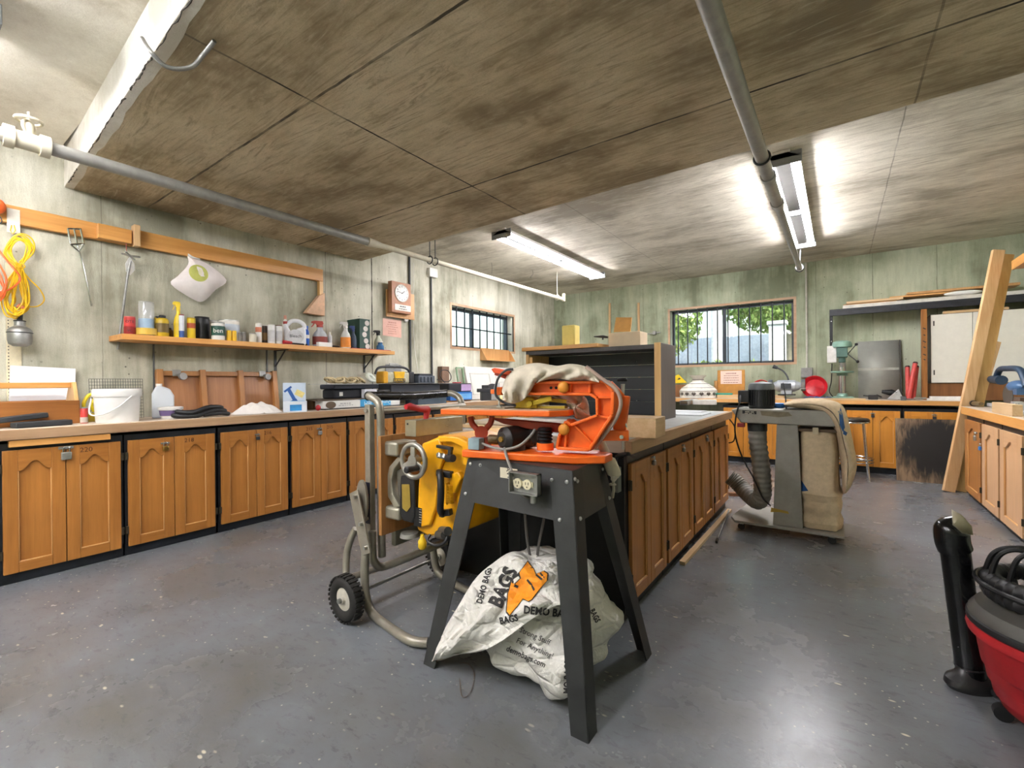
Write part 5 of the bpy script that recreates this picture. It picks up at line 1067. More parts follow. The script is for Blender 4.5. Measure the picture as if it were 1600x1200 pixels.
b.add(vs, [(j*n+k, j*n+(k+1) % n, (j+1)*n+(k+1) % n, (j+1)*n+k) for j in range(5) for k in range(n)])
part('inner_fold', b, CANV, t, local=True, solid=.005)
tl = smooth_path([Lq(*p, .1) for p in ((938, 690), (946, 708), (955, 728), (960, 742), (957, 752))], 5)
part('hanging_tail', MB().tube(tl, [.018]*8+[.028]*8+[.02, .014, .012, .01, .004], 10), CANV, t, local=True)
part('strap_end', MB().tube([Lq(958, 750, .1), Lq(959, 765, .1), Lq(957, 778, .1)], .006, 8).torus(Lq(957, 757, .1), .012, .004), P('#a8a08c', .8), t, local=True)
# ---------------------------------------------------------------- island load: black open box and offcuts
f0 = A(1027, 657, Z=WTI); YB = f0.y
xr = f0.x; xl = A(822, 600, Y=YB).x; zt2 = A(1030, 538, Y=YB).z; dp = .36; xr2 = xr
t = thing('open_black_box', 'large black-lined open wooden box standing on its side on the island', 'box', ((xl+xr)/2, YB, WTI))
GR = wood('charcoal_wood', '#4c4a4a', '#393838', 'z', rough=.6); BL = wood('black_boards', '#1c2026', '#12151a', 'x', rough=.5)
part('right_side', MB().box(xr-.0, xr+.03, YB, YB+dp, WTI, zt2+.012), DARKW, t, bevel=.003); part('right_edge', MB().box(xr-.016, xr+.03, YB-.006, YB, WTI, zt2+.014), PINEZ, t)
part('left_side', MB().box(xl, xl+.03, YB, YB+dp, WTI, zt2-.02), PINEZ, t, bevel=.003)
part('top_board', MB().box(xl, xr, YB, YB+dp, zt2-.03, zt2+.004), GR, t, bevel=.003)
part('floor_board', MB().box(xl+.03, xr, YB, YB+dp, WTI, WTI+.02), GR, t)
b = MB()
for i in range(5):
    h = (zt2-.05-WTI)/5; b.box(xl+.03, xr, YB+dp-.02, YB+dp-.002-.004*(i % 2), WTI+.02+h*i, WTI+.02+h*(i+1)-.002)
part('back_boards', b, BL, t)
part('left_batten', MB().box(xl+.03, xl+.06, YB+.01, YB+.04, WTI+.02, zt2-.05), PINEZ, t)
for px, py in ((995, 565), (995, 626)): p = A(px, py, Y=YB+dp-.03); part('screw', MB().ell(p, .005), STEEL, t)
xb1 = A(935, 545, Y=YB).x
single('pine_plank', MB().box(xl-.03, xb1, YB-.02, YB+.24, zt2+.005, zt2+.036), PINEX, 'long pale plank lying on top of the black box', 'plank', bevel=.003)
p0 = A(882, 537, Z=zt2+.036) if 0 else None
bx0, bx1 = A(882, 520, Y=YB+.1).x, A(902, 520, Y=YB+.1).x; zz = A(890, 509, Y=YB+.1).z
single('yellow_sponge', MB().box(bx0, bx1, YB+.05, YB+.15, zt2+.037, zz), P('#e6d47e', .8, 0, .05), 'tall yellow foam block standing on the plank above black box', 'foam', bevel=.01)
c0, c1 = A(951, 525, Y=YB+.15), A(1000, 518, Y=YB+.15)
single('pale_box', MB().box(c0.x, c1.x, YB+.15, YB+.32, zt2+.005, A(975, 519, Y=YB+.15).z), P('#dcc6a6', .6, 0, .05), 'pale wooden box on black box top, under the two sticks', 'box', bevel=.003)
single('brown_card', MB().prism([(A(q, r_, Y=YB+.33).x, A(q, r_, Y=YB+.33).z) for q, r_ in ((959, 519), (985, 518), (987, 496), (963, 496))], 'y', YB+.325, YB+.34), P('#c99a58', .7), 'tan board standing behind the pale box', 'board')
for i, (pa, pb) in enumerate((((953, 519), (950, 473)), ((997, 517), (997, 472)))):
    a, b_ = A(*pa, Y=WB-.25), A(*pb, Y=WB-.1)
    single('wooden_stick', MB().bar((b_.x, WB-.06, .906), (b_.x-.02*i, WB-.025, b_.z), .035, .02, (0, 1, 0)), LUMZ, ['pale stick leaning on back wall, left of the tan board', 'pale stick leaning on back wall, right of the tan board'][i], 'stick', 'pale sticks on back wall')
a = A(928, 526, Y=YB+.2); t = thing('utility_knife', 'dark pointed tool lying left of the pale box', 'tool', (a.x, YB+.2, zt2+.005))
part('body', MB().tube([A(928, 526, Y=YB+.2), A(942, 526, Y=YB+.2), A(950, 527, Y=YB+.2)], [.004, .012, .008], 8).bar((A(942, 531, Y=YB+.2)), (A(942, 526, Y=YB+.2)), .012, .01, (0, 1, 0)), BK, t)
a, b_ = A(1003, 523, Y=WB-.02), A(1032, 519, Y=WB-.02)
single('clamp_bar', MB().bar((a.x, WB-.02, a.z), (b_.x, WB-.02, b_.z), .012, .015, (0, 0, 1)).ob((b_.x-.1, WB-.03, b_.z-.005), (.05, .05, .06)), GALV, 'grey bar fixed on back wall left of the large window', 'bar')
q0 = A(980, 684, Z=WTI); q1 = A(1018, 681, Z=WTI)
single('wood_block', MB().ob((q0.x+.02, q0.y+.12, WTI+.05), (.22, .2, .10), (0, 0, R(4))), LUMY, 'thick wood block on near island corner behind the saw arm', 'block', bevel=.003)
for i, (xa, xb_, yy, z_, lab, m_) in enumerate(((-2.0, -1.35, 2.2, 0, 'lowest loose board on the island behind the orange saw', LUMX), (-1.95, -1.3, 2.26, .022, 'second loose board stacked on the island behind the saw', BENCHX), (-2.02, -1.5, 2.62, 0, 'white loose board on the island further back', P('#dedad2', .6)))):
    single('loose_board', MB().box(xa, xb_, yy, yy+.25, WTI+.001+z_, WTI+.021+z_), m_, lab, 'board', bevel=.002)
t = thing('wall_plug', 'small grey plug box hanging on black island end beside first cabinet', 'box', (-.92, 2.1, .7))
a, b_ = A(962, 728, Y=2.12), A(971, 768, Y=2.12)
part('box', MB().box(a.x, b_.x, 2.08, 2.124, b_.z, a.z), P('#7d8078', .5), t, bevel=.004); part('cable', MB().tube(smooth_path([(b_.x-.02, 2.1, a.z), (b_.x-.01, 2.09, a.z+.05), (b_.x+.05, 2.08, a.z+.07), (-.83, 2.2, .79)], 6), .01, 8), BK, t)
# ---------------------------------------------------------------- table saw folded upright on its wheeled stand
TS = P('#a19c8c', .38, .45, .1); DY = P('#eda90c', .38, 0, .08, 10); AL = P('#a7a49b', .35, .6)
YF = 1.57
def Q(px, py, Y=YF): p = A(px, py, Y=Y); return (p.x, p.z)
def Q3(px, py, Y=YF): return A(px, py, Y=Y)
t = thing('table_saw', 'yellow portable table saw folded upright with grey handwheel', 'saw', (-1.72, 1.6, .3))
body = [Q(*p) for p in ((662, 692), (690, 680), (722, 682), (737, 690), (740, 712), (734, 735), (726, 762), (718, 800), (708, 838), (668, 838), (651, 828), (653, 780), (656, 745))]
part('body', MB().prism(body, 'y', YF, 1.98), DY, t, bevel=.012)
rimp = [Q(*p) for p in ((690, 680), (722, 682), (737, 690), (742, 712), (736, 728), (728, 724), (731, 710), (728, 697), (712, 690), (694, 690))]
part('shoulder', MB().prism(rimp, 'y', YF-.03, YF), DY, t, bevel=.006)
part('cheek', MB().prism([Q(*p) for p in ((664, 692), (690, 684), (700, 712), (690, 735), (686, 790), (676, 820), (656, 824), (658, 760))], 'y', YF-.02, YF), DY, t, bevel=.008)
b = MB().prism([Q(*p) for p in ((632, 742), (653, 742), (655, 806), (650, 816), (636, 812), (630, 800))], 'y', YF-.028, YF+.02); part('scale_panel', b, P('#1f1f20', .4), t, bevel=.008)
part('amber_scale', MB().prism([Q(*p) for p in ((635, 755), (647, 755), (649, 790), (643, 798), (636, 792))], 'y', YF-.032, YF-.028), P('#9c8234', .4), t, bevel=.003)
part('warning_label', MB().prism([Q(*p) for p in ((653, 790), (664, 793), (663, 822), (652, 819))], 'y', YF-.0235, YF-.0202), BLACK, t)
for i in range(6): a = Q3(655, 796+i*4, YF-.0237); part('label_line', MB().box(a.x, a.x+.02, YF-.0245, YF-.0235, a.z-.001, a.z+.002), P('#b8b2a4', .6), t)
# grey table casting on the left with bevel arc and mounts
xt = Q(612, 700)[0]
part('table_edge', MB().box(xt-.06, xt-.028, YF+.04, 2.05, .30, .86), TS, t, bevel=.006)
for (a, c_) in (((607, 688), (630, 713)), ((603, 786), (632, 812))):
    p, q_ = Q(*a), Q(*c_); part('mount_block', MB().box(p[0]+.004, q_[0], YF-.04, YF+.1, q_[1], p[1]), TS, t, bevel=.012)
ap = [Q(*p) for p in ((628, 712), (614, 728), (609, 750), (612, 775), (622, 792), (630, 790), (620, 772), (617, 750), (621, 732), (632, 718))]
part('bevel_arc', MB().prism(ap, 'y', YF-.025, YF+.02), TS, t, bevel=.004)
part('arc_plate', MB().prism([Q(*p) for p in ((620, 735), (634, 730), (634, 790), (622, 775))], 'y', YF+.0, YF+.01), P('#6e6a60', .4, .4), t)
# handwheel
hw = Vector((*Q3(646, 720, YF-.10),)); qy = Euler((R(90), 0, 0)).to_matrix(); rw = .085
h_ = part('handwheel', MB().torus(hw, rw-.008, .012, qy, 36, 10).cyl(hw+Vector((0, .02, 0)), hw+Vector((0, -.01, 0)), .028).cyl(hw, hw+Vector((0, .1, 0)), .012), AL, t)
for a in (90, 210, 330): d = Vector((math.cos(R(a)), 0, math.sin(R(a)))); part('spoke', MB().bar(hw+d*.02, hw+d*(rw-.01), .03, .012, (0, 1, 0)), AL, h_, bevel=.002)
hg = hw+Vector((.035, 0, -.028)); part('crank_grip', MB().lathe([(.010, 0), (.015, .01), (.014, .05), (.016, .075), (.011, .08)], hg, 16, 0, Euler((R(90), 0, 0)).to_matrix()), BK, h_)
# black D-handle, spring lever, coiled lead
hp = [Q3(686, 738, YF-.03), Q3(688, 742, YF-.07), Q3(689, 770, YF-.085), Q3(688, 796, YF-.07), Q3(692, 804, YF-.03)]
part('grab_handle', MB().tube(smooth_path(hp, 6), .016, 10).bar(Q3(684, 738, YF-.04), Q3(706, 742, YF-.03), .03, .028, (0, 0, 1)).bar(Q3(688, 802, YF-.04), Q3(705, 800, YF-.03), .03, .028, (0, 0, 1)), BK, t, bevel=.003)
part('lock_lever', MB().bar(Q3(684, 697, YF-.03), Q3(706, 701, YF-.06), .02, .014, (0, 0, 1)).bar(Q3(704, 700, YF-.06), Q3(703, 716, YF-.06), .02, .014, (0, 1, 0)).cyl(Q3(699, 716, YF-.05), Q3(708, 716, YF-.07), .017), BK, t, bevel=.002)
part('spring', MB().tube([Q3(684+15*i/60, 711+3*i/60, YF-.045)+Vector((0, .012*math.cos(i*1.3), .012*math.sin(i*1.3))) for i in range(60)], .0025, 6), STEEL, t)
cl = [Q3(703, 755+32*i/90, YF-.03)+Vector((.016*math.cos(i*.9), .016*math.sin(i*.9), 0)) for i in range(90)]
part('coiled_cord', MB().tube(cl, .004, 6), DY, t)
part('front_boss', MB().prism([Q(*p) for p in ((708, 740), (722, 735), (728, 745), (716, 770), (709, 760))], 'y', YF-.03, YF), DY, t, bevel=.006)
for px, py in ((685, 835), (690, 829)): part('grey_knob', MB().cyl(Q3(px, py, YF-.02), Q3(px+10, py+1, YF-.05), .02, .02, 16), P('#5b5a56', .4, .4), t)
part('cord_loop', MB().tube(smooth_path([Q3(672, 835, YF-.04), Q3(668, 845, YF-.06), Q3(680, 852, YF-.06), Q3(694, 848, YF-.06), Q3(700, 836, YF-.04)], 6), .007, 8), BK, t)
part('plug', MB().lathe([(.012, 0), (.02, .01), (.02, .04), (.012, .05), (.008, .07)], Q3(660, 858, YF-.05), 14), P('#e8c020', .4), t, label='yellow plug')
part('rubber_foot', MB().cyl(Q3(640, 832, YF+.05), Q3(640, 832, YF+.05)+Vector((0, 0, -.02)), .045, .05), P('#8d8b82', .5), t)
# yellow frame wing seen through the stand legs
ux = -1.56
part('wing', MB().prism([(A(p, q_, X=ux).y, A(p, q_, X=ux).z) for p, q_ in ((737, 770), (779, 764), (780, 802), (734, 822))], 'x', ux-.05, ux), DY, t, bevel=.008)
part('wing_slot', MB().prism([(A(p, q_, X=ux+.002).y, A(p, q_, X=ux+.002).z) for p, q_ in ((736, 803), (770, 790), (774, 795), (770, 800), (735, 816))], 'x', ux, ux+.004), P('#37342c', .5), t)
# sheet metal extension box along the top
xa = Q3(650, 668).x; zb_, ztp = A(650, 683, X=xa).z, A(650, 657, X=xa).z
ye = A(723, 660, X=xa).y; y0e = A(650, 668, X=xa).y
xl2 = A(637, 668, Y=y0e).x
part('sheet_box', MB().box(xl2-.02, xa, y0e, ye, zb_, ztp), P('#a39b86', .3, .75, .15, 6), t, bevel=.003)
part('box_rivet', MB().cyl((xl2+.0, y0e-.002, ztp-.02), (xl2+.0, y0e+.001, ztp-.02), .005), BK, t)
rh = [A(634, 636, X=xa-.04), A(640, 635, X=xa-.04), A(655, 639, X=xa-.04), A(668, 640, X=xa-.04)]
part('red_handle', MB().tube(rh, [.013, .018, .015, .02], 12).cyl(A(668, 638, X=xa-.04), A(665, 656, X=xa-.04), .02, .012), RED, t, label='red fence-lock handle')
part('red_button', MB().cyl(A(705, 686, Y=YF+.15), A(714, 686, Y=YF+.15), .012), RED, t)
# plywood board strapped on the table side
XBD = xt-.002
bp = [(A(p, q_, X=XBD).y, A(p, q_, X=XBD).z) for p, q_ in ((602, 681), (640, 672), (652, 826), (588, 838))]
y0b = A(596, 760, X=XBD).y
single('plywood_board', MB().box(XBD-.024, XBD-.002, y0b, y0b+.5, A(596, 838, X=XBD).z, A(602, 681, X=XBD).z), wood('board_ply', '#b07c46', '#7d5228', 'z'), 'plywood board strapped upright between saw and stand', 'board', bevel=.002)
# ---- wheeled folding stand
SG = P('#9d978a', .4, .5, .1); XS = XBD-.10; rt = .021
s = thing('saw_stand_trolley', 'grey tubular folding trolley stand with rubber wheel under yellow saw', 'stand', (XS, 1.6, 0))
yN, yFar = A(595, 700, X=XS).y, A(722, 645, X=XS).y
hz = A(606, 640, X=XS).z; ztop = A(620, 622, X=XS).z+.01
xh = XS-.10
pathN = [(XS, yN, .30), (XS, yN, hz), (XS+.0, yN, ztop-.06), (XS-.03, yN, ztop-.015), (xh, yN, ztop), (xh-.06, yN, ztop-.0)]
part('upright', MB().tube(smooth_path([(XS, yN, .24), (XS, yN, .5), (XS, yN, .8), (XS, yN, ztop-.10), (XS-.02, yN, ztop-.03), (xh+.02, yN, ztop), (xh-.02, yN+.02, ztop+.004)], 6), rt, 14), SG, s)
part('upright', MB().tube(smooth_path([(XS, yFar, .24), (XS, yFar, .5), (XS, yFar, .8), (XS, yFar, ztop-.10), (XS-.02, yFar, ztop-.03), (xh+.02, yFar, ztop), (xh-.02, yFar-.02, ztop+.004)], 6), rt, 14), SG, s)
part('handle_grip', MB().tube(smooth_path([(xh-.02, yN+.01, ztop+.004), (xh-.025, yN+.06, ztop+.002), (xh-.02, (yN+yFar)/2-.05, ztop-.004), (xh-.02, (yN+yFar)/2+.05, ztop-.004), (xh-.025, yFar-.06, ztop+.002), (xh-.02, yFar-.01, ztop+.004)], 5), rt+.005, 14), BLACKG, s, label='black foam grip bar')
part('flat_bar', MB().box(XS-.07, XS-.028, yN-.05, yN-.015, .30, hz+.03), SG, s, bevel=.004)
part('sticker', MB().box(XS-.068, XS-.03, yN-.0512, yN-.05, .42, .64), P('#1d2238', .4), s); part('red_mark', MB().box(XS-.06, XS-.04, yN-.0518, yN-.0512, .5, .58), RED, s)
for zz in (hz, .34): part('bolt', MB().cyl((XS-.05, yN-.06, zz), (XS-.05, yN-.05, zz), .012, n=8), STEEL, s)
part('cross_tube', MB().tube([(XS+.0, yN, hz-.005), (XS+.02, yFar, hz-.005)], .016, 12), SG, s)
# lower frame, legs, hinge and wheels
yn = yN-.06
part('base_rail', MB().tube(smooth_path([A(582, 830, Y=yn), A(582, 862, Y=yn), A(584, 876, Y=yn), A(592, 885, Y=yn+.03), A(604, 884, Y=yn+.08), A(640, 870, Y=yn+.2), A(697, 846, Y=yn+.42)], 6), rt, 14), SG, s)
part('cross_tube', MB().tube([A(548, 902, Y=yn-.06), A(583, 890, Y=yn+.06), A(640, 872, Y=yn+.3)], .018, 12), SG, s)
part('leg', MB().tube(smooth_path([A(572, 850, Y=1.47), A(570, 880, Y=1.46), A(570, 905, Y=1.45), A(572, 932, Y=1.44), A(581, 957, Y=1.43), A(604, 977, Y=1.42), A(640, 1000, Z=.026), A(668, 1004, Z=.024)], 7), rt, 14), SG, s)
part('leg', MB().tube(smooth_path([A(676, 850, Y=yn+.4), A(680, 880, Y=yn+.4), A(686, 896, Y=yn+.4), A(705, 909, Z=.03), A(730, 922, Z=.024), A(760, 930, Z=.024)], 7), rt, 14), SG, s)
h0, h1 = A(573, 866, Y=1.45), A(553, 768, Y=1.47); dirp = (h1-h0).normalized()
part('hinge_plate', MB().bar(h0, h1, .075, .01, (0, 1, 0)), SG, s, bevel=.002)
hc = A(566, 783, Y=1.50); part('hinge_disc', MB().lathe([(.001, -.006), (.075, -.006), (.075, .006), (.001, .006)], hc, 26, 0, Euler((R(90), 0, 0)).to_matrix(), .6, 1.5), SG, s)
for f in (.04, .16, .3): part('bolt', MB().cyl(h0+dirp*f+Vector((.02, -.022, 0)), h0+dirp*f+Vector((.02, -.004, 0)), .01, n=8), STEEL, s)
part('hinge_arm', MB().bar(A(566, 815, Y=1.5), A(585, 800, Y=yN), .03, .012, (0, 1, 0)), SG, s)
part('rear_leg', MB().tube(smooth_path([A(556, 826, Y=1.47), A(549, 840, Y=1.46), A(542, 866, Y=1.45), A(541, 900, Y=1.43), A(546, 935, Y=1.40)], 7), .018, 12), SG, s)
wc = A(541, 951, Y=1.345); wr = .115; wc.z = wr+.001
def wheel(c):
    w = part('tyre', MB().torus(c, wr-.034, .031, Euler((R(90), 0, 0)).to_matrix(), 40, 12), P('#23211f', .75), s)
    for i in range(30): a = i*math.pi/15; d = Vector((math.cos(a), 0, math.sin(a))); part('tread_block', MB().ob(c+d*(wr-.004), (.007, .05, .013), Matrix((d, Vector((0, 1, 0)), d.cross(Vector((0, 1, 0))))).transposed()), P('#23211f', .75), w)
    part('hub', MB().lathe([(.001, .018), (.05, .018), (.056, .014), (.05, .008), (.02, .012), (.018, .03), (.001, .032)], c, 26, 0, Euler((R(90), 0, 0)).to_matrix()), P('#c5bfb2', .5), w)
    part('axle_nut', MB().cyl(c+Vector((0, -.045, 0)), c+Vector((0, 0, 0)), .012, n=8), GALV, w)
    part('rim', MB().cyl(c+Vector((0, -.016, 0)), c+Vector((0, .016, 0)), .055, n=30), P('#c5bfb2', .5), w)
w2 = Vector((wc.x, wc.y+.66, wc.z))
wheel(wc); wheel(w2)
part('axle', MB().cyl(wc, w2, .009), STEEL, s)
# ---------------------------------------------------------------- white printed sack under the stand
from mathutils.bvhtree import BVHTree
from mathutils import noise as MN
def wob(p, s, a): return a*MN.noise(Vector(p)*s)
sk = thing('demolition_sack', 'full white printed sack folded over under the black saw stand', 'bag', (-1.03, 1.66, 0))
g = NT('woven_sack'); cr1 = g.noise(g.scl(1, 1, 1), 7, 6, .65, 2.2); cr2 = g.n('TexVoronoi', i_Vector=g.scl(1, 1, 1.8), i_Scale=9.0, feature='DISTANCE_TO_EDGE').outputs[0]
g.bump(g.math('ADD', g.math('MULTIPLY', cr1, 1.2), g.ramp(cr2, [(0., 0.), (.12, .5)])), .55, .03)
SKM = g.out(g.mix(g.noise(g.co, 60, 3, .6), '#dcd7ce', '#edeae4'), .62)
cB = Vector((-1.0, 1.64, .0))
def sackfn(u, v):
    a = u*2*math.pi; f = v*math.pi
    ca, sa = math.cos(a), math.sin(a)
    # superellipse plan, fuller low down; apex leaning back
    e = 2/2.6; sx = math.copysign(abs(ca)**e, ca); sy = math.copysign(abs(sa)**e, sa)
    rr = math.sin(f)**.62; z = .215*(1-math.cos(f))
    lean = z*.1
    p = Vector((cB.x+.26*rr*sx-.10*max(0, z-.2), cB.y+.25*rr*sy+lean-.02, z))
    d = .06*MN.noise(p*5)+.035*MN.noise(p*13+Vector((3, 1, 2)))+.012*MN.noise(p*29)+.008*abs(MN.noise(Vector((p.x*16, p.y*16, p.z*30))))
    n = Vector((sx, sy, .3 if z > .1 else 0)).normalized()
    q_ = math.exp(-((math.atan2(sy, sx)+.75)/.42)**2)*max(0, 1-z/.3); p += Vector((.45, -.9, 0))*.13*q_
    p += n*d*min(1, rr+.2); p.z = max(.002, p.z)
    return p
b = MB().grid(sackfn, 73, 42)
sbody = part('sack', b, SKM, sk)
# folded-over empty mouth: a crumpled tongue from the top, falling to the left and onto the floor
tl = [((835, 866), 1.62), ((800, 862), 1.58), ((770, 880), 1.52), ((742, 905), 1.45), ((714, 950), 1.40), ((684, 1000), 1.37), ((668, 1037), 1.345)]
tr = [((905, 905), 1.60), ((896, 934), 1.46), ((860, 950), 1.38), ((824, 972), 1.345), ((786, 1000), 1.325), ((750, 1018), 1.32), ((714, 1022), 1.335)]
PL = smooth_path([A(*p, Y=y_) for p, y_ in tl], 7); PR = smooth_path([A(*p, Y=y_) for p, y_ in tr], 7); NL = len(PL)
def flap(top):
    def fn(u, v):
        i = int(round(u*(NL-1))); a, c_ = PL[i], PR[i]; p = a.lerp(c_, v)
        bul = math.sin(math.pi*v); w_ = 1-.35*u
        off = Vector((.35, -.75, .55)).normalized()
        cr = .085*MN.noise(Vector((u*5, v*4, 1.7)))+.045*abs(MN.noise(Vector((u*9+4, v*8, .3))))-.012
        fold = .03*math.sin(v*9+u*4)*u
        p = p+off*((.05*bul*w_+(cr+fold)*bul**.5) if top else (-.035*bul))
        p.z = max(.004, p.z); return p
    return fn
b = MB().grid(flap(True), NL, 26).grid(flap(False), NL, 26)
sflap = part('folded_mouth', b, SKM, sk)
ear = [A(*p, Y=y_) for p, y_ in (((741, 907), 1.40), ((728, 925), 1.37), ((724, 950), 1.345), ((730, 985), 1.335), ((742, 1000), 1.34), ((756, 975), 1.36), ((752, 940), 1.38))]
cc = sum(ear, Vector())/len(ear)+Vector((.01, -.03, .02)); n = len(ear)
b = MB().add(ear+[cc], [(i, (i+1) % n, n) for i in range(n)]); part('corner_ear', b, SKM, sflap, solid=.004, sub=2)
def bvh_of(objs):
    vs, fs = [], []
    for o in objs:
        Mx = basis(o); k = len(vs); vs += [Mx@v.co for v in o.data.vertices]; fs += [tuple(i+k for i in p.vertices) for p in o.data.polygons]
    return BVHTree.FromPolygons(vs, fs)
BV = bvh_of([sbody, sflap])
EYE = Vector((0, 0, CAMH))
def decal(name, me2d, mat, parent, bv=None, lift=.003):
    """print on a surface: a flat drawing (photo coordinates) laid onto the cloth below it"""
    bm = bmesh.new(); bm.from_mesh(me2d); bmesh.ops.triangulate(bm, faces=bm.faces)
    for _ in range(2):
        long_ = [e for e in bm.edges if e.calc_length() > 5]
        if not long_: break
        bmesh.ops.subdivide_edges(bm, edges=long_, cuts=1); bmesh.ops.triangulate(bm, faces=bm.faces)
    inv = basis(parent).inverted(); bad = []
    for v in bm.verts:
        d = (CR*((v.co.x-800)/F)+CU*(-(v.co.y-600)/F)+CF).normalized(); h = (bv or BV).ray_cast(EYE, d)
        if h[0] is None: bad.append(v)
        else:
            n = h[1] if h[1].dot(d) < 0 else -h[1]; v.co = inv@(h[0]+n*lift*.3-d*lift)
    bmesh.ops.delete(bm, geom=bad, context='VERTS')
    me = bpy.data.meshes.new(name); bm.to_mesh(me); bm.free(); me.materials.append(mat)
    o = bpy.data.objects.new(name, me); COL.objects.link(o); o.parent = parent; return o
def flat(polys):
    me = bpy.data.meshes.new('f'); vs, fs = [], []
    for p in polys: k = len(vs); vs += [(x_, y_, 0) for x_, y_ in p]; fs.append(tuple(range(k, k+len(p))))
    me.from_pydata(vs, [], fs); return me
def flat_text(txt, size, at_, ang, bold=.0, squash=1, arcr=None):
    cu = bpy.data.curves.new('t', 'FONT'); cu.body = txt; cu.size = size; cu.align_x = 'CENTER'; cu.align_y = 'CENTER'; cu.offset = bold*size; cu.resolution_u = 2
    to = bpy.data.objects.new('t', cu); COL.objects.link(to)
    me = bpy.data.meshes.new_from_object(to.evaluated_get(bpy.context.evaluated_depsgraph_get())); bpy.data.objects.remove(to)
    a = R(ang)
    for v in me.vertices:
        x_, y_ = v.co.x*squash, v.co.y
        if arcr: t_ = x_/arcr; x_, y_ = (arcr+y_)*math.sin(t_), (arcr+y_)*math.cos(t_)-arcr
        v.co = (at_[0]+x_*math.cos(a)+y_*math.sin(a), at_[1]-(-x_*math.sin(a)*-1 if 0 else -x_*math.sin(a)*-1)*1-y_*math.cos(a), 0) if 0 else (at_[0]+x_*math.cos(a)-(-y_)*math.sin(a)*-1*-1 if 0 else at_[0]+x_*math.cos(a)+(-y_)*(-math.sin(a)), at_[1]+x_*math.sin(a)+(-y_)*math.cos(a), 0)
    return me
PRN = P('#2c2a2a', .7, 0, .1)
for txt, sz, at_, ang, bo, sq in (('DEMO BAGS', 17, (858, 957), 6, .03, .85), ('DEMO BAGS', 13, (757, 915), -74, .03, .8), ('MO BAGS', 15, (887, 1058), -88, .03, .8), ('BAGS', 13, (929, 962), 62, .03, .7), ('BAGS', 15, (795, 968), -12, .03, .8), ('Strong Stuff', 12, (836, 994), 24, 0, .9), ('For Anything!', 12.5, (836, 1013), 24, 0, .9), ('demobags.com', 13, (822, 1026), 24, .01, .85)):
    decal('printed_words', flat_text(txt, sz, at_, ang, bo, sq), PRN, sk)
decal('printed_words', flat_text('BAGS', 31, (787, 918), -66, .045, .85), PRN, sk, lift=.003)
ink = [[(788, 905), (822, 874), (836, 886), (846, 897), (856, 893), (857, 908), (843, 928), (826, 942), (806, 962), (786, 958), (789, 935)]]
orange_ = [[(792, 955), (794, 928), (801, 905), (812, 895), (824, 878), (834, 890), (837, 898), (849, 893), (855, 897), (854, 907), (842, 922), (831, 937), (826, 940), (817, 936), (808, 948), (797, 961)]]
o = decal('glove_outline', flat([[(p[0]+(p[0]-822)*.06, p[1]+(p[1]-920)*.05) for p in orange_[0]]]), PRN, sk, lift=.004)
decal('glove_print', flat(orange_), P('#f0951c', .6), sk, lift=.006)
decal('glove_lines', flat([[(825, 905), (832, 912), (836, 922), (834, 924), (829, 914), (823, 907)], [(838, 897), (848, 905), (846, 907), (837, 900)], [(805, 912), (811, 915), (809, 919), (803, 916)], [(845, 895), (851, 902), (850, 904), (843, 897)]]), PRN, sk, lift=.008)
single('hair_thin_wire', MB().tube(smooth_path([A(718, 1060, Z=.004), A(722, 1088, Z=.004), A(735, 1082, Z=.004), A(741, 1055, Z=.004), A(733, 1038, Z=.004), A(718, 1036, Z=.004)], 8), .0011, 5), P('#5a4632', .6), 'thin loose wire loop lying on floor before the white sack', 'wire')
# ---------------------------------------------------------------- dust collector
YD = 3.93
DCM = P('#95928a', .5, .2, .12, 7); HOSE = P('#86837a', .55, 0, .1)
def D(px, py, Y=YD): p = A(px, py, Y=Y); return (p.x, p.z)
t = thing('dust_collector', 'grey-green dust collector on low wheeled base with canvas bags', 'machine', (-.33, 4.15, 0))
part('base_plate', MB().prism([(-.70, 3.99), (-.66, 3.89), (.03, 3.89), (.03, 4.45), (-.66, 4.45)], 'z', .062, .08), DCM, t, bevel=.003)
for x_, y_ in ((-.62, 3.95), (-.04, 3.95), (-.62, 4.38), (-.04, 4.38)):
    c_ = part('caster', MB().cyl((x_, y_-.012, .026), (x_, y_+.012, .026), .026, n=18), BLACK, t); part('fork', MB().box(x_-.016, x_+.016, y_-.018, y_+.018, .045, .062), STEEL, c_)
part('column', MB().prism([(D(1201, 0)[0], .08), (D(1248, 0)[0], .08), (D(1241, 0)[0], .83), (D(1208, 0)[0], .83)], 'y', YD, YD+.16), DCM, t, bevel=.003)
part('tape', MB().prism([D(1205, 793), D(1231, 799), D(1233, 803), D(1217, 800), D(1204, 800)], 'y', YD-.0015, YD), P('#a58a34', .6), t)
zb = D(1220, 663)[1]; ztb = D(1220, 640)[1]
part('fan_housing', MB().prism([D(1142, 640), (D(1152, 0)[0], zb), (.0, zb-.005), (.02, zb+.02), (.02, ztb), (D(1146, 0)[0], ztb)], 'y', YD, YD+.34), DCM, t, bevel=.008)
part('rust_patch', MB().prism([D(1188, 642), D(1232, 644), D(1238, 650), D(1216, 652), D(1190, 649)], 'y', YD-.001, YD), P('#7a6f5c', .7, 0, .3), t)
n_ = part('name_plate', MB().prism([D(1160, 641), D(1182, 642.5), D(1182, 647.5), D(1160, 646)], 'y', YD-.002, YD), BLACK, t); print_rows(A(1171, 643.6, Y=YD-.0028), (1, 0, 0), .1, 2, .012, .005, P('#b9b4a4', .5), n_)
mx = (D(1168, 0, YD+.14)[0]+D(1199, 0, YD+.14)[0])/2+.005; mr = .088; mz = ztb
b = MB().lathe([(mr*.98, 0), (mr*1.02, .01), (mr, .02), (mr, .15)], (mx, YD+.14, mz), 32)
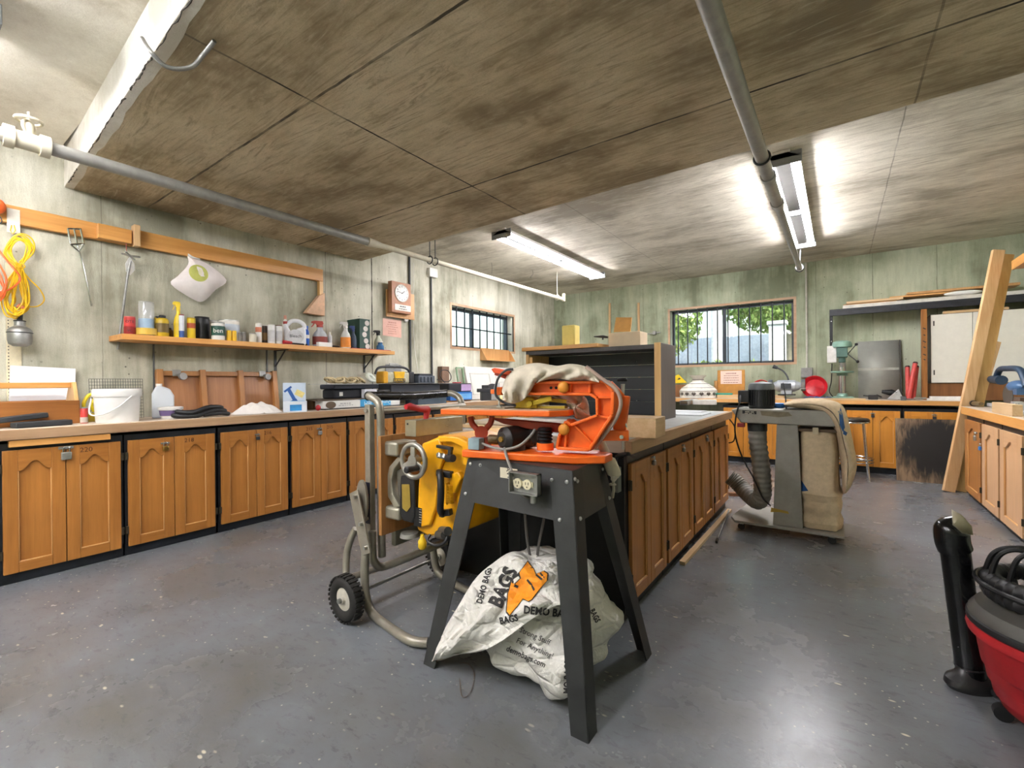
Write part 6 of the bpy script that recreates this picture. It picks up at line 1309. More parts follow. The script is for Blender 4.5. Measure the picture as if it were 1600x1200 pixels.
for i in range(28): a = i*2*math.pi/28; b.ob((mx+mr*math.cos(a), YD+.14+mr*math.sin(a), mz+.085), (.012, .005, .125), (0, 0, a))
m_ = part('motor', b, P('#17191b', .45), t); part('motor_cap', MB().lathe([(mr*1.04, 0), (mr*1.05, .03), (mr*.95, .05), (mr*.5, .06), (.01, .062)], (mx, YD+.14, mz+.145), 32), P('#5b6164', .4, .2), m_)
part('junction_box', MB().box(mx-mr-.07, mx-mr+.01, YD+.08, YD+.2, mz+.045, mz+.14), P('#1c1e20', .5), m_, bevel=.006)
part('antenna_rod', MB().tube([(mx+.17, YD+.12, mz), (mx+.165, YD+.12, mz+.1), (mx+.15, YD+.12, mz+.2)], [.006, .004, .003], 8), DKSTEEL, t)
hp = smooth_path([A(1183, 664, Y=4.06), A(1184, 690, Y=4.06), A(1188, 720, Y=4.06), A(1191, 750, Y=4.06), A(1191, 772, Y=4.07), A(1184, 783, Y=4.1), A(1172, 775, Y=4.16), A(1160, 763, Y=4.24), A(1149, 752, Y=4.26), A(1140, 745, Y=4.26)], 14)
part('flexible_hose', MB().tube(hp, [.066 if (i//2) % 2 else .061 for i in range(len(hp))], 18), HOSE, t); part('hose_collar', MB().cyl(A(1183, 660, Y=4.06), A(1183.5, 673, Y=4.06), .07), P('#2a2b2b', .4), t)
part('power_cable', MB().tube(smooth_path([(mx-mr-.05, YD+.06, mz+.1), A(1156, 628, Y=YD-.01), A(1150, 650, Y=YD-.03), A(1149, 680, Y=YD-.03), A(1160, 715, Y=YD-.02), A(1178, 748, Y=YD+.0), A(1192, 778, Y=YD+.02), A(1204, 790, Y=YD-.02)], 7), .006, 8), BLACK, t)
part('red_switch', MB().ob(A(1158, 664, Y=YD+.02), (.05, .05, .03)), P('#8f1d24', .4), t, bevel=.003)
part('cable_loop', MB().tube(smooth_path([A(1140, 655, Y=4.2), A(1148, 668, Y=4.2), A(1147, 688, Y=4.2), A(1139, 692, Y=4.25)], 6), .005, 8), BLACK, t)
# bags
def ring(z, rx, ry, cx, cy, n, ph=0, amp=.012):
    o = []
    for i in range(n):
        a = i*2*math.pi/n; e = 2/3.2; c, s = math.cos(a), math.sin(a)
        r = 1+amp*MN.noise(Vector((c*2, s*2, z*7+ph)))*4
        o.append(Vector((cx+rx*r*math.copysign(abs(c)**e, c), cy+ry*r*math.copysign(abs(s)**e, s), z)))
    return o
def loft(b, rings):
    n = len(rings[0]); vs = [p for r in rings for p in r]
    return b.add(vs, [(j*n+i, j*n+(i+1) % n, (j+1)*n+(i+1) % n, (j+1)*n+i) for j in range(len(rings)-1) for i in range(n)]+[tuple(range(n))[::-1], tuple((len(rings)-1)*n+i for i in range(n))])
bx = -.12; by = YD+.2
rg = []
zs = [.085, .1, .13, .17, .2, .225, .25, .28, .31, .335, .37, .42, .5, .58, .65, .72, .76, .785]
for z in zs:
    k = 1+.05*math.sin(z*60)*(1 if z < .4 else .2) - (.05 if z > .7 else 0) + (.03 if z < .35 else 0)
    rg.append(ring(z, .125*k, .18*k, bx+(.012 if z < .35 else 0), by, 56, amp=.022))
lb = part('lower_bag', loft(MB(), rg), CANVAS, t); 
part('bag_band', MB().box(-.245, .005, YD+.02, YD+.38, .788, .806), P('#5c4a36', .7), t); part('buckle', MB().box(-.15, -.115, YD+.002, YD+.018, .772, .82), P('#c2b598', .7), t)
ub = [(1222, 632), (1240, 625), (1268, 623), (1296, 626), (1314, 633), (1324, 650), (1333, 690), (1340, 728), (1336, 752), (1327, 770), (1318, 777), (1315, 745), (1311, 710), (1306, 682), (1296, 662), (1281, 648), (1262, 641), (1240, 639)]
o_ = smooth_path([(D(*p)[0], 0, D(*p)[1]) for p in ub], 4, True); N = len(o_)
sk_ = [(1230, 632), (1260, 631), (1290, 637), (1308, 655), (1318, 690), (1325, 725), (1323, 755)]
S_ = smooth_path([(D(*p)[0], 0, D(*p)[1]) for p in sk_], 8)
def near(p): return min(S_, key=lambda q: (q-p).length)
vs = []; rings = 7
for side in (-1, 1):
    for j in range(rings):
        s = j/(rings-1); s = s if side < 0 else 1-s
        for k, p in enumerate(o_):
            q = near(p); m = p.lerp(q, s*.96); d = math.sqrt(max(0, 1-(1-s)**2))
            f = .02*math.sin(m.z*20+m.x*45)*d+.018*MN.noise(Vector((m.x*14, side, m.z*9)))*d
            vs.append((m.x, YD+.15+side*(.17*d)+f, m.z))
b = MB().add(vs, [(j*N+i, j*N+(i+1) % N, (j+1)*N+(i+1) % N, (j+1)*N+i) for j in range(2*rings-1) for i in range(N)])
up = part('upper_bag', b, CANVAS, t)
BV2 = bvh_of([lb, up])
decal('blue_print', flat([[(1247, 742), (1263, 767), (1248, 768)]]), P('#1f4f86', .8), t, BV2); decal('blue_print', flat([[(1313, 636), (1317, 650), (1320, 668), (1317, 675), (1312, 664), (1311, 648)], [(1318, 672), (1324, 676), (1322, 681), (1317, 678)]]), P('#1f4f86', .8), t, BV2)
single('blue_bowl', MB().lathe([(.04, 0), (.058, .02), (.062, .035), (.055, .033), (.035, .01)], (D(1208, 0, YD+.24)[0]+.01, YD+.25, ztb+.001), 24), P('#3f87d8', .4), 'small blue bowl on the dust collector behind its motor', 'bowl')
# things on the floor by the island
single('pine_strip', MB().bar(A(1066, 880, Z=.012), A(1140, 797, Z=.012), .035, .02), LUMY, 'long pale wood strip on floor along island base', 'strip')
t = thing('thin_rod', 'thin grey rod with black tip lying on floor near the dust collector', 'rod', A(1128, 820, Z=.01))
part('rod', MB().cyl(A(1139, 797, Z=.03), A(1121, 842, Z=.01), .006, n=8), GALV, t); part('tip', MB().cyl(A(1121, 842, Z=.01), A(1119.5, 847, Z=.01), .009, n=8), BLACK, t)
single('wood_offcut', MB().ob(A(1150, 772, Z=.015), (.14, .06, .03), (0, 0, .5)), BROWN, 'small brown wood offcut on floor under the hose', 'wood')
# ---------------------------------------------------------------- bar stool
sx_, sy_ = .13, 6.78
t = thing('bar_stool', 'chrome-legged bar stool with black seat behind the canvas bag', 'stool', (sx_, sy_, 0))
part('seat', MB().lathe([(.01, .655), (.16, .655), (.175, .665), (.175, .69), (.16, .705), (.01, .71)], (sx_, sy_, 0), 32), P('#26221f', .35), t); part('seat_rim', MB().torus((sx_, sy_, .66), .172, .01, n=36), CHROME, t)
for dx in (-1, 1):
    for dy in (-1, 1): part('leg', MB().tube([(sx_+dx*.11, sy_+dy*.11, .655), (sx_+dx*.135, sy_+dy*.135, .3), (sx_+dx*.16, sy_+dy*.16, .0)], [.013, .012, .01], 12), CHROME, t)
part('footrest', MB().torus((sx_, sy_, .235), .205, .01, n=36).torus((sx_, sy_, .2), .208, .007, n=36), CHROME, t)
# ---------------------------------------------------------------- boards at the right
g = NT('stained_board'); vv = g.n('VectorMath', operation='DISTANCE', i_Vector=g.scl(1, 1, .9)); vv.inputs[1].default_value = (.34, 0, .36)
nn = g.noise(g.scl(3, 3, .6), 9, 5, .6, .8); sd = g.math('ADD', vv.outputs['Value'], g.math('MULTIPLY_ADD', nn, .3, -.15))
STAIN = g.out(g.mix(g.ramp(sd, [(.24, 1.), (.40, 0.)]), g.mix(g.ramp(nn, [(.4, 0.), (.6, 1.)]), '#6b5640', '#8d7458'), '#191614'), .5)
t = thing('stained_board', 'large brown plywood board with round black stain, leaning on back cabinets', 'board', (.545, 6.86, 0), rot=(R(-9), 0, 0)); part('panel', MB().box(0, .52, 0, .018, 0, .715), STAIN, t, local=True, smooth=False)
part('edge', MB().box(0, .52, .0181, .019, 0, .715), DARKW, t, local=True)
single('leaning_plank', MB().bar((.92, 6.43, .003), A(1560, 391, Y=6.68), .095, .042, (.3, -1, .2)), LUMZ, 'front pale timber leaning from floor up to the right-hand shelf', 'timber', 'timbers leaning at the right', bevel=.003)
single('leaning_plank', MB().bar((1.02, 6.50, .003), A(1575, 398, Y=6.80), .085, .042, (.3, -1, .2)), PINEZ, 'second orange timber leaning just behind the pale front one', 'timber', 'timbers leaning at the right', bevel=.003)
single('leaning_plank', MB().bar((.99, 6.58, .003), (1.4, 7.0, 1.55), .04, .03, (.3, -1, .2)), LUMZ, 'short thin batten behind the two leaning timbers', 'timber', 'timbers leaning at the right', bevel=.003)
# right wall shelf
t = thing('wall_shelf', 'pine shelf high on right wall with plywood bracket at frame edge', 'shelf', (1.65, 6, 2.25))
part('shelf_board', MB().box(1.44, WR-.003, 4.6, 6.62, 2.245, 2.285), PINE, t, bevel=.003); part('front_lip', MB().box(1.42, 1.44, 4.6, 6.62, 2.24, 2.33), PINE, t, bevel=.003)
part('bracket', MB().prism([(1.45, 2.243), (WR-.003, 2.243), (WR-.003, 1.72)], 'y', 6.40, 6.42), PLY, t)
# black shelf along the back wall
zs_ = 2.105; ys_ = 7.5
t = thing('wall_shelf', 'long black wooden shelf on back wall stacked with boards', 'shelf', (.9, 7.65, 2.03))
part('shelf_board', MB().box(-.085, WR-.003, ys_, WB-.003, zs_-.02, zs_), P('#2a2c30', .5, 0, .3), t); part('front_beam', MB().box(-.085, WR-.003, ys_-.002, ys_+.04, zs_-.085, zs_-.021), P('#24262b', .5, 0, .4), t, bevel=.003)
part('end_post', MB().box(-.085, -.05, ys_+.02, ys_+.06, 1.6, zs_-.086).bar((-.07, ys_+.05, 1.62), (-.07, WB-.004, 1.62), .03, .03), BLACK, t, bevel=.002)
for z_ in (1.68, 1.95): part('bolt', MB().cyl((-.066, ys_+.012, z_), (-.066, ys_+.02, z_), .007, n=8), STEEL, t)
t = thing('wall_post', 'orange wooden post with burnt marks below black shelf', 'post', (.868, 7.5, .906))
part('post', MB().box(.84, .895, 7.5, 7.56, .906, zs_-.086), wood('burnt_post', '#b87a3a', '#4a2c16', 'z'), t, bevel=.003)
decal_pts = MB()
for z_, w_ in ((1.78, .03), (1.7, .02), (1.62, .034), (1.55, .026), (1.46, .03), (1.4, .02)): decal_pts.ob((.868, 7.4995, z_), (w_, .001, .012), (0, .6, 0))
part('burnt_marks', decal_pts, INK, t)
t = thing('white_cabinet', 'white double-door cabinet standing under black shelf at right', 'cabinet', (1.38, 7.7, 1.1))
WC = P('#e4e1d4', .5, 0, .03)
part('body', MB().box(.93, WR-.004, 7.575, WB-.004, 1.11, 1.95), P('#3a2c20', .6), t)
for x0_, x1_ in ((.935, 1.30), (1.305, WR-.005)):
    d_ = part('door', MB().box(x0_, x1_, 7.555, 7.575, 1.115, 1.945), WC, t, bevel=.003)
    if x0_ < 1:
        for z_ in (1.84, 1.24): part('hinge', MB().box(.955, .967, 7.549, 7.5555, z_-.03, z_+.03), P('#4a463e', .5, .5), d_)
part('pull', MB().cyl((1.345, 7.54, 1.5), (1.345, 7.556, 1.5), .012), P('#a08a6a', .5), t)
single('plywood_strip', MB().box(.9, WR-.01, 7.58, 7.6, .906, 1.108), BROWN, 'brown plywood strip below the white cabinet', 'panel')
for i, (xa, xb_, ya_, z0_, th, m_, lab) in enumerate(((.06, 1.75, 7.52, zs_+.001, .045, P('#d6d2c6', .5), 'long white board at the front edge of black shelf'), (.07, .62, 7.6, zs_+.047, .02, PINEX, 'short pine board on white board, left end'), (.1, .68, 7.57, zs_+.068, .03, LUMX, 'tilted tan board over the short pine board'), (.55, 1.2, 7.62, zs_+.099, .02, PINEX, 'brown board in the middle of the shelf stack'), (.72, 1.7, 7.6, zs_+.12, .03, PLY, 'wide tan board topping the shelf stack'))):
    single('stacked_board', MB().box(xa, xb_, ya_, WB-.02, z0_, z0_+th), m_, lab, 'board', 'boards stacked on the black shelf', bevel=.003)
single('white_roll', MB().ell((1.22, 7.56, zs_+.078), (.17, .035, .03)), WHITE, 'white wrapped bundle lying at front of the shelf stack', 'bundle')
single('wood_strip', MB().box(1.05, 1.6, 7.56, 7.62, 1.951, 1.98), LUMX, 'wood strips lying on top of the white cabinet', 'strip')
# ---------------------------------------------------------------- back worktop, left to right
ZB_ = .9055
def bk(px, Y): return A(px, 610, Y=Y).x
kb = lambda x, y: k_at(x, y)
# metal channel and pale boards on the far island end
p0, p1 = A(1066, 633, Z=WTI), A(1110, 629, Z=WTI)
t = thing('metal_channel', 'silver square tube end lying on far end of island', 'tube', (p0.x, p0.y, WTI))
part('tube', MB().box(p0.x-.03, p0.x+.06, p0.y, p0.y+.5, WTI+.001, WTI+.006).box(p0.x-.03, p0.x+.06, p0.y, p0.y+.5, WTI+.05, WTI+.055).box(p0.x-.03, p0.x-.025, p0.y, p0.y+.5, WTI+.005, WTI+.05).box(p0.x+.055, p0.x+.06, p0.y, p0.y+.5, WTI+.005, WTI+.05), STEEL, t)
single('white_beam', MB().ob((p0.x+.21, p0.y+.18, WTI+.032), (.26, .1, .06), (0, 0, R(15))), P('#d8d4cc', .5), 'pale beam beside the silver tube on far island end', 'beam', bevel=.003)
for i, q in enumerate((((-1.35, -.9), (3.9, 4.25)), ((-1.55, -1.0), (4.28, 4.55)))): single('grey_sheet', MB().box(*q[0], *q[1], WTI+.0012, WTI+.007), P('#c3c6c8', .45), ['flat grey sheet on far half of island, nearer one', 'flat grey sheet on far half of island, farther one'][i], 'sheet')
# yellow triangle, lampshade
Yt = 7.74; xx = bk(1062, Yt); 
t = thing('yellow_square', 'yellow plastic speed square standing behind white lampshade', 'square', (xx, Yt, ZB_))
part('support', MB().box(xx-.12, xx+.12, Yt, Yt+.04, ZB_, A(1060, 601, Y=Yt).z), BROWN, t)
a, b_, c_ = D(1052, 599, Yt), D(1073, 598, Yt), D(1060, 585, Yt); part('triangle', MB().prism([a, b_, c_, D(1053, 588, Yt)], 'y', Yt+.005, Yt+.02), P('#f0cc1a', .4), t, bevel=.002); part('slot', MB().prism([D(1058, 594, Yt), D(1064, 592, Yt), D(1061, 590, Yt)], 'y', Yt+.003, Yt+.005), INK, t)
Yl = 7.42; xl_ = bk(1091, Yl); k = kb(xl_, Yl)
t = thing('lampshade', 'white and grey leaded-glass lampshade standing on back worktop', 'lampshade', (xl_, Yl, ZB_))
H0 = ZB_; prof = [(27*k, 0), (27.5*k, 5*k), (28*k, 11*k), (24*k, 16*k), (15*k, 22*k), (9*k, 25*k), (8*k, 28*k)]
part('shade', MB().lathe(prof, (xl_, Yl, H0), 16), P('#ebe6da', .3), t, smooth=False)
for z_, r_ in ((11*k, 28.2*k), (5*k, 27.8*k), (16*k, 24.2*k), (22*k, 15.3*k)): part('lead_line', MB().torus((xl_, Yl, H0+z_), r_*.985, .004, n=16, k=6), P('#6f675c', .5), t)
for i in range(16):
    a = i*2*math.pi/16; part('dark_diamond', MB().ob((xl_+27.4*k*math.cos(a), Yl+27.4*k*math.sin(a), H0+7*k), (.006, 5*k, 5*k), Euler((R(45), 0, 0)).to_matrix() if 0 else Matrix.Rotation(a, 3, 'Z')@Matrix.Rotation(R(45), 3, 'X')), P('#5b534a', .4), t)
part('crown', MB().lathe([(7*k, 0), (9*k, 3*k), (13*k, 7*k), (12*k, 7*k), (6*k, 1*k)], (xl_, Yl, H0+28*k), 12), P('#dcd6ca', .4), t, smooth=False); part('crown_band', MB().torus((xl_, Yl, H0+28*k), 8*k, .008, n=16), P('#7a7062', .5), t)
# notice board
Yn = 7.7; xa, xb_ = bk(1121, Yn), bk(1164, Yn)
t = thing('notice_board', 'tan board with pink notice standing under the large window', 'board', ((xa+xb_)/2, Yn, ZB_))
part('board', MB().box(xa, xb_, Yn, Yn+.02, ZB_, A(1140, 578, Y=Yn).z), P('#c48a3e', .6), t, bevel=.008); part('left_roll', MB().lathe([(.035, 0), (.035, .26)], (xa-.02, Yn-.02, ZB_), 14, 0, None, .7, 1), PLY, t)
q0, q1 = A(1126, 600, Y=Yn), A(1159, 579, Y=Yn); sh = part('sheet', MB().box(q0.x, q1.x, Yn-.003, Yn-.001, q0.z, q1.z), P('#efd6c8', .8, 0, .03), t)
print_rows(((q0.x+q1.x)/2, Yn-.0036, q1.z-.04), (1, 0, 0), (q1.x-q0.x)*.75, 5, .035, .009, P('#a06a66', .8), sh, 4)
single('green_pad', MB().box(bk(1114, 7.4), bk(1144, 7.4), 7.36, 7.46, ZB_+.05, ZB_+.075), P('#2f9a86', .6), 'teal green pad on wooden plank before the notice board', 'pad', bevel=.008)
single('long_plank', MB().box(bk(1122, 7.44), bk(1226, 7.4), 7.36, 7.5, ZB_, ZB_+.0495), LUMX, 'long tan plank lying on back worktop behind the motor', 'plank', bevel=.003)
single('black_rail', MB().box(bk(1216, 7.42), bk(1243, 7.42), 7.34, 7.46, ZB_+.05, ZB_+.065), BLACK, 'black base board under the grey bench grinder', 'board', bevel=.002)
# red cable coil, bench grinder, red bowl
Yr = 7.62; xx = bk(1189, Yr); b = MB()
for i in range(4): b.torus((xx+.006*i, Yr+.012*i, ZB_+.15+.004*i), .115-.006*i, .007, Euler((R(84), 0, R(8*i))).to_matrix(), 32, 8)
single('red_cable_coil', b, P('#c9302f', .5), 'red cable coiled upright behind the black motor', 'cable')
Yg = 7.5; xg = bk(1229, Yg); zg = A(1229, 603, Y=Yg).z; k = kb(xg, Yg)
t = thing('bench_grinder', 'grey twin-wheel bench grinder with gooseneck lamp on back worktop', 'grinder', (xg, Yg, ZB_+.066))
GB = P('#b9bec3', .35, .3)
part('motor', MB().cyl((xg-12*k, Yg, zg), (xg+12*k, Yg, zg), 9*k, n=28).cyl((xg-19*k, Yg, zg), (xg-12*k, Yg, zg), 5*k, 8*k).cyl((xg+12*k, Yg, zg), (xg+19*k, Yg, zg), 8*k, 5*k), GB, t)
part('pedestal', MB().ob((xg, Yg, (zg+ZB_+.066)/2-.03), (15*k, .11, zg-ZB_-.066-.05)), GB, t, bevel=.006); part('name_plate', MB().box(xg-7*k, xg+7*k, Yg-9.4*k, Yg-9*k, zg-4*k, zg+4*k), P('#3a3d42', .4), t)
for s in (-1, 1):
    part('wheel', MB().cyl((xg+s*20*k, Yg, zg), (xg+s*24*k, Yg, zg), 8*k, n=28), P('#7d7a74', .8), t); part('guard', MB().lathe([(8.6*k, -2.6*k), (9*k, -2.6*k), (9*k, 2.6*k), (8.6*k, 2.6*k)], (xg+s*22*k, Yg+.02, zg+1*k), 24, 0, Euler((0, R(90), 0)).to_matrix()), P('#6b7074', .4, .3), t)
    part('tool_rest', MB().ob((xg+s*22*k, Yg-10*k, zg-4*k), (8*k, 5*k, 1.2*k)), GALV, t)
part('lamp_arm', MB().tube(smooth_path([A(1232, 594, Y=Yg), A(1230, 588, Y=Yg), A(1224, 580, Y=Yg), A(1215, 575, Y=Yg)], 6), .011, 10), P('#4c5156', .5), t); part('lamp_head', MB().cyl(A(1215, 575, Y=Yg), A(1208, 572.5, Y=Yg), .02, .028), P('#3e4347', .5), t)
Yb = 7.68; c_ = A(1274, 606, Y=Yb); k = kb(c_.x, Yb)
single('red_bowl', MB().lathe([(.001, 0), (9*k, 1*k), (14*k, 5*k), (16.5*k, 10*k), (17.5*k, 10.5*k), (16*k, 9*k), (12.5*k, 4.5*k), (.002, 2*k)], c_+Vector((0, .05, 0)), 36, 0, Euler((R(80), 0, R(-8))).to_matrix()), P('#d5202e', .35), 'bright red plastic bowl leaning upright against back wall', 'bowl')
# drill press
Yp = 7.5; xd = A(1316, 600, Y=Yp).x; k = kb(xd, Yp)
t = thing('drill_press', 'green bench drill press with chrome column on back worktop', 'drill', (xd, Yp, ZB_))
part('base', MB().box(xd-14*k, xd+14*k, Yp-.16, Yp+.16, ZB_, ZB_+4*k).lathe([(8*k, 0), (6*k, 5*k)], (xd, Yp+.04, ZB_+4*k), 20), GREENT, t, bevel=.006)
zt_2 = A(1316, 534, Y=Yp).z
part('column', MB().cyl((xd, Yp+.04, ZB_+4*k), (xd, Yp+.04, zt_2-.1), 4.6*k, n=24), CHROME, t)
ztb2 = A(1316, 582, Y=Yp).z; part('table', MB().lathe([(14*k, 0), (15*k, 1*k), (15*k, 3*k), (1*k, 3*k)], (xd, Yp-.06, ztb2-1*k), 26).cyl((xd, Yp+.04, ztb2-5*k), (xd, Yp+.04, ztb2+1*k), 7*k), GREENT, t)
part('head', MB().box(xd-7*k, xd+7*k, Yp-.16, Yp+.12, zt_2-25*k, zt_2-9*k).cyl((xd, Yp-.1, zt_2-33*k), (xd, Yp-.1, zt_2-24*k), 4.5*k), P('#4d6b60', .45), t, bevel=.01)
part('belt_cover', MB().lathe([(12.5*k, 0), (13*k, 3*k), (12*k, 8*k), (8*k, 10*k), (.1*k, 10.2*k)], (xd, Yp-.04, zt_2-9*k), 26, 0, None, 1, 1.3), GREENT, t)
part('chuck', MB().lathe([(1.2*k, 0), (3*k, 4*k), (3*k, 8*k)], (xd, Yp-.1, zt_2-41*k), 16), STEEL, t); part('guard_box', MB().box(xd-19*k, xd-7*k, Yp-.1, Yp+.05, A(1305, 567, Y=Yp).z, A(1305, 541, Y=Yp).z), P('#e2e0da', .5), t, bevel=.005)
hb = Vector((xd+7*k, Yp-.1, zt_2-20*k))
for q in ((1338, 538), (1340, 565)):
    e_ = A(*q, Y=Yp-.12); part('feed_handle', MB().cyl(hb, e_, .006, n=8), DKSTEEL, t); part('handle_knob', MB().ell(e_, .018), BLACK, t)
part('cable', MB().tube(smooth_path([A(1300, 568, Y=Yp), A(1299, 595, Y=Yp), A(1296, 612, Y=Yp), A(1304, 622, Y=Yp-.1)], 6), .006, 8), BLACK, t)
b = MB(); rnd = random.Random(2)
for i in range(4): b.tube(smooth_path([(bk(1255, 7.4)+.12*i, 7.35+rnd.uniform(0, .15), ZB_+.012), (bk(1266, 7.4)+.06*i, 7.4+rnd.uniform(0, .1), ZB_+.03), (bk(1280, 7.4)+.03*i, 7.35+rnd.uniform(0, .1), ZB_+.015), (bk(1292, 7.4), 7.32, ZB_+.012)], 6), .007, 6)
single('blue_cables', b, P('#4a6f9c', .5), 'tangled blue cables on back worktop before the red bowl', 'cable')
# steel sheet, clamps and small tools
t = thing('steel_sheet', 'tall grey steel sheet leaning on back wall beside drill press', 'sheet', (0, 7.8, ZB_)); xa, xb_ = bk(1341, 7.72), bk(1406, 7.72); zt3 = A(1374, 532, Y=7.75).z
part('sheet', MB().add([(xa, 7.70, ZB_), (xb_, 7.70, ZB_), (xb_, 7.82, zt3), (xa, 7.82, zt3)], [(0, 1, 2, 3)]), P('#a6a89f', .55, .2, .1, 5), t, solid=.003); part('pale_band', MB().bar(((xa+xb_)/2-(xb_-xa)/2, 7.7585, ZB_+(zt3-ZB_)*.5), (xb_, 7.7585, ZB_+(zt3-ZB_)*.5), .002, .05), P('#b9bbb0', .4, .3), t); part('edge_strip', MB().bar((xb_+.012, 7.71, ZB_), (xb_+.012, 7.825, zt3), .014, .02, (0, 1, 0)), P('#3c3a36', .5), t)
for i, (a, b_) in enumerate((((1419, 618), (1430, 568)), ((1426, 620), (1432, 574)), ((1419, 596), (1418, 574)))):
    y_ = 7.42+.06*i; pa, pb = A(*a, Y=y_), A(*b_, Y=y_+.08); pa.z = ZB_+.003
    tc_ = thing('red_handle_tool', ['front red tube tool leaning before the wooden post', 'second red tube tool beside the front one', 'short red tube tool behind the other two'][i], 'tool', pa, group='red tube tools on back worktop')
    part('tube', MB().cyl(pa, pb, .026, .024, 14), P('#cf4a44', .45), tc_); part('end', MB().cyl(pb, pb+(pb-pa).normalized()*.02, .027, .02, 14), P('#3a2422', .5), tc_)
single('bracket_tool', MB().prism([D(1386, 624, 7.36), D(1412, 624, 7.36), D(1404, 608, 7.36)], 'y', 7.34, 7.42), P('#c9cbcb', .3, .5), 'silver triangular tool lying on back worktop', 'tool', bevel=.003)
t = thing('black_drill', 'black hand tool lying behind the silver triangular one', 'tool', (bk(1392, 7.5), 7.5, ZB_)); x9 = bk(1392, 7.5)
part('body', MB().tube([(x9-.09, 7.5, ZB_+.1), (x9, 7.5, ZB_+.09), (x9+.1, 7.5, ZB_+.05)], [.02, .04, .03], 12), BLACK, t); part('grip', MB().tube([(x9+.06, 7.5, ZB_+.06), (x9+.09, 7.5, ZB_+.005)], .022, 10), BLACK, t)
t = thing('black_vise', 'small black metal clump left of the silver triangular tool', 'tool', (bk(1364, 7.45), 7.45, ZB_)); x9 = bk(1364, 7.45)
part('body', MB().ob((x9, 7.45, ZB_+.03), (.1, .06, .06)).ob((x9+.06, 7.45, ZB_+.045), (.06, .05, .02), (0, .5, 0)), P('#2d2c2b', .5), t, bevel=.006); part('screw', MB().cyl((x9-.1, 7.43, ZB_+.05), (x9+.02, 7.43, ZB_+.04), .008), DKSTEEL, t)
t = thing('bar_clamp', 'grey bar clamp lying at front of back worktop', 'clamp', (bk(1424, 7.25), 7.25, ZB_)); xa, xb_ = bk(1407, 7.25), bk(1442, 7.25)
part('bar', MB().box(xa, xb_, 7.24, 7.262, ZB_+.012, ZB_+.024), GALV, t); part('jaw', MB().box(xa, xa+.05, 7.22, 7.28, ZB_, ZB_+.05), P('#6a6d70', .4, .5), t, bevel=.004); part('screw', MB().cyl((xb_-.08, 7.25, ZB_+.03), (xb_+.03, 7.25, ZB_+.03), .01), STEEL, t)
for i in range(2): single('white_trim', MB().box(bk(1449+4*i, 7.4), bk(1504, 7.4), 7.34+.02*i, 7.46, ZB_+.024*i, ZB_+.0235+.024*i), P('#e6e4de', .5), ['lower white trim board on back worktop under white cabinet', 'upper white trim board on back worktop under white cabinet'][i], 'board', 'white trim boards')
single('tan_sheet', MB().box(bk(1266, 7.3), bk(1352, 7.3), 7.18, 7.33, ZB_, ZB_+.018), LUMX, 'pale thin board at worktop edge before the drill press', 'board', bevel=.002)
# ---------------------------------------------------------------- right worktop
ZR = .8805; XW = 1.28
def W_(px, py, X=XW): return A(px, py, X=X)
t = thing('circular_saw', 'blue electric planer saw with looped handle on right worktop', 'saw', W_(1575, 640)); BLU = P('#22384e', .45)
y9 = W_(1575, 600).y
part('body', MB().ell(W_(1592, 604), (.07, .17, .055)).ob(W_(1596, 612), (.1, .2, .05)), P('#3f6084', .4), t); part('nose', MB().tube([W_(1565, 594), W_(1545, 592), W_(1526, 592)], [.045, .035, .02], 14), BLU, t)
part('handle', MB().tube(smooth_path([W_(1556, 592), W_(1562, 578), W_(1572, 576), W_(1592, 577), W_(1600, 590), W_(1604, 604)], 6), .026, 12), BLU, t); part('blade', MB().lathe([(.001, -.003), (.15, -.003), (.15, .003), (.001, .003)], W_(1575, 618, 1.23), 30, 0, Euler((0, R(90), 0)).to_matrix(), .62, 1), P('#5d5854', .4, .5), t)
part('shoe', MB().ob(W_(1572, 634), (.16, .5, .03)), P('#d9dadc', .35, .4), t); part('tip', MB().ell(W_(1526, 592), (.018, .03, .02)), GALV, t)
single('holed_block', MB().box(1.04, 1.095, W_(1600, 630, 1.1).y, W_(1566, 630, 1.1).y, ZR, ZR+.085), LUMY, 'pale wood block with two holes on right worktop edge', 'block', bevel=.003)
t = thing('black_grip_tool', 'black-handled tool lying at far end of right worktop', 'tool', W_(1518, 636, 1.12)); y9 = W_(1518, 636, 1.12).y-.12
part('grip', MB().tube([(1.12, y9+.2, ZR+.03), (1.12, y9, ZR+.03)], .03, 12), BLACK, t); part('brass_end', MB().tube([(1.12, y9, ZR+.03), (1.13, y9-.22, ZR+.035)], [.025, .018], 12), P('#7a6a4a', .4, .6), t)
t = thing('metal_jig', 'white and silver metal jig on right worktop before blue saw', 'jig', (1.2, 5.3, ZR)); part('plate', MB().box(1.1, 1.3, 5.12, 5.62, ZR, ZR+.02), P('#d4d6d8', .35, .3), t, bevel=.003); part('post', MB().box(1.16, 1.22, 5.36, 5.46, ZR+.02, ZR+.09), P('#c3c5c6', .3, .6), t, bevel=.004); part('knob', MB().cyl((1.18, 5.52, ZR+.02), (1.18, 5.52, ZR+.07), .02), DKSTEEL, t)
single('wood_peg', MB().cyl((1.5, 5.75, ZR), (1.5, 5.75, A(1571, 566, X=1.5).z), .035), BROWN, 'short brown wooden peg standing behind the blue saw', 'peg')
single('white_sheet', MB().box(1.5, 1.8, 5.1, 5.9, ZR, ZR+.03), P('#d9d6cf', .5), 'white flat board on right worktop behind blue saw', 'board')
single('dark_block', MB().box(1.36, 1.45, 6.12, 6.4, ZR, ZR+.1), P('#5a4334', .6), 'dark brown wood block on right worktop behind blade', 'block')
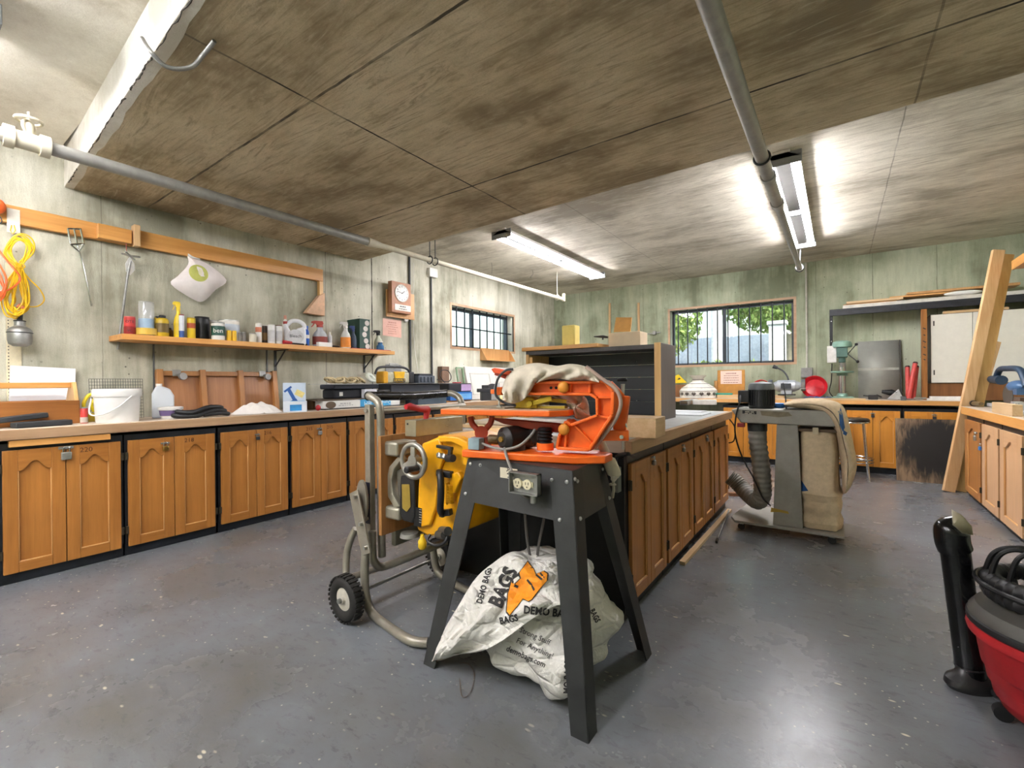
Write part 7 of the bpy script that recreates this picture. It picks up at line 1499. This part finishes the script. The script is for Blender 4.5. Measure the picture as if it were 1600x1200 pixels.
# ---------------------------------------------------------------- shop vacuum and wand at the right
def VD(r, d, z): v = CR*r+CF*d; return Vector((v.x, v.y, z))
vc = VD(1.80, 1.47, 0)
VRED = P('#94191d', .45, 0, .15); VBL = P('#1d1d1e', .5); LID = P('#55534e', .5)
t = thing('shop_vacuum', 'red shop vacuum with grey lid at bottom right corner', 'vacuum', vc)
part('tank', MB().lathe([(.15, .04), (.165, .05), (.175, .08), (.183, .084), (.19, .125), (.198, .13), (.205, .175), (.212, .18), (.22, .23), (.228, .285)], vc, 44), VRED, t)
part('tank_rim', MB().lathe([(.226, .28), (.245, .285), (.25, .30), (.247, .315), (.23, .32)], vc, 44), P('#b0262a', .4), t, label='bright red rim of tank')
part('lid', MB().lathe([(.243, .321), (.246, .327), (.243, .355), (.225, .38), (.13, .395), (.001, .40)], vc, 44), LID, t); part('lid_band', MB().lathe([(.2435, .317), (.249, .323), (.249, .34), (.2435, .345)], vc, 44), VBL, t)
part('motor_head', MB().lathe([(.13, .395), (.125, .485), (.11, .525), (.06, .545), (.001, .547)], vc+Vector((.02, 0, 0)), 30), VBL, t)
for i in range(3):
    a = R(120*i+65); p = vc+Vector((.165*math.cos(a), .165*math.sin(a), 0)); c_ = part('caster', MB().cyl(p+Vector((0, -.015, .025)), p+Vector((0, .015, .025)), .025), BLACK, t)
    part('fork', MB().ob(p+Vector((-.02*math.cos(a), -.02*math.sin(a), .05)), (.03, .03, .04)), BLACK, c_)
la = vc+CR*-.246*.8+CF*-.16; part('latch', MB().ob(la+Vector((0, 0, .33)), (.05, .05, .05), (0, 0, math.atan2(CR.y, CR.x)+.7)), VBL, t, bevel=.005)
# ribbed hose coiled round the head and its cables
hp = []
for i in range(150):
    a = i/149*2*math.pi*1.55+2.2; hp.append(vc+Vector((.185*math.cos(a), .185*math.sin(a), .427+.055*i/149)))
hz = thing('vacuum_hose', 'black ribbed vacuum hose coiled on grey vacuum lid', 'hose', vc+Vector((0, 0, .40)))
part('hose', MB().tube(hp, [.029 if i % 2 else .0245 for i in range(150)], 16), VBL, hz); part('hose_rim', MB().torus(vc+Vector((0, 0, .462)), .222, .009, n=48), BLACK, hz)
for i in range(4):
    a0 = R(140+28*i); c0 = vc+Vector((.13*math.cos(a0), .13*math.sin(a0), .487))
    part('cable', MB().tube(smooth_path([c0+Vector((-.07, .02, -.03)), c0+Vector((-.05, 0, .05+.012*i)), c0+Vector((0, -.01, .085+.01*i)), c0+Vector((.06, -.01, .06)), c0+Vector((.09, .0, .0))], 7), .0075, 8), BLACK, t)
# wand standing against the tank
w0 = A(1519, 1072, Z=.05); dW = w0.dot(CF)-0
def WP(px, py, d): v = Vector((0, 0, CAMH))+(CR*((px-800)/F)+CU*(-(py-600)/F)+CF)*d; return v
d0 = 1.72; dtop = 1.74
b0, b1 = WP(1519, 1066, d0), WP(1492, 858, dtop)
t = thing('vacuum_wand', 'black plastic vacuum pipe with elbow standing left of the red vacuum', 'pipe', (b0.x, b0.y, 0))
part('pipe', MB().tube([b0, b1], .044, 24), P('#101011', .2, 0, .2), t)
part('coupling', MB().tube([b0.lerp(b1, .12), b0.lerp(b1, .13)], .0465, 24), P('#2a2a2b', .3), t)
e1, e2 = WP(1489, 836, dtop), WP(1500, 818, dtop-.02)
part('elbow', MB().tube(smooth_path([b1-(b1-b0).normalized()*.0, WP(1488, 846, dtop), WP(1487, 828, dtop), WP(1494, 818, dtop-.01), WP(1506, 819, dtop-.03)], 6), [.052]*13+[.05, .048, .045, .04, .036, .03, .028, .026, .025, .024, .024, .024], 22), P('#101011', .2, 0, .2), t)
mq = [WP(1487, 796, dtop-.06), WP(1503, 805, dtop-.085), WP(1518, 822, dtop-.09), WP(1520, 836, dtop-.09), WP(1503, 833, dtop-.085), WP(1489, 820, dtop-.06)]
c_ = sum(mq, Vector())/6-CR*.03
part('cut_mouth', MB().add(mq+[c_], [(i, (i+1) % 6, 6) for i in range(6)]), P('#a39a80', .4, .2), t, label='shiny beige cut opening', solid=.003)
nz = Vector((b0.x, b0.y, 0))
part('floor_nozzle', MB().lathe([(.085, 0), (.095, .015), (.09, .035), (.06, .055), (.05, .075)], nz, 28, 0, Euler((0, 0, math.atan2(CR.y, CR.x))).to_matrix(), 1, .62), P('#232324', .4), t); part('nozzle_clip', MB().tube([nz+CR*.01-CF*.07+Vector((0, 0, .025)), nz+CR*.06-CF*.06+Vector((0, 0, .02)), nz+CR*.1-CF*.03+Vector((0, 0, .015))], .012, 8), BLACK, t)
